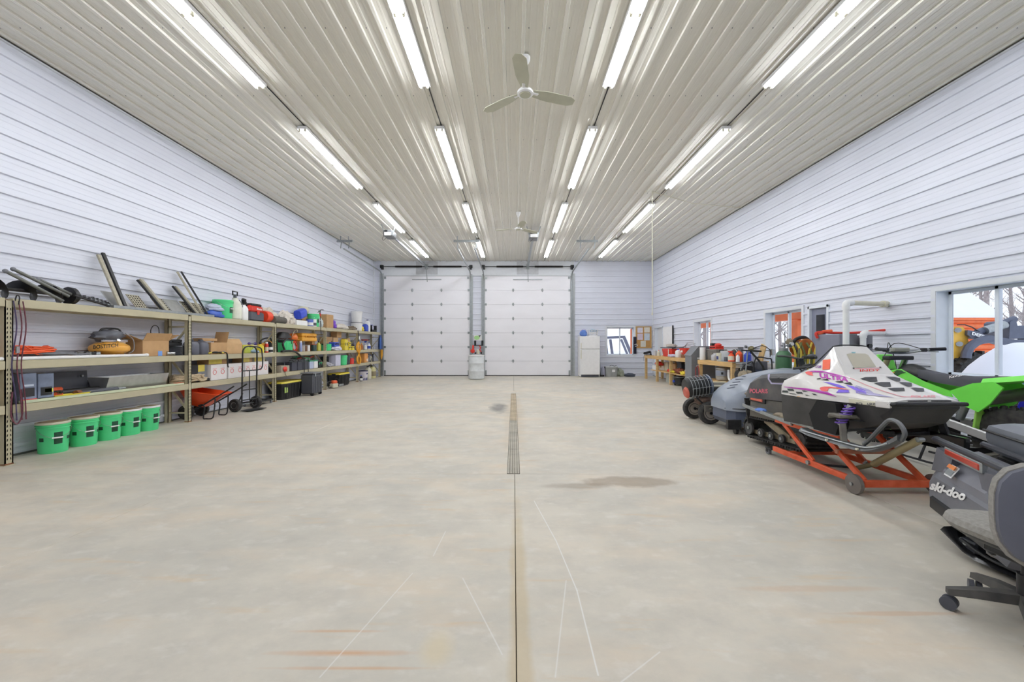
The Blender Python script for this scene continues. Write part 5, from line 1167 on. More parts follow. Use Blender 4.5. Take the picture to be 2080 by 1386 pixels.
t = thing('low_bin', 'red low bin with a white mark and thin metal rods on the far workbench', 'bin', (5.40, 12.35, ZB+.10), RA)
part('bin', MB().loft([ring(.34,.30,0,4), ring(.62,.40,.20,4), ring(.58,.36,.20,4), ring(.3,.26,.02,4)]), m_red, t); part('white_mark', MB().prism([(-.08,.10),(-.03,.06),(0,.09),(.05,.06),(.09,.12),(.0,.13)], 'y', -.205, -.19), m_white, t)
for k in range(3): part('metal_rod', MB().tube(spl([(-.5+.1*k,.05,.22), (-.1,.02*k,.28+.04*k), (.4,.05,.24+.05*k)], 4), .008, 6), m_galv, t)
carton('small_carton', 'rusty base box that carries the red bin on the bench', (5.40, 12.35, ZB), .30, .3, .098, M('rusty_brown', (128,84,52), .8), RA)
jug('jug', 'white jug with purple print between the orange tub and red bin', (5.26, 12.72, ZB), .22, .16, .26, m_white, m_blue, RA)
bottle('glass_jar', 'clear jar at the corner end of the far workbench', (5.30, 14.9, ZB), .06, .18, M('clear_jar2', (196,196,200), .2), m_galv, None, 0, 'can', cat='jar')
bottle('glass_jar', 'white tall bottle at the corner end beside the orange tub', (5.30, 14.55, ZB), .06, .22, m_cream, m_red, None, 0)
t = thing('white_board', 'white dry-erase panel with a black edge on the wall over the far workbench', 'whiteboard', (XR-.04, 15.2, 1.56)); part('panel', MB().bx(-.015,.01,-.48,.48,-.45,.45,.003), m_white, t); part('black_rail', MB().bx(-.03,.01,-.50,-.46,-.42,.48,.004), m_black, t)
# lower shelf of far bench
Zs = .402
for i, (yy, xx, w_, h_, mm, lb) in enumerate(((14.6, 5.3, .5, .16, m_white, 'white flat box hung low at the corner end of the far bench'), (14.2, 5.55, .4, .3, m_cream, 'cream box on the lower shelf near the corner'), (13.6, 5.55, .5, .28, m_card, 'brown wooden box at the back of the lower bench shelf'), (13.2, 5.6, .4, .34, m_dgrey, 'dark grey crate deep on the lower bench shelf'), (12.3, 5.6, .5, .36, m_dgrey, 'dark box deep under the near end of the far bench'))):
    carton('bench_box', lb, (xx, yy, Zs), w_, .26, h_, mm, RA)
for i, (yy, xx, w_, h_, mm, lb) in enumerate(((14.5, 5.30, .5, .14, m_red, 'red and grey tool pile on top of the white flat box'), (13.45, 5.32, .42, .10, m_red, 'red rags on the lower shelf behind the bench leg'), (13.05, 5.26, .36, .08, m_yel, 'yellow rag and clutter on the lower bench shelf'), (12.7, 5.3, .55, .17, M('rust_brown_clutter', (130,66,44), .8, 0, .4, 20), 'heap of rusty chain and fittings on the lower bench shelf'), (12.15, 5.2, .30, .12, m_yel, 'yellow glove lying at the edge of the lower bench shelf'), (13.3, 5.6, .35, .3, M('sage_plastic', (168,180,160), .6), 'sage green bag at the back of the lower bench shelf'))):
    sack('bench_clutter', lb, (xx, yy, Zs+(.162 if i == 0 else 0)), w_, .24, h_, mm, RA, 30+i, .25, 3, cat='clutter')
bottle('bottle', 'white and yellow bottle at the near end of the lower bench shelf', (5.2, 11.98, Zs), .055, .24, m_cream, m_yel, m_yelo, RA)
t = thing('wet_dry_vacuum', 'dark round shop vacuum on the floor under the far workbench', 'vacuum', (5.40, 12.9, 0), RA); part('tank', MB().lathe([(.18,.04), (.2,.06), (.2,.27), (.21,.28), (.21,.30), (.0,.31)], 24), m_black, t); part('rim_band', MB().torus((0,0,.28), .205, .010), m_galv, t)
for a in (0, 2, 4): part('caster', MB().cyl((.17*cos(a)-.01,.17*sin(a),.025), (.17*cos(a)+.01,.17*sin(a),.025), .025), m_black, t)
part('hose_port', MB().cyl((0,-.19,.14), (0,-.24,.14), .04), m_blue, t)
t = tote('storage_tote', 'pale grey bin on the floor under the near end of the far bench', (5.45, 12.2, 0), .4, .3, .26, M('pale_grey_bin', (176,180,184), .5), m_galv, RA)
carton('grey_board_box', 'pale flat board box leaning under the corner end of the bench', (5.5, 14.0, 0), .5, .1, .30, M('pale_board', (206,212,206), .7), RA)
# near bench goods
t = tote('grey_crate', 'worn grey bin with red tools in it on the near workbench', (5.46, 10.72, ZB-.01), .52, .38, .30, M('worn_grey_bin', (134,130,124), .6), M('worn_grey_lid', (120,116,110), .6), RA, cat='bin')
t = toolcase('red_tool', 'red and black cordless tools piled on the grey bin lid', (5.46, 10.72, ZB+.275), .34, .22, .10, m_red, RA, cat='power tool'); part('battery_block', MB().bx(-.17,-.05,-.10,.06,.095,.17,.012), m_black, t); part('tool_nose', MB().ell((.08,0,.12), (.12,.08,.05), 12, 8), m_red, t)
bottle('white_canister', 'tall white cylinder beside the parts washer on the near bench', (5.18, 10.92, ZB-.01), .075, .34, m_white, m_white, None, RA, 'can', cat='canister')
jug('jug', 'clear small jug with white contents on the near bench', (5.22, 10.35, ZB-.01), .15, .14, .19, M('clear_jar2', (196,196,200), .2), m_white, RA, handle=False)
pail('bucket', 'small pail with a yellow label and pale lid on the near bench', (5.22, 10.08, ZB-.01), .085, .2, m_cream, m_cream, False, [(pi, 1.3, .2, .62)], rz=0)
MATS['yl'] = m_yel
carton('white_bin', 'pale grey square bin with a brown side on the near workbench', (5.36, 9.86, ZB), .38, .3, .25, M('pale_grey_bin', (176,180,184), .5), RA)
t = thing('welding_helmet', 'black welding helmet with a white edge on the near workbench', 'helmet', (5.35, 9.60, ZB), RA); part('shell', MB().ell((0,0,.15), (.14,.13,.15), 18, 10), m_black, t); part('white_edge', MB().torus((0,-.03,.15), .14, .008, 'y', 24, 6), m_white, t)
for i, (yy, xx, r, h, mm, cp_, sh_, lb) in enumerate(((9.52, 5.2, .07, .26, M('bright_orange_poly', (236,94,46), .4), m_red, 'spray', 'orange spray bottle at the front of the near bench'), (9.40, 5.32, .075, .30, M('bright_orange_poly', (236,94,46), .4), m_grey, 'bottle', 'orange tall jug-shaped bottle behind the spray bottle'), (9.28, 5.22, .04, .2, m_white, m_red, 'bottle', 'slim white bottle between the orange and blue bottles'), (9.24, 5.42, .075, .27, m_blue, M('bright_blue_poly', (60,84,206), .35), 'bottle', 'blue bottle with a blue cap at the near bench end'), (9.30, 5.52, .06, .24, M('lilac_clear', (180,180,226), .3), m_blue, 'spray', 'pale lilac spray bottle beside the blue bottle'), (9.66, 5.5, .06, .34, m_grey, m_black, 'can', 'grey canister with a black cap behind the helmet'), (9.75, 5.2, .05, .10, m_dgrey, m_black, 'can', 'short dark tin in front of the helmet'))):
    bottle('bottle', lb, (xx, yy, ZB-.0), r, h, mm, cp_, m_cream if i in (0,) else None, RA, sh_)
t = thing('wood_offcut', 'pale board leaning against the wall at the end of the near bench', 'lumber', (5.70, 9.15, ZB+.0), RA); part('board', MB().box((0,.0,.20), (.17,.03,.42), .004, Matrix.Rotation(R(22),3,'Y')), m_wood, t); part('block', MB().bx(-.2,.1,-.02,.1,0,.03,.002), m_wood, t)
t = thing('valve_cluster', 'brass and green valve assembly on the wall above the blue bottle', 'valve', (XR-.12, 9.75, 1.22), 0); part('valve_body', MB().ell((0,0,0), (.06,.11,.07), 14, 8, .2, 4), M('olive_brass', (120,112,78), .5, .3), t); part('wall_pipe', MB().cyl((0,0,0), (.10,0,0), .02), m_galv, t); part('gauge', MB().cyl((-.05,.1,.05), (-.09,.1,.05), .035), m_grey, t); part('support_pipe', MB().tube([(0,-.05,-.05), (0,-.08,-.30)], .02, 8), m_galv, t)
t = thing('outlet_box', 'grey electrical box with a black cord on the wall beside the near window', 'outlet box', (XR-.06, 9.05, 1.15), RA); part('box', MB().box((0,0,0), (.11,.06,.14), .008), m_galv, t); part('cord', MB().tube(spl([(-.05,-.02,.02), (-.14,-.03,.04), (-.24,-.03,-.02), (-.28,-.03,-.20)], 5), .008, 6), m_black, t)
kg = thing('steel_keg', 'silver steel keg with a blue-grey band on the lower shelf of the near bench', 'keg', (5.42, 10.25, Zs))
part('barrel', MB().lathe([(.16,0), (.19,.01), (.20,.05), (.20,.10), (.21,.11), (.20,.12), (.20,.27), (.21,.28), (.20,.29), (.195,.32), (.15,.36), (.15,.39), (.13,.39), (.12,.34), (0,.33)], 30), M('brushed_keg_steel', (186,186,184), .3, .7, .06), kg); part('blue_band', MB().lathe([(.2015,.125), (.2035,.13), (.2035,.255), (.2015,.26)], 30), M('keg_band', (150,158,176), .4, .3), kg)
part('black_mark', MB().box((-.135,-.153,.19), (.05,.004,.06), 0, Matrix.Rotation(R(-42),3,'Z')), m_black, kg)
t = thing('white_pipe_fittings', 'white curved pipe fittings on the lower shelf beside the keg', 'pipe fitting', (5.25, 9.62, Zs)); part('bend', MB().tube(spl([(0,.1,.30), (-.02,.05,.10), (0,-.05,.04), (.1,-.15,.04)], 5), .03, 10), m_white, t); part('straight', MB().cyl((.1,-.2,.05), (.45,-.15,.05), .025), m_white, t)
t = thing('red_hose_reel', 'dark red hanging hoop at the far leg of the near bench', 'hose', (5.08, 11.02, .55)); part('loop', MB().torus((0,0,0), .16, .014, 'x', 22, 8, (.6, 1.2)), M('maroon_hose', (140,50,50), .5), t); part('fitting', MB().cyl((-.02,0,.17), (.02,0,.2), .02), m_galv, t)
sack('dark_cloth', 'dark cloth pile on the lower shelf behind the pipe fittings', (5.6, 9.7, Zs), .5, .3, .34, M('olive_dark_cloth', (74,70,50), .9, 0, .3, 12), RA, 40)
# ================= MACHINES ALONG THE BENCH WALL ===================================
t = thing('generator', 'black-framed portable compressor with two small tanks by the near window', 'compressor', (5.2, 8.75, 0), R(10))
m_ty = m_dark
part('frame', MB().tube(spl([(-.35,-.2,.35), (-.38,-.2,.80), (-.20,-.2,.93), (-.10,-.2,.90), (.0,-.2,.35)], 4), .014, 8).tube(spl([(.35,-.2,.35), (.35,-.2,.95), (.25,-.2,1.02), (-.05,-.2,1.02), (-.1,-.2,.6)], 4), .014, 8), m_iron, t)
part('air_tank', MB().lathe([(.02,-.36), (.12,-.32), (.14,-.22), (.14,.22), (.12,.32), (.02,.36)], 20, (0,-.02,.42), 'x'), M('tank_blue_grey', (70,84,100), .45, .2), t)
part('engine', MB().bx(-.05,.32,-.16,.16,.56,.80,.03), M('engine_blue_grey', (70,80,100), .5, .2), t); part('engine_cover', MB().bx(.0,.28,-.18,.1,.78,.96,.02), m_dgrey, t); part('flywheel', MB().cyl((-.12,-.14,.72), (-.12,-.06,.72), .14), m_iron, t); part('label_plate', MB().bx(.06,.24,-.166,-.16,.60,.72), M('pale_lilac', (206,206,226), .4), t); part('cooling_fins', MB().bx(-.28,-.08,-.1,.1,.82,.84).bx(-.28,-.08,-.1,.1,.86,.88).bx(-.28,-.08,-.1,.1,.90,.92).bx(-.22,-.14,-.05,.05,.6,.92), m_galv, t)
for x in (-.3, .3): part('wheel', tyre(MB(), (x,-.24,.15), .15, .06, 'y'), m_ty, t)
part('motor', MB().cyl((-.32,0,.66), (-.12,0,.66), .10), m_black, t); part('base_rail', MB().bx(-.36,.36,-.16,.16,.52,.555,.004), m_iron, t)
gb = thing('gas_cylinder', 'short green gas cylinder with a valve by the near window', 'gas cylinder', (4.66, 6.88, 0))
part('bottle_body', MB().lathe([(.11,0), (.12,.02), (.12,1.10), (.105,1.17), (.07,1.21), (.045,1.23), (.045,1.26)], 26), M('cylinder_green', (62,104,70), .35, .1, .06), gb)
part('collar', MB().lathe([(.066,1.20), (.07,1.22), (.07,1.26), (.05,1.26)], 20), m_galv, gb); part('valve', MB().cyl((0,0,1.25), (0,0,1.34), .02).cyl((-.05,0,1.30), (.06,0,1.30), .014).cyl((0,0,1.34), (0,0,1.355), .035), m_chrome, gb)
rgp = part('regulator', MB().cyl((.06,-.02,1.30), (.12,-.02,1.30), .03).cyl((.09,-.05,1.33), (.09,-.09,1.33), .032), m_galv, gb); part('gauge_face', MB().cyl((.09,-.091,1.33), (.09,-.094,1.33), .028), m_white, rgp)
t = thing('cart_frame', 'small black-handled cart frame with a T handle behind the grey snowmobile', 'cart frame', (4.30, 7.15, 0))
part('t_handle', MB().cyl((-.22,0,1.22), (.14,0,1.20), .014), m_black, t); part('stem', MB().tube([(-.1,0,1.21), (-.14,0,.8), (-.14,0,.5)], .012, 8), m_galv, t); part('strut', MB().tube(spl([(-.05,0,1.20), (.14,0,.98), (.18,0,.85), (.1,0,.5)], 4), .018, 8), m_dark, t)
part('crank_case', MB().ell((-.14,0,.72), (.11,.10,.14), 14, 8, .3, 4, 7), M('dusty_engine', (150,138,118), .7, .2, .3, 16), t); part('fuel_line', MB().tube(spl([(-.02,-.02,1.25), (.15,-.02,1.30), (.30,0,1.22), (.30,0,1.1)], 4), .007, 6), m_black, t); part('green_lever', MB().tube([(.12,-.05,.55), (.24,-.05,.86)], .014, 6), M('cylinder_green', (62,104,70), .35), t); part('wheel', tyre(MB(), (-.1,-.0,.20), .20, .07, 'y'), m_ty, t); part('lower_frame', MB().bar((-.14,0,.6), (.1,0,.2), .04, .03).bar((-.14,0,.55), (-.1,0,.2), .04, .03), m_iron, t)
hr = thing('hose_reel', 'orange drum hose reel on a stand wound with yellow and green hoses', 'hose reel', (5.10, 7.10, .13))
m_rust_or = M('rusty_orange_drum', (178,100,40), .5, .1, .15)
part('drum_side', MB().lathe([(.02,-.01), (.145,-.012), (.155,0), (.145,.012), (.02,.01)], 28, (.05,-.08,1.14), 'y'), m_rust_or, hr)
part('drum_core', MB().cyl((.05,-.07,1.14), (.05,.12,1.14), .11), m_black, hr); part('drum_side', MB().lathe([(.02,-.01), (.145,-.012), (.155,0), (.145,.012), (.02,.01)], 28, (.05,.13,1.14), 'y'), m_rust_or, hr)
part('top_cover', MB().tube(spl([(-.15,-.03,1.16), (-.13,-.03,1.25), (-.03,-.03,1.31), (.08,-.03,1.31), (.15,-.03,1.24)], 4), .03, 8), m_black, hr)
part('stand', MB().tube([(.05,.02,1.1), (.05,.02,-.10)], .02, 8).bx(-.2,.3,-.2,.2,-.13,-.10,.004), m_iron, hr)
for k, (x, mm) in enumerate(((-.25, 'y'), (-.20, 'g'), (-.15, 'y'), (-.02, 'y'), (.03, 'g'), (.08, 'y'), (-.09, 'g'))):
    part('hanging_hose', MB().tube(spl([(x+.14*(k % 2),-.12,1.22), (x+.03,-.20,1.02), (x,-.20,.60), (x+.03,-.19,.35), (x+.10,-.17,.6), (x+.12,-.12,1.02)], 5), .017, 8), M('yellow_hose', (220,196,70), .5) if mm == 'y' else M('green_hose', (96,104,52), .5), hr)
part('tool_head', MB().ell((-.26,-.1,1.24), (.06,.05,.06), 12, 8, .2, 4), M('dusty_engine', (150,138,118), .7, .2, .3, 16), hr); part('antenna_rod', MB().tube([(-.33,-.1,1.15), (-.34,-.1,1.42)], .008, 6).tube(spl([(-.33,-.1,1.15), (-.36,-.1,.95), (-.28,-.1,.75)], 4), .008, 6), m_grey, hr)
# grey heater / cabinet with vent pipes
hb = thing('steel_cabinet', 'large slate grey steel cabinet behind the windshield with white vent pipes', 'cabinet', (4.90, 6.0, 0))
m_slate = M('slate_cabinet', (136,136,150), .45, .1, .04)
part('cabinet_body', MB().bx(.0,.15,.0,.48,.93,1.48,.01), m_slate, hb); part('side_section', MB().bx(.152,.29,.01,.47,.93,1.48,.01), M('slate_cabinet_dark', (116,116,124), .45, .1, .04), hb); part('end_section', MB().bx(.38,.51,.0,.46,.93,1.46,.008), M('slate_cabinet_dark', (116,116,124), .45, .1, .04), hb); part('knob', MB().cyl((.45,.0,1.30), (.45,-.03,1.30), .03), m_black, hb)
[part('stand_leg', MB().bx(x,x+.04,y,y+.04,0,.93), m_iron, hb) for x in (.01,.46) for y in (-.09,.45)]; part('back_section', MB().bx(.28,.39,.15,.45,.95,1.3,.008), M('slate_cabinet_dark', (116,116,124), .45, .1, .04), hb)
t = thing('vent_pipe', 'tall white plastic vent pipe with an elbow running to the wall', 'pipe', (0,0,0))
part('riser', MB().cyl((4.945,5.93,1.2), (4.945,5.93,1.88), .040, n=18), m_white, t); part('elbow', MB().tube(spl([(4.945,5.93,1.84), (4.945,5.93,1.92), (4.99,5.95,1.94), (5.07,5.98,1.945)], 5), .048, 16), m_white, t)
part('run', MB().cyl((4.99,5.945,1.943), (5.86,6.3,1.96), .036, n=18), m_cream, t); part('wall_flange', MB().cyl((5.80,6.27,1.958), (5.92,6.33,1.961), .052, n=18), m_cream, t)
t = thing('vent_pipe', 'short white vent pipe ending at the wall below the tall one', 'pipe', (0,0,0))
part('riser', MB().cyl((5.215,5.95,1.2), (5.215,5.95,1.44), .038, n=18), m_white, t); part('elbow', MB().tube(spl([(5.215,5.95,1.42), (5.225,5.95,1.48), (5.28,5.97,1.495)], 4), .044, 14), m_white, t); part('run', MB().cyl((5.25,5.96,1.49), (5.90,6.35,1.50), .030, n=16), m_white, t)
t = thing('orange_hose', 'orange hose lying across the top of the slate cabinet to the wall', 'hose', (0,0,0))
part('hose_run', MB().tube(spl([(4.88,6.4,1.42), (4.87,6.42,1.50), (4.95,6.40,1.52), (5.1,6.35,1.505), (5.4,6.3,1.505), (5.88,6.32,1.55)], 6), .020, 10), m_red, t); part('hose_end', MB().tube([(4.90,6.42,1.49), (4.98,6.40,1.525), (5.08,6.36,1.535)], .028, 10), m_orange, t)
# ================= SNOWMOBILE LIFT ===============================================
lf = thing('snowmobile_lift', 'orange steel snowmobile lift with a large front wheel under the white snowmobile', 'lift', (3.36, 3.5, 0))
xl, xr = -.29, .30
for x, yb in ((xl, 1.20), (xr, 1.35)):
    part('base_rail', MB().bar((x,.0,.095), (x,yb,.095), .035, .055, .004), m_orange, lf)
    part('front_leg', MB().bar((x+(.03 if x < 0 else -.03),.02,.11), (x+(.03 if x < 0 else -.03),.55,.46), .03, .05, .004), m_orange, lf)
    part('rear_leg', MB().bar((x+(.03 if x < 0 else -.03),.62,.11), (x+(.03 if x < 0 else -.03),1.14,.46), .03, .045, .004), m_orange, lf)
    part('top_rail', MB().bar((x,.25,.435), (x,1.16,.435), .035, .045, .004), m_orange, lf)
    part('pivot_bolt', MB().cyl((x-.04,.62,.10), (x+.04,.62,.10), .022, n=12), m_galv, lf)
part('running_pad', MB().bar((xl-.02,.25,.472), (xl-.02,1.14,.472), .05, .028, .004), m_galv, lf, label='grey steel pad on the top rail')
part('front_cross_bar', MB().bar((xl,.0,.095), (xr,.0,.095), .035, .06, .004), m_orange, lf)
part('rear_cross_bar', MB().bar((xl,1.0,.095), (xr,1.0,.095), .03, .04, .004), m_orange, lf)
part('middle_cross_bar', MB().bar((xl,.30,.30), (xr,.30,.30), .035, .045, .004), M('faded_orange', (196,128,100), .6, 0, .15, 10), lf); part('top_cross_bar', MB().bar((xl,1.12,.46), (xr,1.12,.46), .03, .04, .004), m_orange, lf)
wh = part('front_wheel', MB().lathe([(.012,-.022), (.07,-.022), (.085,-.016), (.085,.016), (.07,.022), (.012,.022)], 30, (xl-.06,.02,.087), 'x'), M('grey_rubber_wheel', (120,112,106), .7, 0, .1), lf); part('hub', MB().cyl((xl-.095,.02,.087), (xl-.03,.02,.087), .014), m_galv, wh)
part('front_wheel', MB().lathe([(.012,-.022), (.07,-.022), (.085,-.016), (.085,.016), (.07,.022), (.012,.022)], 30, (xr+.06,.02,.087), 'x'), M('grey_rubber_wheel', (120,112,106), .7, 0, .1), lf)
for x, yb in ((xl, 1.26), (xr, 1.41)):
    c = part('caster', MB().cyl((x-.015,yb+.04,.035), (x+.015,yb+.04,.035), .035), m_grey, lf); part('caster_fork', MB().bx(x-.03,x+.03,yb-.05,yb+.07,.07,.082,.003).bx(x-.022,x-.017,yb+.02,yb+.06,.03,.075).bx(x+.017,x+.022,yb+.02,yb+.06,.03,.075), m_iron, c)
m_jk = M('khaki_jack_tube', (168,156,118), .45, .2, .08)
jk = part('jack_tube', MB().cyl((.0,.22,.20), (.0,-.19,.52), .030, n=16), m_jk, lf); part('jack_ram', MB().cyl((.0,.42,.10), (.0,.22,.20), .021, n=14), M('khaki_jack_dark', (128,116,82), .45, .2), jk); part('jack_eye', MB().cyl((-.02,-.20,.53), (.03,-.20,.53), .02), m_galv, jk)
part('link_rod', MB().tube([(xl+.02,.55,.10), (0,.40,.11)], .012, 8), m_iron, lf)
# ================= WHITE SNOWMOBILE ===============================================
sm_ = thing('snowmobile', 'white snowmobile with purple and red graphics raised on the orange lift', 'snowmobile', (3.36, 0, 0))
m_hood = M('sled_white', (232,229,226), .25, 0, .02, coat=.4)
m_belly = M('sled_belly_black', (56,56,58), .5, 0, .12, 6, dust=.05)
def sec(y, half, zb=None):
    """closed section from half profile (w, z) top to bottom"""
    r = [Vector((w_, y, z)) for w_, z in half]; l = [Vector((-w_, y, z)) for w_, z in reversed(half)]
    return r+l
HS = [(3.235, ((.0,.872),(.16,.870),(.22,.862),(.27,.850),(.285,.835),(.288,.815))),
      (3.34, ((.0,.905),(.19,.900),(.26,.885),(.31,.862),(.33,.845),(.335,.808))),
      (3.48, ((.0,.950),(.21,.943),(.30,.912),(.355,.878),(.375,.852),(.38,.802))),
      (3.64, ((.0,1.000),(.225,.990),(.335,.940),(.395,.894),(.415,.860),(.42,.797))),
      (3.76, ((.0,1.045),(.235,1.032),(.350,.965),(.415,.905),(.435,.865),(.44,.793))),
      (3.86, ((.0,1.165),(.215,1.150),(.345,1.010),(.425,.915),(.445,.868),(.45,.790))),
      (3.98, ((.0,1.305),(.165,1.295),(.300,1.125),(.415,.960),(.448,.872),(.453,.786)))]
hood = MB().loft([sec(y, h) for y, h in HS]+[sec(y, h) for y, h in (
      (4.02, ((.0,1.20),(.18,1.22),(.315,1.10),(.42,.965),(.45,.872),(.455,.785))),
      (4.14, ((.0,1.02),(.20,1.03),(.36,1.03),(.43,.960),(.452,.872),(.456,.784))),
      (4.32, ((.0,.97),(.22,.965),(.37,.955),(.425,.930),(.455,.868),(.458,.782))))])
hd = part('hood', hood, m_hood, sm_, smooth=22)
part('windshield_edge', MB().tube([(w_, y, z) for w_, y, z in ((.372,4.15,1.035),(.315,4.03,1.12),(.23,4.0,1.225),(.165,3.985,1.30),(.08,3.985,1.312),(-.08,3.985,1.312),(-.165,3.985,1.30),(-.23,4.0,1.225),(-.315,4.03,1.12),(-.372,4.15,1.035))], .006, 6), m_black, hd)
part('dash', MB().bx(-.17,.17,4.03,4.10,1.05,1.17,.02), m_black, sm_)
BS = [(3.245, ((.27,.815),(.272,.80),(.262,.79))), (3.33, ((.325,.806),(.30,.72),(.25,.66))), (3.50, ((.372,.800),(.32,.66),(.26,.585))), (3.70, ((.418,.794),(.34,.62),(.27,.53))),
      (3.95, ((.446,.786),(.36,.60),(.30,.49))), (4.20, ((.452,.783),(.43,.60),(.40,.49))), (4.32, ((.455,.782),(.45,.60),(.43,.49)))]
part('belly_pan', MB().loft([sec(y, h) for y, h in BS]), m_belly, sm_, smooth=22)
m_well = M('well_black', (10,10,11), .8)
# wheel-well recess: its dark inside is painted in as a solid near-black block
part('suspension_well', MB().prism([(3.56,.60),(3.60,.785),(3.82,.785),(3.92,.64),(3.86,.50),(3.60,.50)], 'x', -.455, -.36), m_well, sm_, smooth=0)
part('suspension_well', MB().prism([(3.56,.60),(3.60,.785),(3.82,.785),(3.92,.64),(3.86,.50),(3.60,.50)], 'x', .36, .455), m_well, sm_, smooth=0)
part('front_bumper', MB().tube([(-.312,3.245,.830),(-.292,3.215,.835),(.292,3.215,.835),(.345,3.33,.822)], .017, 10), m_black, sm_)
part('bumper_end_block', MB().box((-.322,3.275,.826), (.035,.10,.056), .006, Matrix.Rotation(R(22),3,'Z')), m_hood, sm_)
# decals on the hood
bv = bvh_of([hd])
D_purp = M('decal_purple', (122,96,214), .3); D_mag = M('decal_magenta', (178,52,170), .3); D_red = M('decal_red', (232,92,88), .3); D_blk = M('decal_black', (24,24,26), .35); D_chk = M('decal_charcoal', (62,68,68), .35); D_or = M('reflector_amber', (238,168,60), .25)
D_lil = M('decal_lilac', (176,170,206), .3); D_pink = M('decal_pink', (232,150,160), .35)
a = lambda l: [(1580+x/11.556, 760+y/11.556) for x, y in l]
b = lambda l: [(1660+x/9.24, 690+y/9.24) for x, y in l]
for nm, pts, mm in (('purple_stripe', a([(150,295),(350,315),(700,342),(1000,392),(1200,440),(1400,540),(1200,492),(1000,448),(700,388),(350,338),(150,308)]), D_mag),
    ('red_swirl', a([(990,345),(1010,318),(1100,306),(1220,305),(1400,325),(1740,378),(1400,352),(1240,335),(1190,350),(1185,400),(1120,410),(1030,395)]), D_red),
    ('purple_wing', a([(1060,186),(1240,208),(1450,262),(1620,335),(1430,322),(1290,268)]), D_purp), ('purple_wing', a([(1440,370),(1700,388),(1660,400),(1690,445),(1375,445)]), D_purp),
    ('purple_wing', a([(1590,262),(1790,305),(2080,380),(2080,470),(1850,405),(1740,350)]), D_purp), ('purple_wing', b([(735,870),(960,940),(1060,1010),(1440,1098),(1000,1055),(800,1030),(720,995),(960,1012),(800,940),(690,905)]), D_lil),
    ('purple_wing', a([(1825,415),(2080,465),(2080,490),(1850,455)]), D_purp),
    ('side_check', a([(220,345),(365,352),(400,402),(262,395)]), D_chk), ('side_check', a([(118,385),(240,390),(256,438),(104,435)]), D_chk), ('side_check', a([(425,415),(570,425),(605,470),(460,462)]), D_chk),
    ('side_check', a([(275,452),(400,460),(440,482),(300,472)]), D_chk), ('side_check', a([(570,385),(640,390),(720,428),(612,420)]), D_chk), ('side_check', a([(635,485),(700,490),(770,512),(680,508)]), D_chk), ('side_check', a([(800,455),(880,465),(950,500),(850,495)]), D_chk),
    ('amber_reflector', a([(285,510),(540,528),(545,572),(290,552)]), D_or),
    ('side_vent', b([(-5,740),(60,722),(85,745),(0,755)]), D_blk), ('side_vent', b([(70,765),(190,740),(230,775)]), D_blk), ('side_vent', b([(330,800),(470,780),(500,812),(440,818)]), D_blk), ('side_vent', b([(490,828),(620,805),(672,858),(600,855)]), D_blk),
    ('hood_vent', b([(800,742),(900,714),(1110,710),(1130,795),(990,800)]), D_blk), ('hood_vent', b([(1060,825),(1200,805),(1365,808),(1382,890),(1240,895)]), D_blk), ('hood_vent', b([(1315,928),(1430,914),(1625,912),(1642,970),(1440,976)]), D_blk),
    ('hood_vent', b([(1280,705),(1440,708),(1550,735),(1560,785),(1480,792)]), D_blk), ('hood_vent', b([(1520,808),(1650,808),(1770,822),(1778,885),(1690,888)]), D_blk), ('hood_vent', [(1849,789),(1860,788.5),(1876,790),(1877,796),(1862,796)], D_blk),
    ('hood_slot', [(1843,814),(1883,813.5),(1883,816),(1843,816)], D_blk), ('hood_slot', [(1890,813.5),(1930,813.5),(1932,816),(1890,816)], D_blk),
    ('orange_sticker', [(1671.5,732),(1687.5,730.5),(1686,751),(1671,752)], M('sticker_orange', (236,96,58), .35)),
    ('red_swoosh', [(1636,757),(1642,755),(1652,757),(1650,760),(1653,764),(1645,763),(1639,761)], D_red), ('purple_arc', [(1642,755),(1655,753.5),(1672,754.5),(1700,761),(1732,771),(1700,763.5),(1672,757.5),(1652,757)], D_mag),
    ('grey_sticker', [(1728.5,715.5),(1738,715.5),(1736,718.5),(1730,718.5)], M('sticker_teal', (150,196,200), .4)),
    ('window_frame_line', [(1733.5,749.5),(1787,748),(1787,749),(1734,750.5)], D_pink),
    ('top_pinstripe', [(1727,768),(1760,783),(1800,797),(1833,806.5),(1880,808),(1833,807.5),(1800,798.2),(1760,784.2),(1727,769.2)], D_pink)):
    decal(nm, pts, bv, mm, hd, step=2, off=.005)
decal('windshield_window', [(1719,720),(1727,718.5),(1757,719),(1763,722),(1779,746),(1735,748)], bv, M('smoky_film', (196,190,172), .12, 0, .05, 3), hd, off=.004)
for x, y in ((1733,749), (1787,747)): decal('snap', [(x-2,y-1.2),(x+2,y-1),(x+2,y+1.2),(x-1.5,y+1)], bv, D_blk, hd, off=.006)
for x, y in ((1676,727),(1684,722),(1690,717)): decal('windshield_crease', [(x,y-12),(x+1.2,y-12),(x+22,y+26),(x+20.6,y+26)], bv, M('crease_white', (242,242,242), .2), hd, off=.004)
text_px('lettering', 'ULTRA', (1663,767), (1724,776.5), 8.5, bv, D_mag, hd, shear=-.2, bold=.045, skew=1.5)
text_px('lettering', 'INDY', (1746.5,755.5), (1787,754.5), 4.2, bv, M('decal_bright_red', (222,62,56), .3), hd, bold=.015)
text_px('lettering', 'RV7708', (1646.5,749), (1668.5,748), 5, bv, M('decal_violet', (120,40,140), .3), hd, shear=.2, bold=.02)
text_px('lettering', 'POLARIS', (1850,808.5), (1900,808), 4, bv, D_pink, hd, bold=.03)
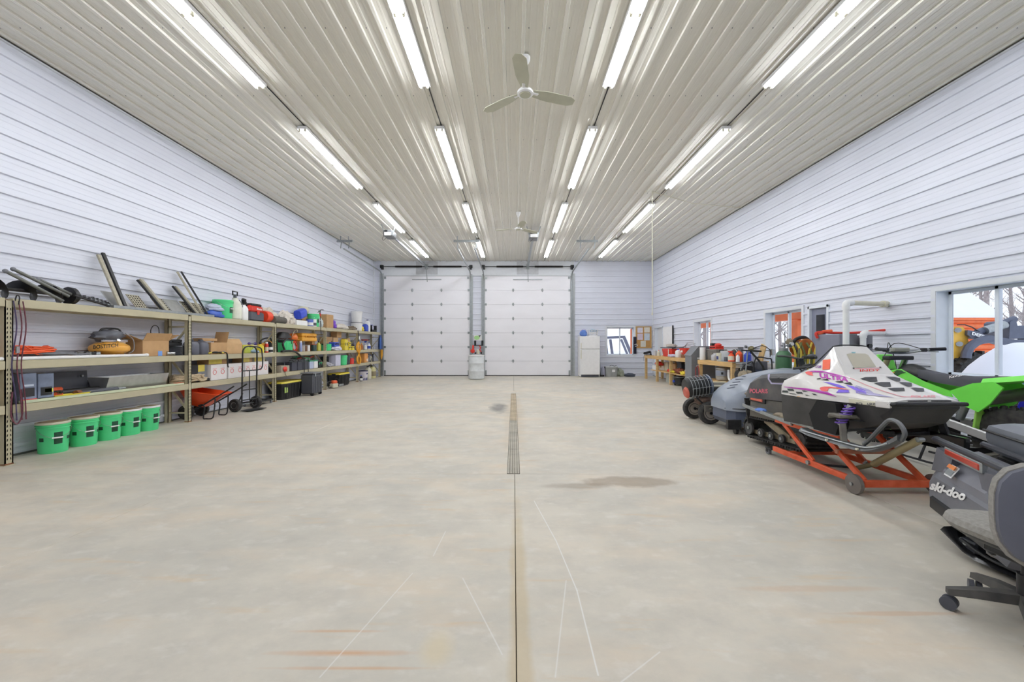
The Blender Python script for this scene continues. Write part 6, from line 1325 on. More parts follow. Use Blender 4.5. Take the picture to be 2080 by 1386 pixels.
# side plate
pl = part('side_plate', MB().box((-.366,3.425,.822), (.012,.21,.040), .004, Matrix.Rotation(R(16),3,'Z')), m_cream, sm_)
bvp = bvh_of([pl, hd]); text_px('lettering', 'POLARIS', (1738,822), (1781,824), 4.5, bvp, m_dgrey, pl, bold=.02)
# seat, tunnel, rear
m_seat = M('dusty_black_vinyl', (62,62,66), .6, 0, .12, 5, dust=.18)
def ssec(y, hw, zt, zb, top=.7): return [Vector((x*hw, y, z)) for x, z in ((top,zt),(.95,zt-.05),(1,zt-.12),(1,zb),(-1,zb),(-1,zt-.12),(-.95,zt-.05),(-top,zt))]
seat = part('seat', MB().loft([ssec(4.25,.20,.99,.68), ssec(4.5,.20,.985,.66), ssec(4.75,.205,.975,.645), ssec(5.0,.21,.95,.63), ssec(5.15,.215,.925,.62), ssec(5.32,.215,.85,.61), ssec(5.42,.205,.72,.605)]), m_seat, sm_)
bvs = bvh_of([seat])
decal('storage_opening', [(1562,762),(1570,757.5),(1590,757),(1597,762),(1600,775),(1592,776),(1567,776),(1563,772)], bvs, D_blk, seat, off=.003)
decal('piping', [(1560,762),(1563,758.5),(1565,760),(1563.5,770),(1569,778),(1590,779),(1599,776),(1600,778),(1590,781.5),(1567,780.5),(1560.5,771)], bvs, M('lilac_piping', (168,160,190), .5), seat, off=.006)
text_px('lettering', 'POLARIS', (1523.5,798.5), (1560,799), 8.5, bvs, M('decal_rose', (226,110,130), .5), seat, bold=.02)
part('tunnel', MB().loft([[Vector((s_*x, y, z)) for s_, x, z in ((1,.19,.66-o),(1,.20,.42-o),(1,.185,.42-o),(1,.175,.64-o),(-1,.175,.64-o),(-1,.185,.42-o),(-1,.20,.42-o),(-1,.19,.66-o))] for y, o in ((4.2,.0),(5.33,.05))]), M('tunnel_brown_grey', (104,100,92), .5, .3, .15, 8), sm_, smooth=0)
tl = part('tail_light', MB().bx(-.215,-.19,5.05,5.30,.585,.625,.008), M('tail_lens', (220,110,90), .2), sm_); part('lens_surround', MB().bx(-.207,-.19,5.0,5.34,.57,.64,.006), m_black, tl)
part('running_board', MB().bar((-.27,4.35,.44), (-.25,5.30,.50), .12, .02, .004).bar((-.33,4.35,.46), (-.31,5.30,.52), .018, .03), m_galv, sm_); part('running_board', MB().bar((.27,4.35,.44), (.25,5.30,.50), .12, .02, .004), m_galv, sm_)
part('blue_rag', MB().ell((-.29,4.95,.505), (.05,.09,.025), 12, 6, .2, 4, 2), M('periwinkle_nylon', (96,130,200), .7), sm_); part('grey_boot_pad', MB().ell((-.27,4.6,.49), (.06,.12,.035), 12, 6, .2, 4, 5), M('dusty_engine', (150,138,118), .7), sm_)
part('snow_flap', MB().box((0,5.42,.42), (.40,.02,.34), .004, Matrix.Rotation(R(-14),3,'X')), m_dark, sm_)
# track with bogies
def track(t, x, y0, y1, z0, tilt, wd=.36, r=.115, nl=46, bog=True, dark=None):
    dark = dark or m_dark; L = y1-y0; path = []
    n1 = 20
    for k in range(n1+1): path.append((y0+r+(L-2*r)*k/n1, 0))
    for k in range(1, 8): a_ = -pi/2+pi*k/8; path.append((y1-r+r*cos(a_), r+r*sin(a_)))
    for k in range(n1+1): path.append((y1-r-(L-2*r)*k/n1, 2*r))
    for k in range(1, 8): a_ = pi/2+pi*k/8; path.append((y0+r+r*cos(a_), r+r*sin(a_)))
    n = len(path); T = lambda y, z: (y, z0+z+(y-y0)*math.tan(tilt))
    rg_ = []
    for k in range(n):
        p = Vector(path[k]); q = Vector(path[(k+1) % n]); o = Vector(path[k-1]); tg_ = (q-o).normalized(); nr = Vector((tg_[1], -tg_[0]))
        rg_.append([Vector((x-wd/2, *T(*p))), Vector((x+wd/2, *T(*p))), Vector((x+wd/2, *T(*(p+nr*.012)))), Vector((x-wd/2, *T(*(p+nr*.012))))])
    rg_.append(rg_[0]); b_ = part('track_belt', MB().loft(rg_, cap=False), dark, t); lg = MB()
    for k in range(0, n):
        p = Vector(path[k]); q = Vector(path[(k+1) % n]); tg_ = (q-p)
        if tg_.length < 1e-6: continue
        nr = Vector((tg_.normalized()[1], -tg_.normalized()[0])); m_ = (p+q)/2+nr*.02; yy, zz = T(*m_)
        ang = math.atan2(tg_[1], tg_[0]); lg.box((x, yy, zz), (wd, .022, .028), 0, Matrix.Rotation(ang, 3, 'X'))
    part('track_lugs', lg, dark, b_, kind='stuff')
    if bog:
        for k, (u, rr) in enumerate(((.08,.085), (.35,.05), (.52,.05), (.70,.055), (.92,.085))):
            yy, zz = T(y0+L*u, .0); w2 = part('idler_wheel', MB().lathe([(.02,-.012), (rr*.6,-.008), (rr*.8,-.016), (rr,-.014), (rr,.014), (rr*.8,.016), (rr*.6,.008), (.02,.012)], 20, (x-wd/2+.02, yy, zz+rr+.012), 'x'), M('idler_grey', (70,70,70), .6, 0, .2, 10), t); part('hub', MB().cyl((x-wd/2-.002, yy, zz+rr+.012), (x-wd/2+.03, yy, zz+rr+.012), .02), m_galv, w2)
        p0 = T(y0+L*.06, .03); p1 = T(y1-L*.06, .03); part('slide_rail', MB().bar((x-.1, p0[0], p0[1]+.02), (x-.1, p1[0], p1[1]+.02), .03, .05), M('dusty_alloy', (160,148,124), .6, .3, .2, 12), t)
        p0 = T(y0+L*.3, .06); p1 = T(y1-L*.3, .14); part('suspension_arm', MB().bar((x-.08, p0[0], p0[1]), (x-.08, p1[0], p1[1]+.1), .08, .09, .01), M('dusty_alloy', (160,148,124), .6, .3, .2, 12), t)
track(sm_, 0, 4.35, 5.50, .16, R(-3.5))
# skis
def ski(t, x, y0, y1, z, mat, curl=.24, wd=.13, tall=.0):
    n = 16; rg_ = []; L = y1-y0
    for k in range(n+1):
        u = k/n; y = y1-L*u; up = curl*max(0, (u-.62)/.38)**2*1.0+.02*max(0, (.12-u)/.12)
        rg_.append([Vector((x-wd/2*(.6+.4*min(1,(1-u)*5)), y, z+up)), Vector((x-wd*.18, y, z+up-.012)), Vector((x+wd*.18, y, z+up-.012)), Vector((x+wd/2*(.6+.4*min(1,(1-u)*5)), y, z+up)), Vector((x+wd/2*.6, y, z+up+.022+tall)), Vector((x-wd/2*.6, y, z+up+.022+tall))])
    s_ = part('ski', MB().loft(rg_), mat, t); return s_
m_skig = M('worn_grey_steel_ski', (104,106,108), .4, .5, .15, 12)
sx = -.46
s1 = ski(sm_, sx, 2.98, 3.98, .435, m_skig, .17, .11, .012)
part('ski_loop', MB().tube(spl([(sx,2.98,.60), (sx,2.955,.66), (sx,3.0,.725), (sx,3.07,.735), (sx,3.13,.68), (sx,3.24,.55), (sx,3.30,.49)], 5), .016, 8), m_skig, s1)
for y in (3.30, 3.62): part('rivet', MB().cyl((sx-.066,y,.452), (sx-.05,y,.452), .010, n=10), m_cream, s1)
part('side_rail', MB().tube(spl([(sx-.05,3.95,.47), (sx-.05,3.5,.47), (sx-.05,3.22,.485), (sx-.04,3.05,.56)], 5), .007, 6), m_galv, s1)
m_blk_g = M('gloss_black_plastic', (22,22,24), .2, 0, .1)
s2 = ski(sm_, .46, 3.0, 4.05, .40, m_blk_g, .15, .15, .03)
bx_ = part('ski_saddle', MB().bar((.40,3.30,.485), (.40,3.95,.485), .05, .11, .008), m_blk_g, s2)
text_px('lettering', 'POWDER', (1852,878), (1877,881), 4.5, bvh_of([bx_]), m_white, bx_, shear=.2, bold=.02)
# spindle, arm, spring
part('spindle', MB().bar((sx,3.50,.46), (sx+.03,3.56,.70), .045, .05, .006).bx(sx-.05,sx+.10,3.47,3.62,.67,.70,.008), M('dusty_iron', (110,106,98), .6, .3, .2, 16), sm_)
part('steering_arm', MB().tube([(sx,3.66,.66), (sx+.0,3.56,.69), (sx+.18,3.50,.66)], .018, 8), M('dusty_iron', (110,106,98), .6, .3, .2, 16), sm_)
part('tie_rod', MB().tube([(sx+.05,3.55,.55), (-.1,3.45,.60)], .011, 8).tube([(sx+.05,3.52,.65), (-.15,3.44,.64)], .010, 8), m_iron, sm_)
hx = spl([(-.445+.036*cos(2*pi*k/8)+k*.0008, 3.56-k*.0012+.036*sin(2*pi*k/8), .61+k*.0032) for k in range(52)], 2)
part('coil_spring', MB().tube(hx, .0085, 6), M('purple_spring', (110,80,180), .35, .2), sm_); part('shock_body', MB().cyl((-.445,3.56,.60), (-.403,3.50,.785), .022), m_chrome, sm_)
part('spindle', MB().bar((.46,3.50,.46), (.43,3.56,.70), .045, .05, .006), m_iron, sm_)
part('rear_arm', MB().bar((-.12,3.4,.56), (-.36,4.2,.50), .04, .03, .004).bar((-.10,3.5,.52), (.4,3.6,.52), .04, .03, .004), m_iron, sm_)
part('handlebar', MB().tube(spl([(-.36,4.28,1.06), (-.2,4.22,1.08), (0,4.2,1.06), (.2,4.22,1.08), (.36,4.28,1.06)], 4), .014, 8), m_black, sm_)
# ================= GREY SNOWMOBILE =================================================
gs = thing('snowmobile', 'blue-grey snowmobile parked on wheeled dollies behind the white snowmobile', 'snowmobile', (3.16, 6.16, 0))
m_gh = M('blue_grey_hood', (146,156,172), .32, 0, .08, 3, dust=.25, coat=.15); m_gb = M('blue_grey_belly', (84,92,112), .42, 0, .1, 3)
def gsec(x, hw, zt, zm, zb, k=.62): return [Vector((x, y*hw, z)) for y, z in ((-k*.55,zt),(-.84,zt-(zt-zm)*.42),(-1,zm),(-1,zb),(1,zb),(1,zm),(.84,zt-(zt-zm)*.42),(k*.55,zt))]
gh = part('hood', MB().loft([gsec(.0,.22,.50,.44,.34), gsec(.05,.30,.60,.46,.34), gsec(.16,.37,.70,.50,.34), gsec(.32,.41,.79,.53,.34), gsec(.55,.43,.86,.56,.36), gsec(.80,.43,.91,.58,.38), gsec(1.1,.42,.95,.60,.40), gsec(1.4,.36,.93,.62,.42), gsec(1.55,.25,.90,.62,.44)]), m_gh, gs, smooth=28)
part('belly_pan', MB().loft([gsec(.02,.20,.42,.36,.20), gsec(.10,.31,.46,.38,.12), gsec(.30,.39,.48,.38,.10), gsec(.62,.40,.48,.38,.10), gsec(.66,.40,.48,.38,.24)]), m_gb, gs, smooth=28)
part('engine_bay', MB().bx(.60,1.5,-.36,.36,.14,.5,.02), m_slot, gs)
bvg = bvh_of([gh])
for k in range(6): decal('hood_vent', [(1476+k*5.5,789-k*6.2),(1492+k*5.5,786-k*5.4),(1494+k*5.5,787.4-k*5.4),(1478+k*5.5,790.6-k*6.2)], bvg, M('vent_line', (70,76,90), .6), gh, step=5)
part('bumper_seam', MB().tube([(.0,-.2,.37), (.06,-.30,.375), (.16,-.38,.38), (.40,-.42,.385)], .008, 6), m_black, gs)
mi = part('mirror', MB().ell((.24,-.46,.62), (.10,.03,.03), 16, 8), M('dusty_mirror', (140,132,118), .6), gs); part('mirror_stem', MB().tube([(.30,-.46,.62), (.70,-.44,.66)], .006, 6), m_galv, mi)
part('seat', MB().bx(1.50,2.55,-.20,.20,.55,.86,.06), m_seat, gs); part('tunnel', MB().bx(1.4,2.65,-.21,.21,.30,.55,.01), m_iron, gs)
hb2 = part('handlebar', MB().tube(spl([(1.20,-.42,1.13), (1.22,-.2,1.13), (1.26,0,1.10), (1.22,.2,1.13), (1.2,.42,1.13)], 4), .016, 8), m_black, gs); part('bar_riser', MB().bar((1.34,0,.90), (1.26,0,1.1), .05, .08, .01), m_black, hb2); part('grip', MB().cyl((1.02,-.40,1.135), (1.24,-.36,1.13), .022), m_dark, hb2)
part('control_pod', MB().ell((1.30,-.2,1.14), (.07,.06,.04), 12, 8), m_dgrey, hb2); part('throttle_cable', MB().tube(spl([(1.0,-.3,1.12), (1.05,-.25,.99), (1.15,-.2,.93)], 4), .010, 6), m_black, gs); part('hand_guard', MB().tube(spl([(1.02,-.38,1.0), (1.16,-.36,1.02), (1.26,-.3,.93)], 4), .02, 8), m_dark, gs)
for x, y in ((.12,-.28), (.34,-.42), (.40,.3)):
    c = part('dolly_wheel', MB().cyl((x-.02,y,.045), (x+.02,y,.045), .045), m_black, gs); part('wheel_fork', MB().bx(x-.035,x+.035,y-.02,y+.02,.07,.14,.004), m_iron, c)
part('skid_plate', MB().bx(-.04,.16,-.36,-.30,.08,.22,.006), m_iron, gs)
# ================= TOW CART WITH BLOWER ============================================
ct = thing('lawn_cart', 'two-wheeled grey tub cart with black tyres beyond the grey snowmobile', 'cart', (3.24, 6.63, 0))
for y, x in ((.0, .02), (.50, -.02)):
    wh = part('wheel', tyre(MB(), (x,y,.185), .185, .12, 'y'), m_dark, ct); part('rim', MB().lathe([(.02,-.05), (.09,-.045), (.115,-.058), (.115,.058), (.09,.045), (.02,.05)], 24, (x,y,.185), 'y'), M('dusty_rim', (176,168,158), .5, .3), wh); part('hub', MB().cyl((x,y-.07,.185), (x,y+.07,.185), .022), m_iron, wh)
part('axle', MB().cyl((0,0,.185), (0,.5,.185), .012), m_iron, ct)
part('tub', MB().loft([[Vector((x,y,z)) for x, y in ((x0,y0),(x1,y0),(x1,y1),(x0,y1))] for x0,x1,y0,y1,z in ((.10,.62,.34,.72,.27),(.0,.75,.24,.90,.60),(.03,.72,.27,.87,.60),(.13,.59,.37,.69,.29))]), M('grey_poly_tub', (122,118,110), .6, 0, .1), ct, smooth=0)
part('tub_rim', MB().bx(-.02,.77,.21,.25,.59,.62,.004).bx(-.02,.77,.89,.93,.59,.62,.004).bx(-.02,.02,.25,.89,.59,.62,.004), m_cream, ct)
part('frame_bar', MB().bar((-.16,.05,.30), (.5,-.02,.36), .03, .02).bar((-.10,.1,.18), (.16,-.02,.21), .02, .02).bar((-.10,.1,.18), (-.02,-.14,.28), .02, .02), M('dusty_iron', (110,106,98), .6, .3), ct, kind='stuff'); part('brown_engine', MB().ell((.0,.22,.36), (.14,.10,.07), 14, 8, .25, 4, 3), M('brown_dust', (120,98,86), .8, 0, .3, 14), ct); part('hitch_plate', MB().bx(-.10,.02,-.1,-.06,.22,.32,.004), M('dusty_iron', (110,106,98), .6, .3), ct); part('drawbar', MB().bar((.05,-.12,.18), (.22,-.12,.10), .015, .015), m_iron, ct)
part('stand_tube', MB().tube(spl([(.14,.1,.56), (.20,.1,.48), (.20,.1,.36), (.10,.1,.30), (-.02,.1,.31), (-.14,.12,.42)], 4), .014, 8), m_iron, ct)
bl = thing('drum_blower', 'black drum blower in a wire cage with a red end held on the cart', 'blower', (3.13, 6.82, .60), R(0))
Mt = Matrix.Rotation(R(-8), 4, 'Y')
part('drum', MB().lathe([(.05,-.20), (.155,-.19), (.165,-.15), (.165,.15), (.14,.19), (.05,.20)], 28, (0,0,0), 'x').xf(Mt), m_black, bl)
cg = MB()
for k in range(7): cg.torus((-.14+k*.055,0,0), .185, .004, 'x', 28, 5)
for k in range(8): a_ = 2*pi*k/8; cg.cyl((-.15,.185*cos(a_),.185*sin(a_)), (.20,.185*cos(a_),.185*sin(a_)), .004, n=5)
part('wire_cage', cg.xf(Mt), m_galv, bl, kind='stuff'); part('red_end', MB().lathe([(.0,-.235), (.07,-.23), (.10,-.20), (.10,-.19)], 20, (0,-.04,-.07), 'x').xf(Mt), M('faded_red_end', (190,92,74), .5), bl); part('blue_end', MB().lathe([(.12,.17), (.17,.19), (.17,.215), (.0,.22)], 24, (0,0,0), 'x').xf(Mt), M('slate_blue_end', (84,98,124), .5), bl)
# ================= DIRT BIKES ======================================================
def dirt_bike(label, loc, mp, mp2, group=None, seat_txt=None):
    """nose towards +y; origin on the floor between the wheels"""
    t = thing('dirt_bike', label, 'dirt bike', loc); m_p = mp
    Zr, yr, yf = .36, -.68, .80
    wr = part('rear_tyre', tyre(MB(), (0,yr,Zr), .325, .12, 'x', 36, 26), m_dark, t); wf = part('front_tyre', tyre(MB(), (0,yf,Zr+.01), .335, .085, 'x', 36, 26), m_dark, t)
    for w_, yy, rr in ((wr,yr,.21), (wf,yf,.24)):
        part('rim', MB().lathe([(rr-.012,-.03), (rr,-.034), (rr,.034), (rr-.012,.03), (rr-.012,-.03)], 32, (0,yy,Zr), 'x'), M('blue_rim', (60,90,200), .3, .3) , w_)
        sp2 = MB()
        for k in range(16): a_ = 2*pi*k/16; sp2.cyl((.02*(-1)**k,yy+.03*cos(a_+.5),Zr+.03*sin(a_+.5)), (0,yy+rr*cos(a_),Zr+rr*sin(a_)), .0022, n=4)
        part('spokes', sp2, m_chrome, w_, kind='stuff'); part('hub', MB().cyl((-.05,yy,Zr), (.05,yy,Zr), .04), m_iron, w_); part('brake_disc', MB().lathe([(.07,-.003), (.115,-.003), (.115,.003), (.07,.003), (.07,-.003)], 24, (-.06 if w_ is wf else .07,yy,Zr), 'x'), m_chrome, w_)
    for x in (-.11, .11):
        part('fork_leg', MB().cyl((x,yf,Zr), (x,yf-.19,Zr+.42), .022).cyl((x,yf-.19,Zr+.42), (x,yf-.34,Zr+.78), .030), m_chrome if x > 0 else M('fork_gold_dust', (176,170,140), .35, .5), t)
        part('fork_guard', MB().bar((x*1.25,yf+.02,Zr-.05), (x*1.25,yf-.14,Zr+.40), .03, .08, .01), m_p, t)
        part('swingarm', MB().bar((x,yr-.02,Zr), (x*.9,yr+.58,Zr+.12), .03, .085, .01), M('swingarm_silver', (204,204,206), .35, .5), t)
    part('triple_clamp', MB().bx(-.15,.15,yf-.40,yf-.29,1.10,1.15,.01).bx(-.14,.14,yf-.33,yf-.23,.94,.98,.01), m_black, t)
    part('front_fender', MB().loft([[Vector((s_*w_, y, z)) for s_, z in ((-1,z0-.02),(-.6,z0+.015),(.6,z0+.015),(1,z0-.02),(.6,z0+.005),(-.6,z0+.005))] for y, w_, z0 in ((yf-.36,.06,.86),(yf-.15,.10,.90),(yf+.15,.10,.90),(yf+.38,.07,.85),(yf+.50,.03,.80))]), m_p, t)
    part('number_plate', MB().box((0,yf-.20,1.05), (.20,.02,.24), .01, Matrix.Rotation(R(-18),3,'X')), m_p, t)
    hbp = part('handlebar', MB().tube(spl([(-.40,yf-.50,1.235), (-.24,yf-.44,1.225), (-.12,yf-.36,1.19), (.12,yf-.36,1.19), (.24,yf-.44,1.225), (.40,yf-.50,1.235)], 4), .013, 8), m_galv, t)
    for s_ in (-1, 1): part('grip', MB().cyl((s_*.27,yf-.455,1.23), (s_*.41,yf-.505,1.236), .020), m_black, hbp); part('lever', MB().tube(spl([(s_*.24,yf-.42,1.22), (s_*.32,yf-.38,1.21), (s_*.42,yf-.42,1.20)], 4), .006, 6), m_galv, hbp); part('perch', MB().box((s_*.23,yf-.43,1.225), (.06,.05,.045), .01), m_black, hbp)
    part('crossbar_pad', MB().bx(-.10,.10,yf-.40,yf-.34,1.20,1.25,.01), M('grey_pad', (150,150,140), .5), hbp); part('cables', MB().tube(spl([(-.2,yf-.42,1.24), (-.05,yf-.28,1.31), (.1,yf-.2,1.1), (.05,yf-.3,.8)], 5), .005, 6).tube(spl([(.2,yf-.42,1.24), (.05,yf-.24,1.30), (-.08,yf-.2,1.05)], 5), .005, 6), m_black, hbp)
    part('seat', MB().loft([[Vector((x*w_, y, z)) for x, z in ((-.8,zt),(-1,zt-.03),(-1,zb),(1,zb),(1,zt-.03),(.8,zt))] for y, w_, zt, zb in ((.32,.055,1.04,.98),(.20,.065,1.01,.92),(-.05,.075,.965,.87),(-.30,.08,.96,.85),(-.50,.08,.975,.90),(-.66,.07,.985,.94))]), M('charcoal_seat', (74,74,82), .7, 0, .08), t)
    part('fuel_tank', MB().ell((0,.28,.93), (.10,.18,.13), 16, 10), m_black, t)
    for s_ in (-1, 1):
        part('radiator_shroud', MB().prism([(.50,.84),(.44,.97),(.28,1.0),(.02,.88),(-.25,.80),(-.28,.74),(-.02,.76),(.26,.70),(.42,.74)], 'x', s_*.13, s_*.145), m_p, t)
        part('side_panel', MB().prism([(-.24,.80),(-.45,.90),(-.62,.93),(-.70,.88),(-.60,.72),(-.50,.62),(-.38,.66)], 'x', s_*.115, s_*.13), m_p, t)
        part('frame_spar', MB().bar((s_*.09,.40,.92), (s_*.11,-.12,.55), .03, .06, .008).bar((s_*.08,.42,.90), (s_*.08,.25,.40), .03, .04, .006).bar((s_*.08,.25,.38), (s_*.09,-.15,.36), .03, .04, .006), M('swingarm_silver', (204,204,206), .35, .5), t)
        part('foot_peg', MB().bx(s_*.12,s_*.22,-.12,-.07,.42,.45,.006), m_iron, t)
    part('rear_fender', MB().loft([[Vector((x*w_, y, z)) for x, z in ((-1,zt-.05),(-.75,zt),(.75,zt),(1,zt-.05),(.8,zt-.06),(-.8,zt-.06))] for y, w_, zt in ((-.50,.11,.95),(-.70,.12,.985),(-.95,.11,1.03),(-1.15,.08,1.07),(-1.22,.05,1.075))]), m_p, t)
    part('silencer', MB().loft([[Vector((.13+.055*cos(a_), y, z+.065*sin(a_))) for a_ in [2*pi*k/14 for k in range(14)]] for y, z in ((-.40,.74),(-.45,.75),(-.92,.90))]), M('silencer_grey', (136,134,126), .35, .6, .1), t); part('silencer_cap', MB().cyl((.13,-.92,.90), (.13,-.96,.913), .05), m_black, t); part('exhaust_pipe', MB().tube(spl([(.13,-.42,.74), (.14,-.1,.66), (.12,.2,.5), (0,.36,.45), (0,.25,.6)], 5), .024, 8), m_iron, t)
    part('engine', MB().bx(-.12,.12,-.15,.22,.27,.50,.03).bx(-.08,.08,.02,.2,.5,.75,.02), M('engine_dark', (52,50,48), .5, .4, .2, 12), t); part('clutch_cover', MB().cyl((-.12,-.02,.40), (-.15,-.02,.40), .09), m_iron, t)
    part('shock', MB().cyl((0,-.22,.5), (0,-.34,.82), .035), m_galv, t); part('mud_flap', MB().box((-.05,-.46,.60), (.12,.02,.34), .004, Matrix.Rotation(R(8),3,'X')), mp2, t); part('chain_guide', MB().bar((-.07,yr+.03,Zr+.04), (-.08,-.18,.42), .012, .02).bar((-.07,yr+.03,Zr-.06), (-.08,-.18,.36), .012, .02), m_iron, t)
    part('stand', MB().tube(spl([(-.22,.30,.015), (-.2,-.30,.015), (.2,-.30,.015), (.22,.30,.015)], 3), .012, 8).tube([(-.2,0,.015), (-.1,0,.26), (.1,0,.26), (.2,0,.015)], .012, 8), m_iron, t)
    return t
m_grn = M('lime_green_plastic', (124,236,88), .3, 0, .03, coat=.3)
gbk = dirt_bike('bright lime green dirt bike with a charcoal seat behind the white snowmobile', (4.72, 4.44, .03), m_grn, M('lime_mudflap', (150,206,92), .5))
sb = [c for c in gbk.children if c.name.startswith('seat')][0]
text_px('lettering', 'Kawasaki', (1929,769), (1966,762), 5, bvh_of([sb]), m_white, sb, bold=.01)
shs = [c for c in gbk.children if c.name.startswith('radiator_shroud')][0]; bvx = bvh_of([shs])
decal('shroud_graphic', [(1808,760),(1822,752),(1850,754),(1830,760),(1818,768)], bvx, M('shroud_dark_print', (40,80,40), .4), shs); decal('shroud_graphic', [(1811,757),(1820,754),(1817,758)], bvx, m_yelo, shs)
bbk = dirt_bike('blue dirt bike parked beyond the lime green one', (5.36, 3.40, .0), M('deep_blue_plastic', (52,50,190), .3, 0, .03, coat=.3), M('blue_mudflap', (70,70,200), .5))
# ================= YELLOW-BLACK SNOWMOBILE TAIL ====================================
tc = Vector((2.82, 2.45, 0)); ang = math.atan2(-.8, -.42)   # local x along the rear edge (towards viewer), local y forward along the sled
m_tail = M('charcoal_sled_plastic', (112,113,121), .5, 0, .06, 20)
yl = thing('snowmobile', 'charcoal and yellow snowmobile tail with white lettering behind the office chair', 'snowmobile', (2.82, 2.45, 0), ang)
# local: x axis dir (cos,sin)=(-.465,-.885); local y = (.885,-.465) forward into the sled
tailr = []
for y, hw, zt, zb in ((-.06,.40,.40,.20), (-.03,.44,.44,.14), (.03,.45,.55,.13), (.16,.42,.60,.16)):
    tailr.append([Vector((x*hw, y, z)) for x, z in ((-1,zb+.05),(-.92,zb),(.92,zb),(1,zb+.05),(1,zt-.06),(.80,zt),(-.80,zt),(-1,zt-.06))])
tb = part('tail_fairing', MB().loft(tailr), m_tail, yl, smooth=15)
part('upper_panel', MB().loft([[Vector((x, y, z)) for x, z in ((-a1,z0),(a1,z0),(a2,z1),(-a2,z1))] for y, a1, a2, z0, z1 in ((-.045,.30,.24,.38,.47), (.06,.34,.26,.42,.61))]), M('charcoal_panel_2', (122,123,132), .45, 0, .05), yl, smooth=10)
part('side_facet', MB().prism([(-.44,.42),(-.20,.46),(-.14,.58),(-.36,.60)], 'y', -.035, .05), M('charcoal_panel_3', (100,101,110), .5), yl, smooth=0); part('side_facet', MB().prism([(.44,.42),(.20,.46),(.14,.58),(.36,.60)], 'y', -.035, .05), MATS['charcoal_panel_3'], yl, smooth=0)
part('lower_band', MB().bx(-.36,.36,-.075,-.03,.17,.26,.012), m_black, yl)
bvt = bvh_of([tb]+[c for c in yl.children if c.name.startswith(('upper', 'side', 'lower'))])
text_px('lettering', 'ski-doo', (1890,993), (1962,1018), 17, bvt, m_white, tb, shear=.25, bold=.045, skew=3, off=.006)
part('grab_bar', MB().tube(spl([(-.44,.10,.50), (-.45,.02,.62), (-.40,-.02,.645), (.0,-.03,.65), (.40,-.02,.645), (.45,.04,.62), (.46,.2,.58)], 5), .022, 10), M('satin_black', (44,47,54), .35), yl)
tl = part('tail_light', MB().bx(-.20,.20,-.055,-.02,.585,.628,.008), M('red_tail_lens', (176,56,40), .15), yl); part('lens_trim', MB().bx(-.215,.215,-.05,-.02,.575,.638,.006), m_galv, tl)
lb_ = part('warning_label', MB().box((-.10,-.055,.50), (.09,.004,.08), 0, Matrix.Rotation(R(-30),3,'X')), m_white, yl); part('orange_stripe', MB().box((-.10,-.055,.528), (.086,.006,.026), 0, Matrix.Rotation(R(-30),3,'X')), M('label_orange', (226,134,70), .5), lb_); part('grey_text_block', MB().box((-.10,-.066,.492), (.074,.004,.036), 0, Matrix.Rotation(R(-30),3,'X')), m_galv, lb_)
part('tunnel', MB().bx(-.19,.19,.12,1.5,.40,.56,.01), m_iron, yl); part('yellow_side', MB().loft([[Vector((x*w_, y, z)) for x, z in ((-1,zb),(1,zb),(.9,zt),(-.9,zt))] for y, w_, zb, zt in ((.24,.30,.50,.56),(.5,.32,.48,.60),(1.4,.34,.42,.70))]), M('neon_yellow_plastic', (222,232,82), .35), yl)
part('track_block', MB().bx(-.19,.19,.1,1.4,.04,.38,.06), m_dark, yl)
cb_ = part('cargo_box', MB().loft([[Vector((x, y, z)) for x, y in ((-.30*k,.18+q),(.34*k,.18+q),(.38*k,.32),(.38*k,.72),(-.34*k,.72),(-.34*k,.30))] for k, q, z in ((.80,.05,.60),(.92,.02,.62),(1.0,0,.70),(1.0,0,.755),(.98,.01,.785),(.82,.07,.81))]), M('charcoal_box', (108,112,120), .45, 0, .06), yl, smooth=28)
part('lid_seam', MB().tube([(-.31,.172,.752), (.35,.172,.752), (.39,.32,.752)], .008, 6), m_black, cb_); part('latch', MB().bx(.02,.10,.26,.34,.806,.82,.006), m_black, cb_); part('handle_bar', MB().tube([(-.25,.15,.665), (.40,.15,.665)], .020, 8), M('satin_black', (44,47,54), .35), cb_); part('box_foot', MB().bx(-.28,-.10,.22,.34,.555,.60,.01).bx(.06,.30,.22,.34,.555,.60,.01), m_black, cb_)
# stray ski on the floor
sk = thing('loose_ski', 'black snowmobile ski on the floor between the tail and the office chair', 'ski', (2.80, 2.56, 0), R(3))
rg_ = []
for k in range(15):
    u = k/14; y = -.85*u; up = .10*max(0, (.18-u)/.18)**1.0+.16*max(0, (u-.7)/.3)**2
    rg_.append([Vector((-.065, y, .03+up)), Vector((-.02, y, .012+up)), Vector((.02, y, .012+up)), Vector((.065, y, .03+up)), Vector((.04, y, .05+up)), Vector((-.04, y, .05+up))])
part('runner', MB().loft(rg_), m_blk_g, sk); part('ski_mount', MB().box((0,-.12,.085), (.07,.10,.07), .01), M('satin_black', (44,47,54), .35), sk); part('bolt', MB().cyl((-.05,-.12,.10), (.05,-.12,.10), .010), m_galv, sk); part('side_rail', MB().tube(spl([(-.05,-.1,.12), (-.05,-.25,.07), (-.05,-.5,.075), (-.05,-.75,.12)], 5), .010, 8), m_black, sk)
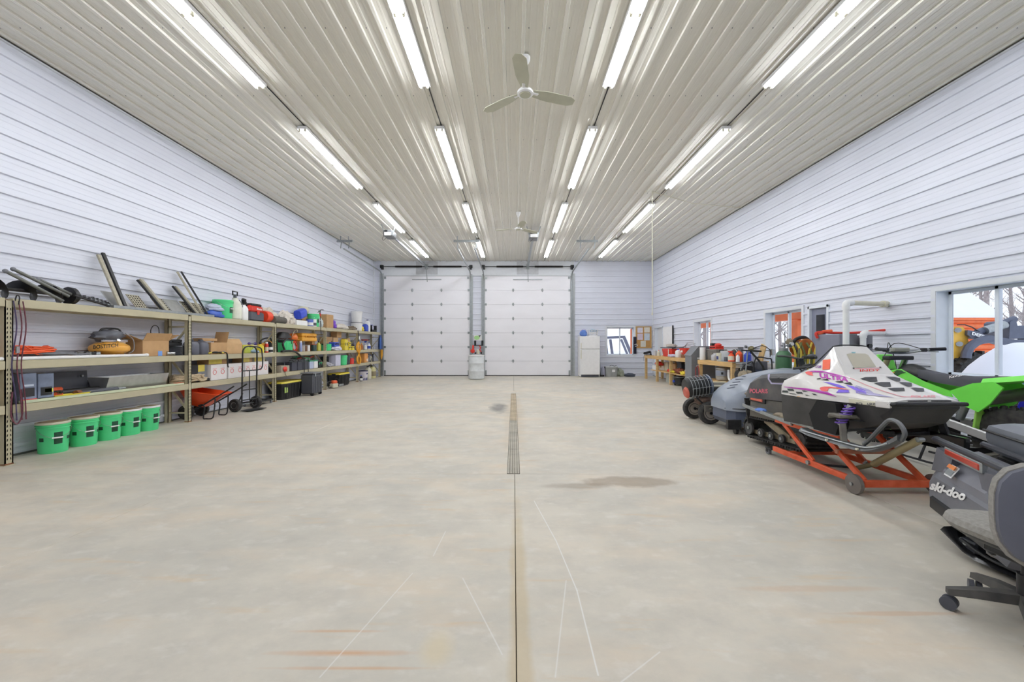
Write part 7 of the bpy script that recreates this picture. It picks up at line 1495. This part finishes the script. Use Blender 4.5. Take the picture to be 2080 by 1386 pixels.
# ================= OFFICE CHAIR =====================================================
oc = thing('office_chair', 'worn grey fabric swivel office chair with a black five-star base', 'office chair', (2.40, 1.86, 0))
m_fab = M('worn_grey_fabric', (146,143,138), .95, 0, .15, 60, bump=.3); m_shell = M('navy_grey_shell', (92,94,106), .6, 0, .06)
for k, a_ in enumerate((151, 79, 7, 295, 223)):
    l_ = MB().loft([[Vector((r_, y*w_, z+dz)) for y, dz in ((-1,-h_),(1,-h_),(.8,h_),(-.8,h_))] for r_, w_, z, h_ in ((.03,.032,.125,.022),(.16,.026,.110,.02),(.27,.018,.088,.014))]); l_.xf(Matrix.Rotation(R(a_), 4, 'Z'))
    lg = part('base_leg', l_, M('dusty_black_plastic', (56,56,56), .6, 0, .1, 12, dust=.15), oc)
    cx_, cy_ = .262*cos(R(a_)), .262*sin(R(a_)); q = Vector((cos(R(a_+60)), sin(R(a_+60)), 0)); c0 = Vector((cx_, cy_, .032))
    cst = part('caster', MB().cyl(c0-q*.024, c0-q*.004, .031, n=20).cyl(c0+q*.004, c0+q*.024, .031, n=20), m_dgrey, lg); 
part('gas_column', MB().cyl((0,0,.11), (0,0,.24), .035).cyl((0,0,.24), (0,0,.33), .022), m_iron, oc)
part('seat_mechanism', MB().bx(-.10,.10,-.10,.10,.31,.355,.01), m_black, oc)
so = Matrix.Translation((.02,.02,.40)) @ Matrix.Rotation(R(4),4,'Y')
part('seat_shell', MB().loft([ring(.36,.36,-.045,3,28), ring(.44,.44,-.02,3,28), ring(.46,.46,.0,3,28)]).xf(so), m_black, oc)
part('seat_cushion', MB().loft([ring(.45,.45,-.015,3,28), ring(.49,.48,.012,3,28), ring(.47,.47,.04,3,28), ring(.36,.36,.058,2.6,28), ring(.12,.12,.055,2.2,28)]).xf(so), m_fab, oc)
part('paper_slip', MB().box((-.06,-.06,.475), (.10,.07,.002), 0, Matrix.Rotation(R(30),3,'Z')), m_white, oc, label='white paper slip on the seat')
bo = Matrix.Translation((-.15,-.27,.60)) @ Matrix.Rotation(R(-38),4,'Z') @ Matrix.Rotation(R(84),4,'X')
part('back_shell', MB().loft([ring(.34,.32,.055,3.2,28), ring(.43,.42,.04,3.2,28), ring(.44,.43,.0,3.2,28)]).xf(bo), m_shell, oc); part('back_cushion', MB().loft([ring(.445,.435,.012,3.2,28), ring(.465,.455,-.01,3.2,28), ring(.45,.44,-.045,3.2,28), ring(.34,.33,-.06,2.8,28)]).xf(bo), m_fab, oc)
part('back_post', MB().bar((-.06,-.12,.35), (-.13,-.29,.38), .05, .02).bar((-.13,-.30,.37), (-.14,-.31,.55), .05, .02), m_black, oc)
# ================= OUTSIDE =========================================================
gr = part('snow_ground', MB().bx(XR+.3, 90, -40, 90, -.25, -.12).bx(-40, XR+.3, YF+.3, 90, -.25, -.12), m_snow, kind='structure'); tag(gr, 'snow-covered yard outside the windows', 'ground')
def post(name, label, x, y, w_=.2, z1=1.97):
    t = thing(name, label, 'porch post', (x, y, 0)); part('log_post', MB().bx(-w_/2,w_/2,-w_/2,w_/2,-.12,z1,.03), m_logs, t); part('post_base', MB().bx(-w_*.6,w_*.6,-w_*.6,w_*.6,-.12,.05), m_grey, t); return t
post('porch_post', 'orange timber post outside the window behind the gas cylinder', 7.35, 10.30, .30)
post('porch_post', 'orange timber post outside the window over the far bench', 7.35, 14.55, .26)
post('porch_post', 'orange timber post outside the end wall window', 5.45, 18.2, .20, 2.06)
t = thing('porch_beam', 'orange timber beam of the lean-to outside the bench windows', 'beam', (0,0,0)); part('beam_timber', MB().bx(7.25,7.45,7.5,19.2,1.97,2.3,.01), m_logs, t); part('beam_cap', MB().bx(7.2,7.5,7.4,19.3,2.3,2.34), m_grey, t)
t = thing('porch_beam', 'orange timber beam outside the end wall window', 'beam', (0,0,0)); part('beam_timber', MB().bx(2.5,7.2,18.1,18.3,2.06,2.3,.01), m_logs, t); part('beam_cap', MB().bx(2.4,7.3,18.0,18.4,2.3,2.34), m_grey, t)
cbn = thing('log_cabin', 'orange log cabin with a snow-covered roof beyond the yard', 'cabin', (0,0,0))
for k in range(11): part('log_course', MB().cyl((14.2,18.4,.02+k*.24), (22.3,18.4,.02+k*.24), .13, n=10), m_logs, cbn); part('log_course', MB().cyl((22.0,18.4,.02+k*.24), (22.0,21,.02+k*.24), .13, n=10), m_logs, cbn)
part('snow_roof', MB().prism([(18.15,2.56),(19.6,3.86),(21.1,2.56),(21.1,2.68),(19.6,3.98),(18.15,2.68)], 'x', 13.8, 22.3), m_snow, cbn, smooth=0)
part('eave_board', MB().bar((13.8,18.2,2.52), (22.3,18.2,2.52), .06, .14), m_logs, cbn)
ld = thing('wheel_loader', 'yellow loader with white lettering on its dark arm parked in the snow', 'loader', (10.6, 9.35, 0))
m_ly = M('loader_yellow', (240,190,80), .4, 0, .04); m_lg = M('loader_grey', (92,98,116), .5)
Wp = lambda px, py, Y: W(px, py, Y)-Vector((10.6, 9.35, 0))
def slab(pxs, Y, th):
    pts = [Wp(x, y, Y) for x, y in pxs]; n = len(pts); off = Vector((.1, th, 0))
    return MB().add(pts+[p+off for p in pts], [tuple(range(n)), tuple(reversed(range(n, 2*n)))]+[(i, n+i, n+(i+1) % n, (i+1) % n) for i in range(n)])
part('body', slab([(1900,664),(1955,664),(1968,678),(1966,690),(1972,705),(1958,722),(1953,732),(1900,732)], 9.3, 1.2), m_ly, ld, smooth=0); part('body_lower', slab([(1900,730),(1952,730),(1950,800),(1900,800)], 9.35, 1.0), m_ly, ld, smooth=0)
arm = part('lift_arm', slab([(1966,671),(1986,673),(2000,680),(2060,690),(2080,690),(2080,680),(2110,680),(2110,705),(2030,700),(1995,690),(1975,688),(1965,680)], 9.2, .2), m_lg, ld, smooth=0)
text_px('lettering', 'DEERE', (1972,680), (2006,690), 6, bvh_of([arm]), m_white, arm, shear=.15, bold=.05, off=.02)
part('upper_link', MB().cyl(Wp(1984,676,9.3), Wp(2060,648,9.3), .07), m_lg, ld); part('lift_cylinder', MB().cyl(Wp(2000,672,9.25), Wp(2040,660,9.25), .09), m_galv, ld)
part('attachment', slab([(2052,655),(2058,651),(2064,651),(2067,662),(2110,660),(2110,688),(2050,688)], 9.2, .6), m_lg, ld, smooth=0)
part('fender', MB().tube([Wp(x, y, 9.15) for x, y in ((1962,728),(1963,718),(1969,706),(1980,697),(1996,691),(2014,689))], .09, 8), m_lg, ld)
wc = Wp(2010, 742, 9.0); part('wheel', tyre(MB(), (wc.x,wc.y+.3,.52), .62, .45, 'y', 36, 20), m_dark, ld); part('hose', MB().tube([Wp(x, y, 9.2) for x, y in ((1945,660),(1960,660),(1975,665),(1985,672))], .012, 6), m_black, ld)
for x, y in ((1946,671), (1949,699)): part('bolt', MB().cyl(Wp(x, y, 9.28), Wp(x, y, 9.24), .06, n=8), m_galv, ld)
t = thing('snow_mound', 'big rounded mound of snow outside the large window', 'snow mound', (9.6, 7.4, -.15)); part('mound', MB().ell((0,0,.35), (1.12,.9,1.16), 28, 14, .05, 1.5, 3), m_snow, t); part('foot_drift', MB().ell((.3,-.3,.0), (1.6,1.2,.4), 24, 8, .08, 1.5, 5), m_snow, t)
t = thing('loader_frame', 'grey tractor loader frame standing outside the end wall window', 'loader', (5.1, 20.2, 0)); m_lf = M('loader_blue_grey', (128,136,156), .5, .2)
part('arm', MB().bar((-.30,0,.2), (-.45,0,1.7), .08, .12).bar((.0,0,.2), (-.2,0,1.6), .08, .12), m_lf, t); part('cross_frame', MB().bar((-.45,0,1.68), (.55,0,1.72), .1, .12), m_lf, t); part('mast', MB().bar((.5,0,1.7), (1.05,0,.4), .09, .14).bar((.35,0,1.6), (.85,0,.4), .08, .1), m_lf, t); part('bucket', MB().bx(-.6,.35,-.2,.3,-.12,.55,.05), m_iron, t); part('black_cab_end', MB().bx(.9,1.3,-.2,.2,.2,1.1,.1), m_black, t)
# bare trees
def tree(seed):
    rnd = random.Random(seed); tr_ = thing('bare_tree', 'bare leafless tree standing in the snow beyond the yard', 'tree', (0,0,0), group='bare trees beyond the yard')
    mb = MB(); h = 9; mb.tube([(0,0,-.2), (.08,.05,3), (-.05,.1,6), (.1,0,h)], [.17,.14,.09,.02], 8); part('trunk', mb, m_bark, tr_); br = MB()
    for k in range(26):
        z = rnd.uniform(1.4, 8.2); a_ = rnd.uniform(0, 2*pi); L = rnd.uniform(.8, 2.0)*(1-.05*z)+.2; p = Vector((0,0,z)); d_ = Vector((cos(a_), sin(a_), rnd.uniform(.5, 1.3))).normalized()
        q = p+d_*L; br.tube([p, p+d_*L*.5+Vector((0,0,.06)), q+Vector((0,0,.2))], [.045,.03,.008], 5)
        for j in range(4):
            s_ = p+d_*L*rnd.uniform(.35,.95); e = s_+Vector((rnd.uniform(-.6,.6), rnd.uniform(-.6,.6), rnd.uniform(.2,.8))); br.tube([s_, e], [.016,.005], 4)
    part('branches', br, m_bark, tr_, kind='stuff'); return tr_
protos = [tree(3), tree(8)]; rnd = random.Random(5); spots = []
def spread(n, x0, x1, y0, y1):
    for _ in range(4000):
        if n <= 0: return
        p = (rnd.uniform(x0, x1), rnd.uniform(y0, y1))
        if all((p[0]-q[0])**2+(p[1]-q[1])**2 > 7.5 for q in spots): spots.append(p); n -= 1
spread(26, 28, 46, 20, 38); spread(16, 15, 27, 26, 40); spread(7, 4, 14, 28, 42)
for i, (x, y) in enumerate(spots):
    if i < 2: protos[i].location = (x, y, 0)
    else: copy_tree(protos[i % 2], None, (x, y, 0), rnd.uniform(0, 6))
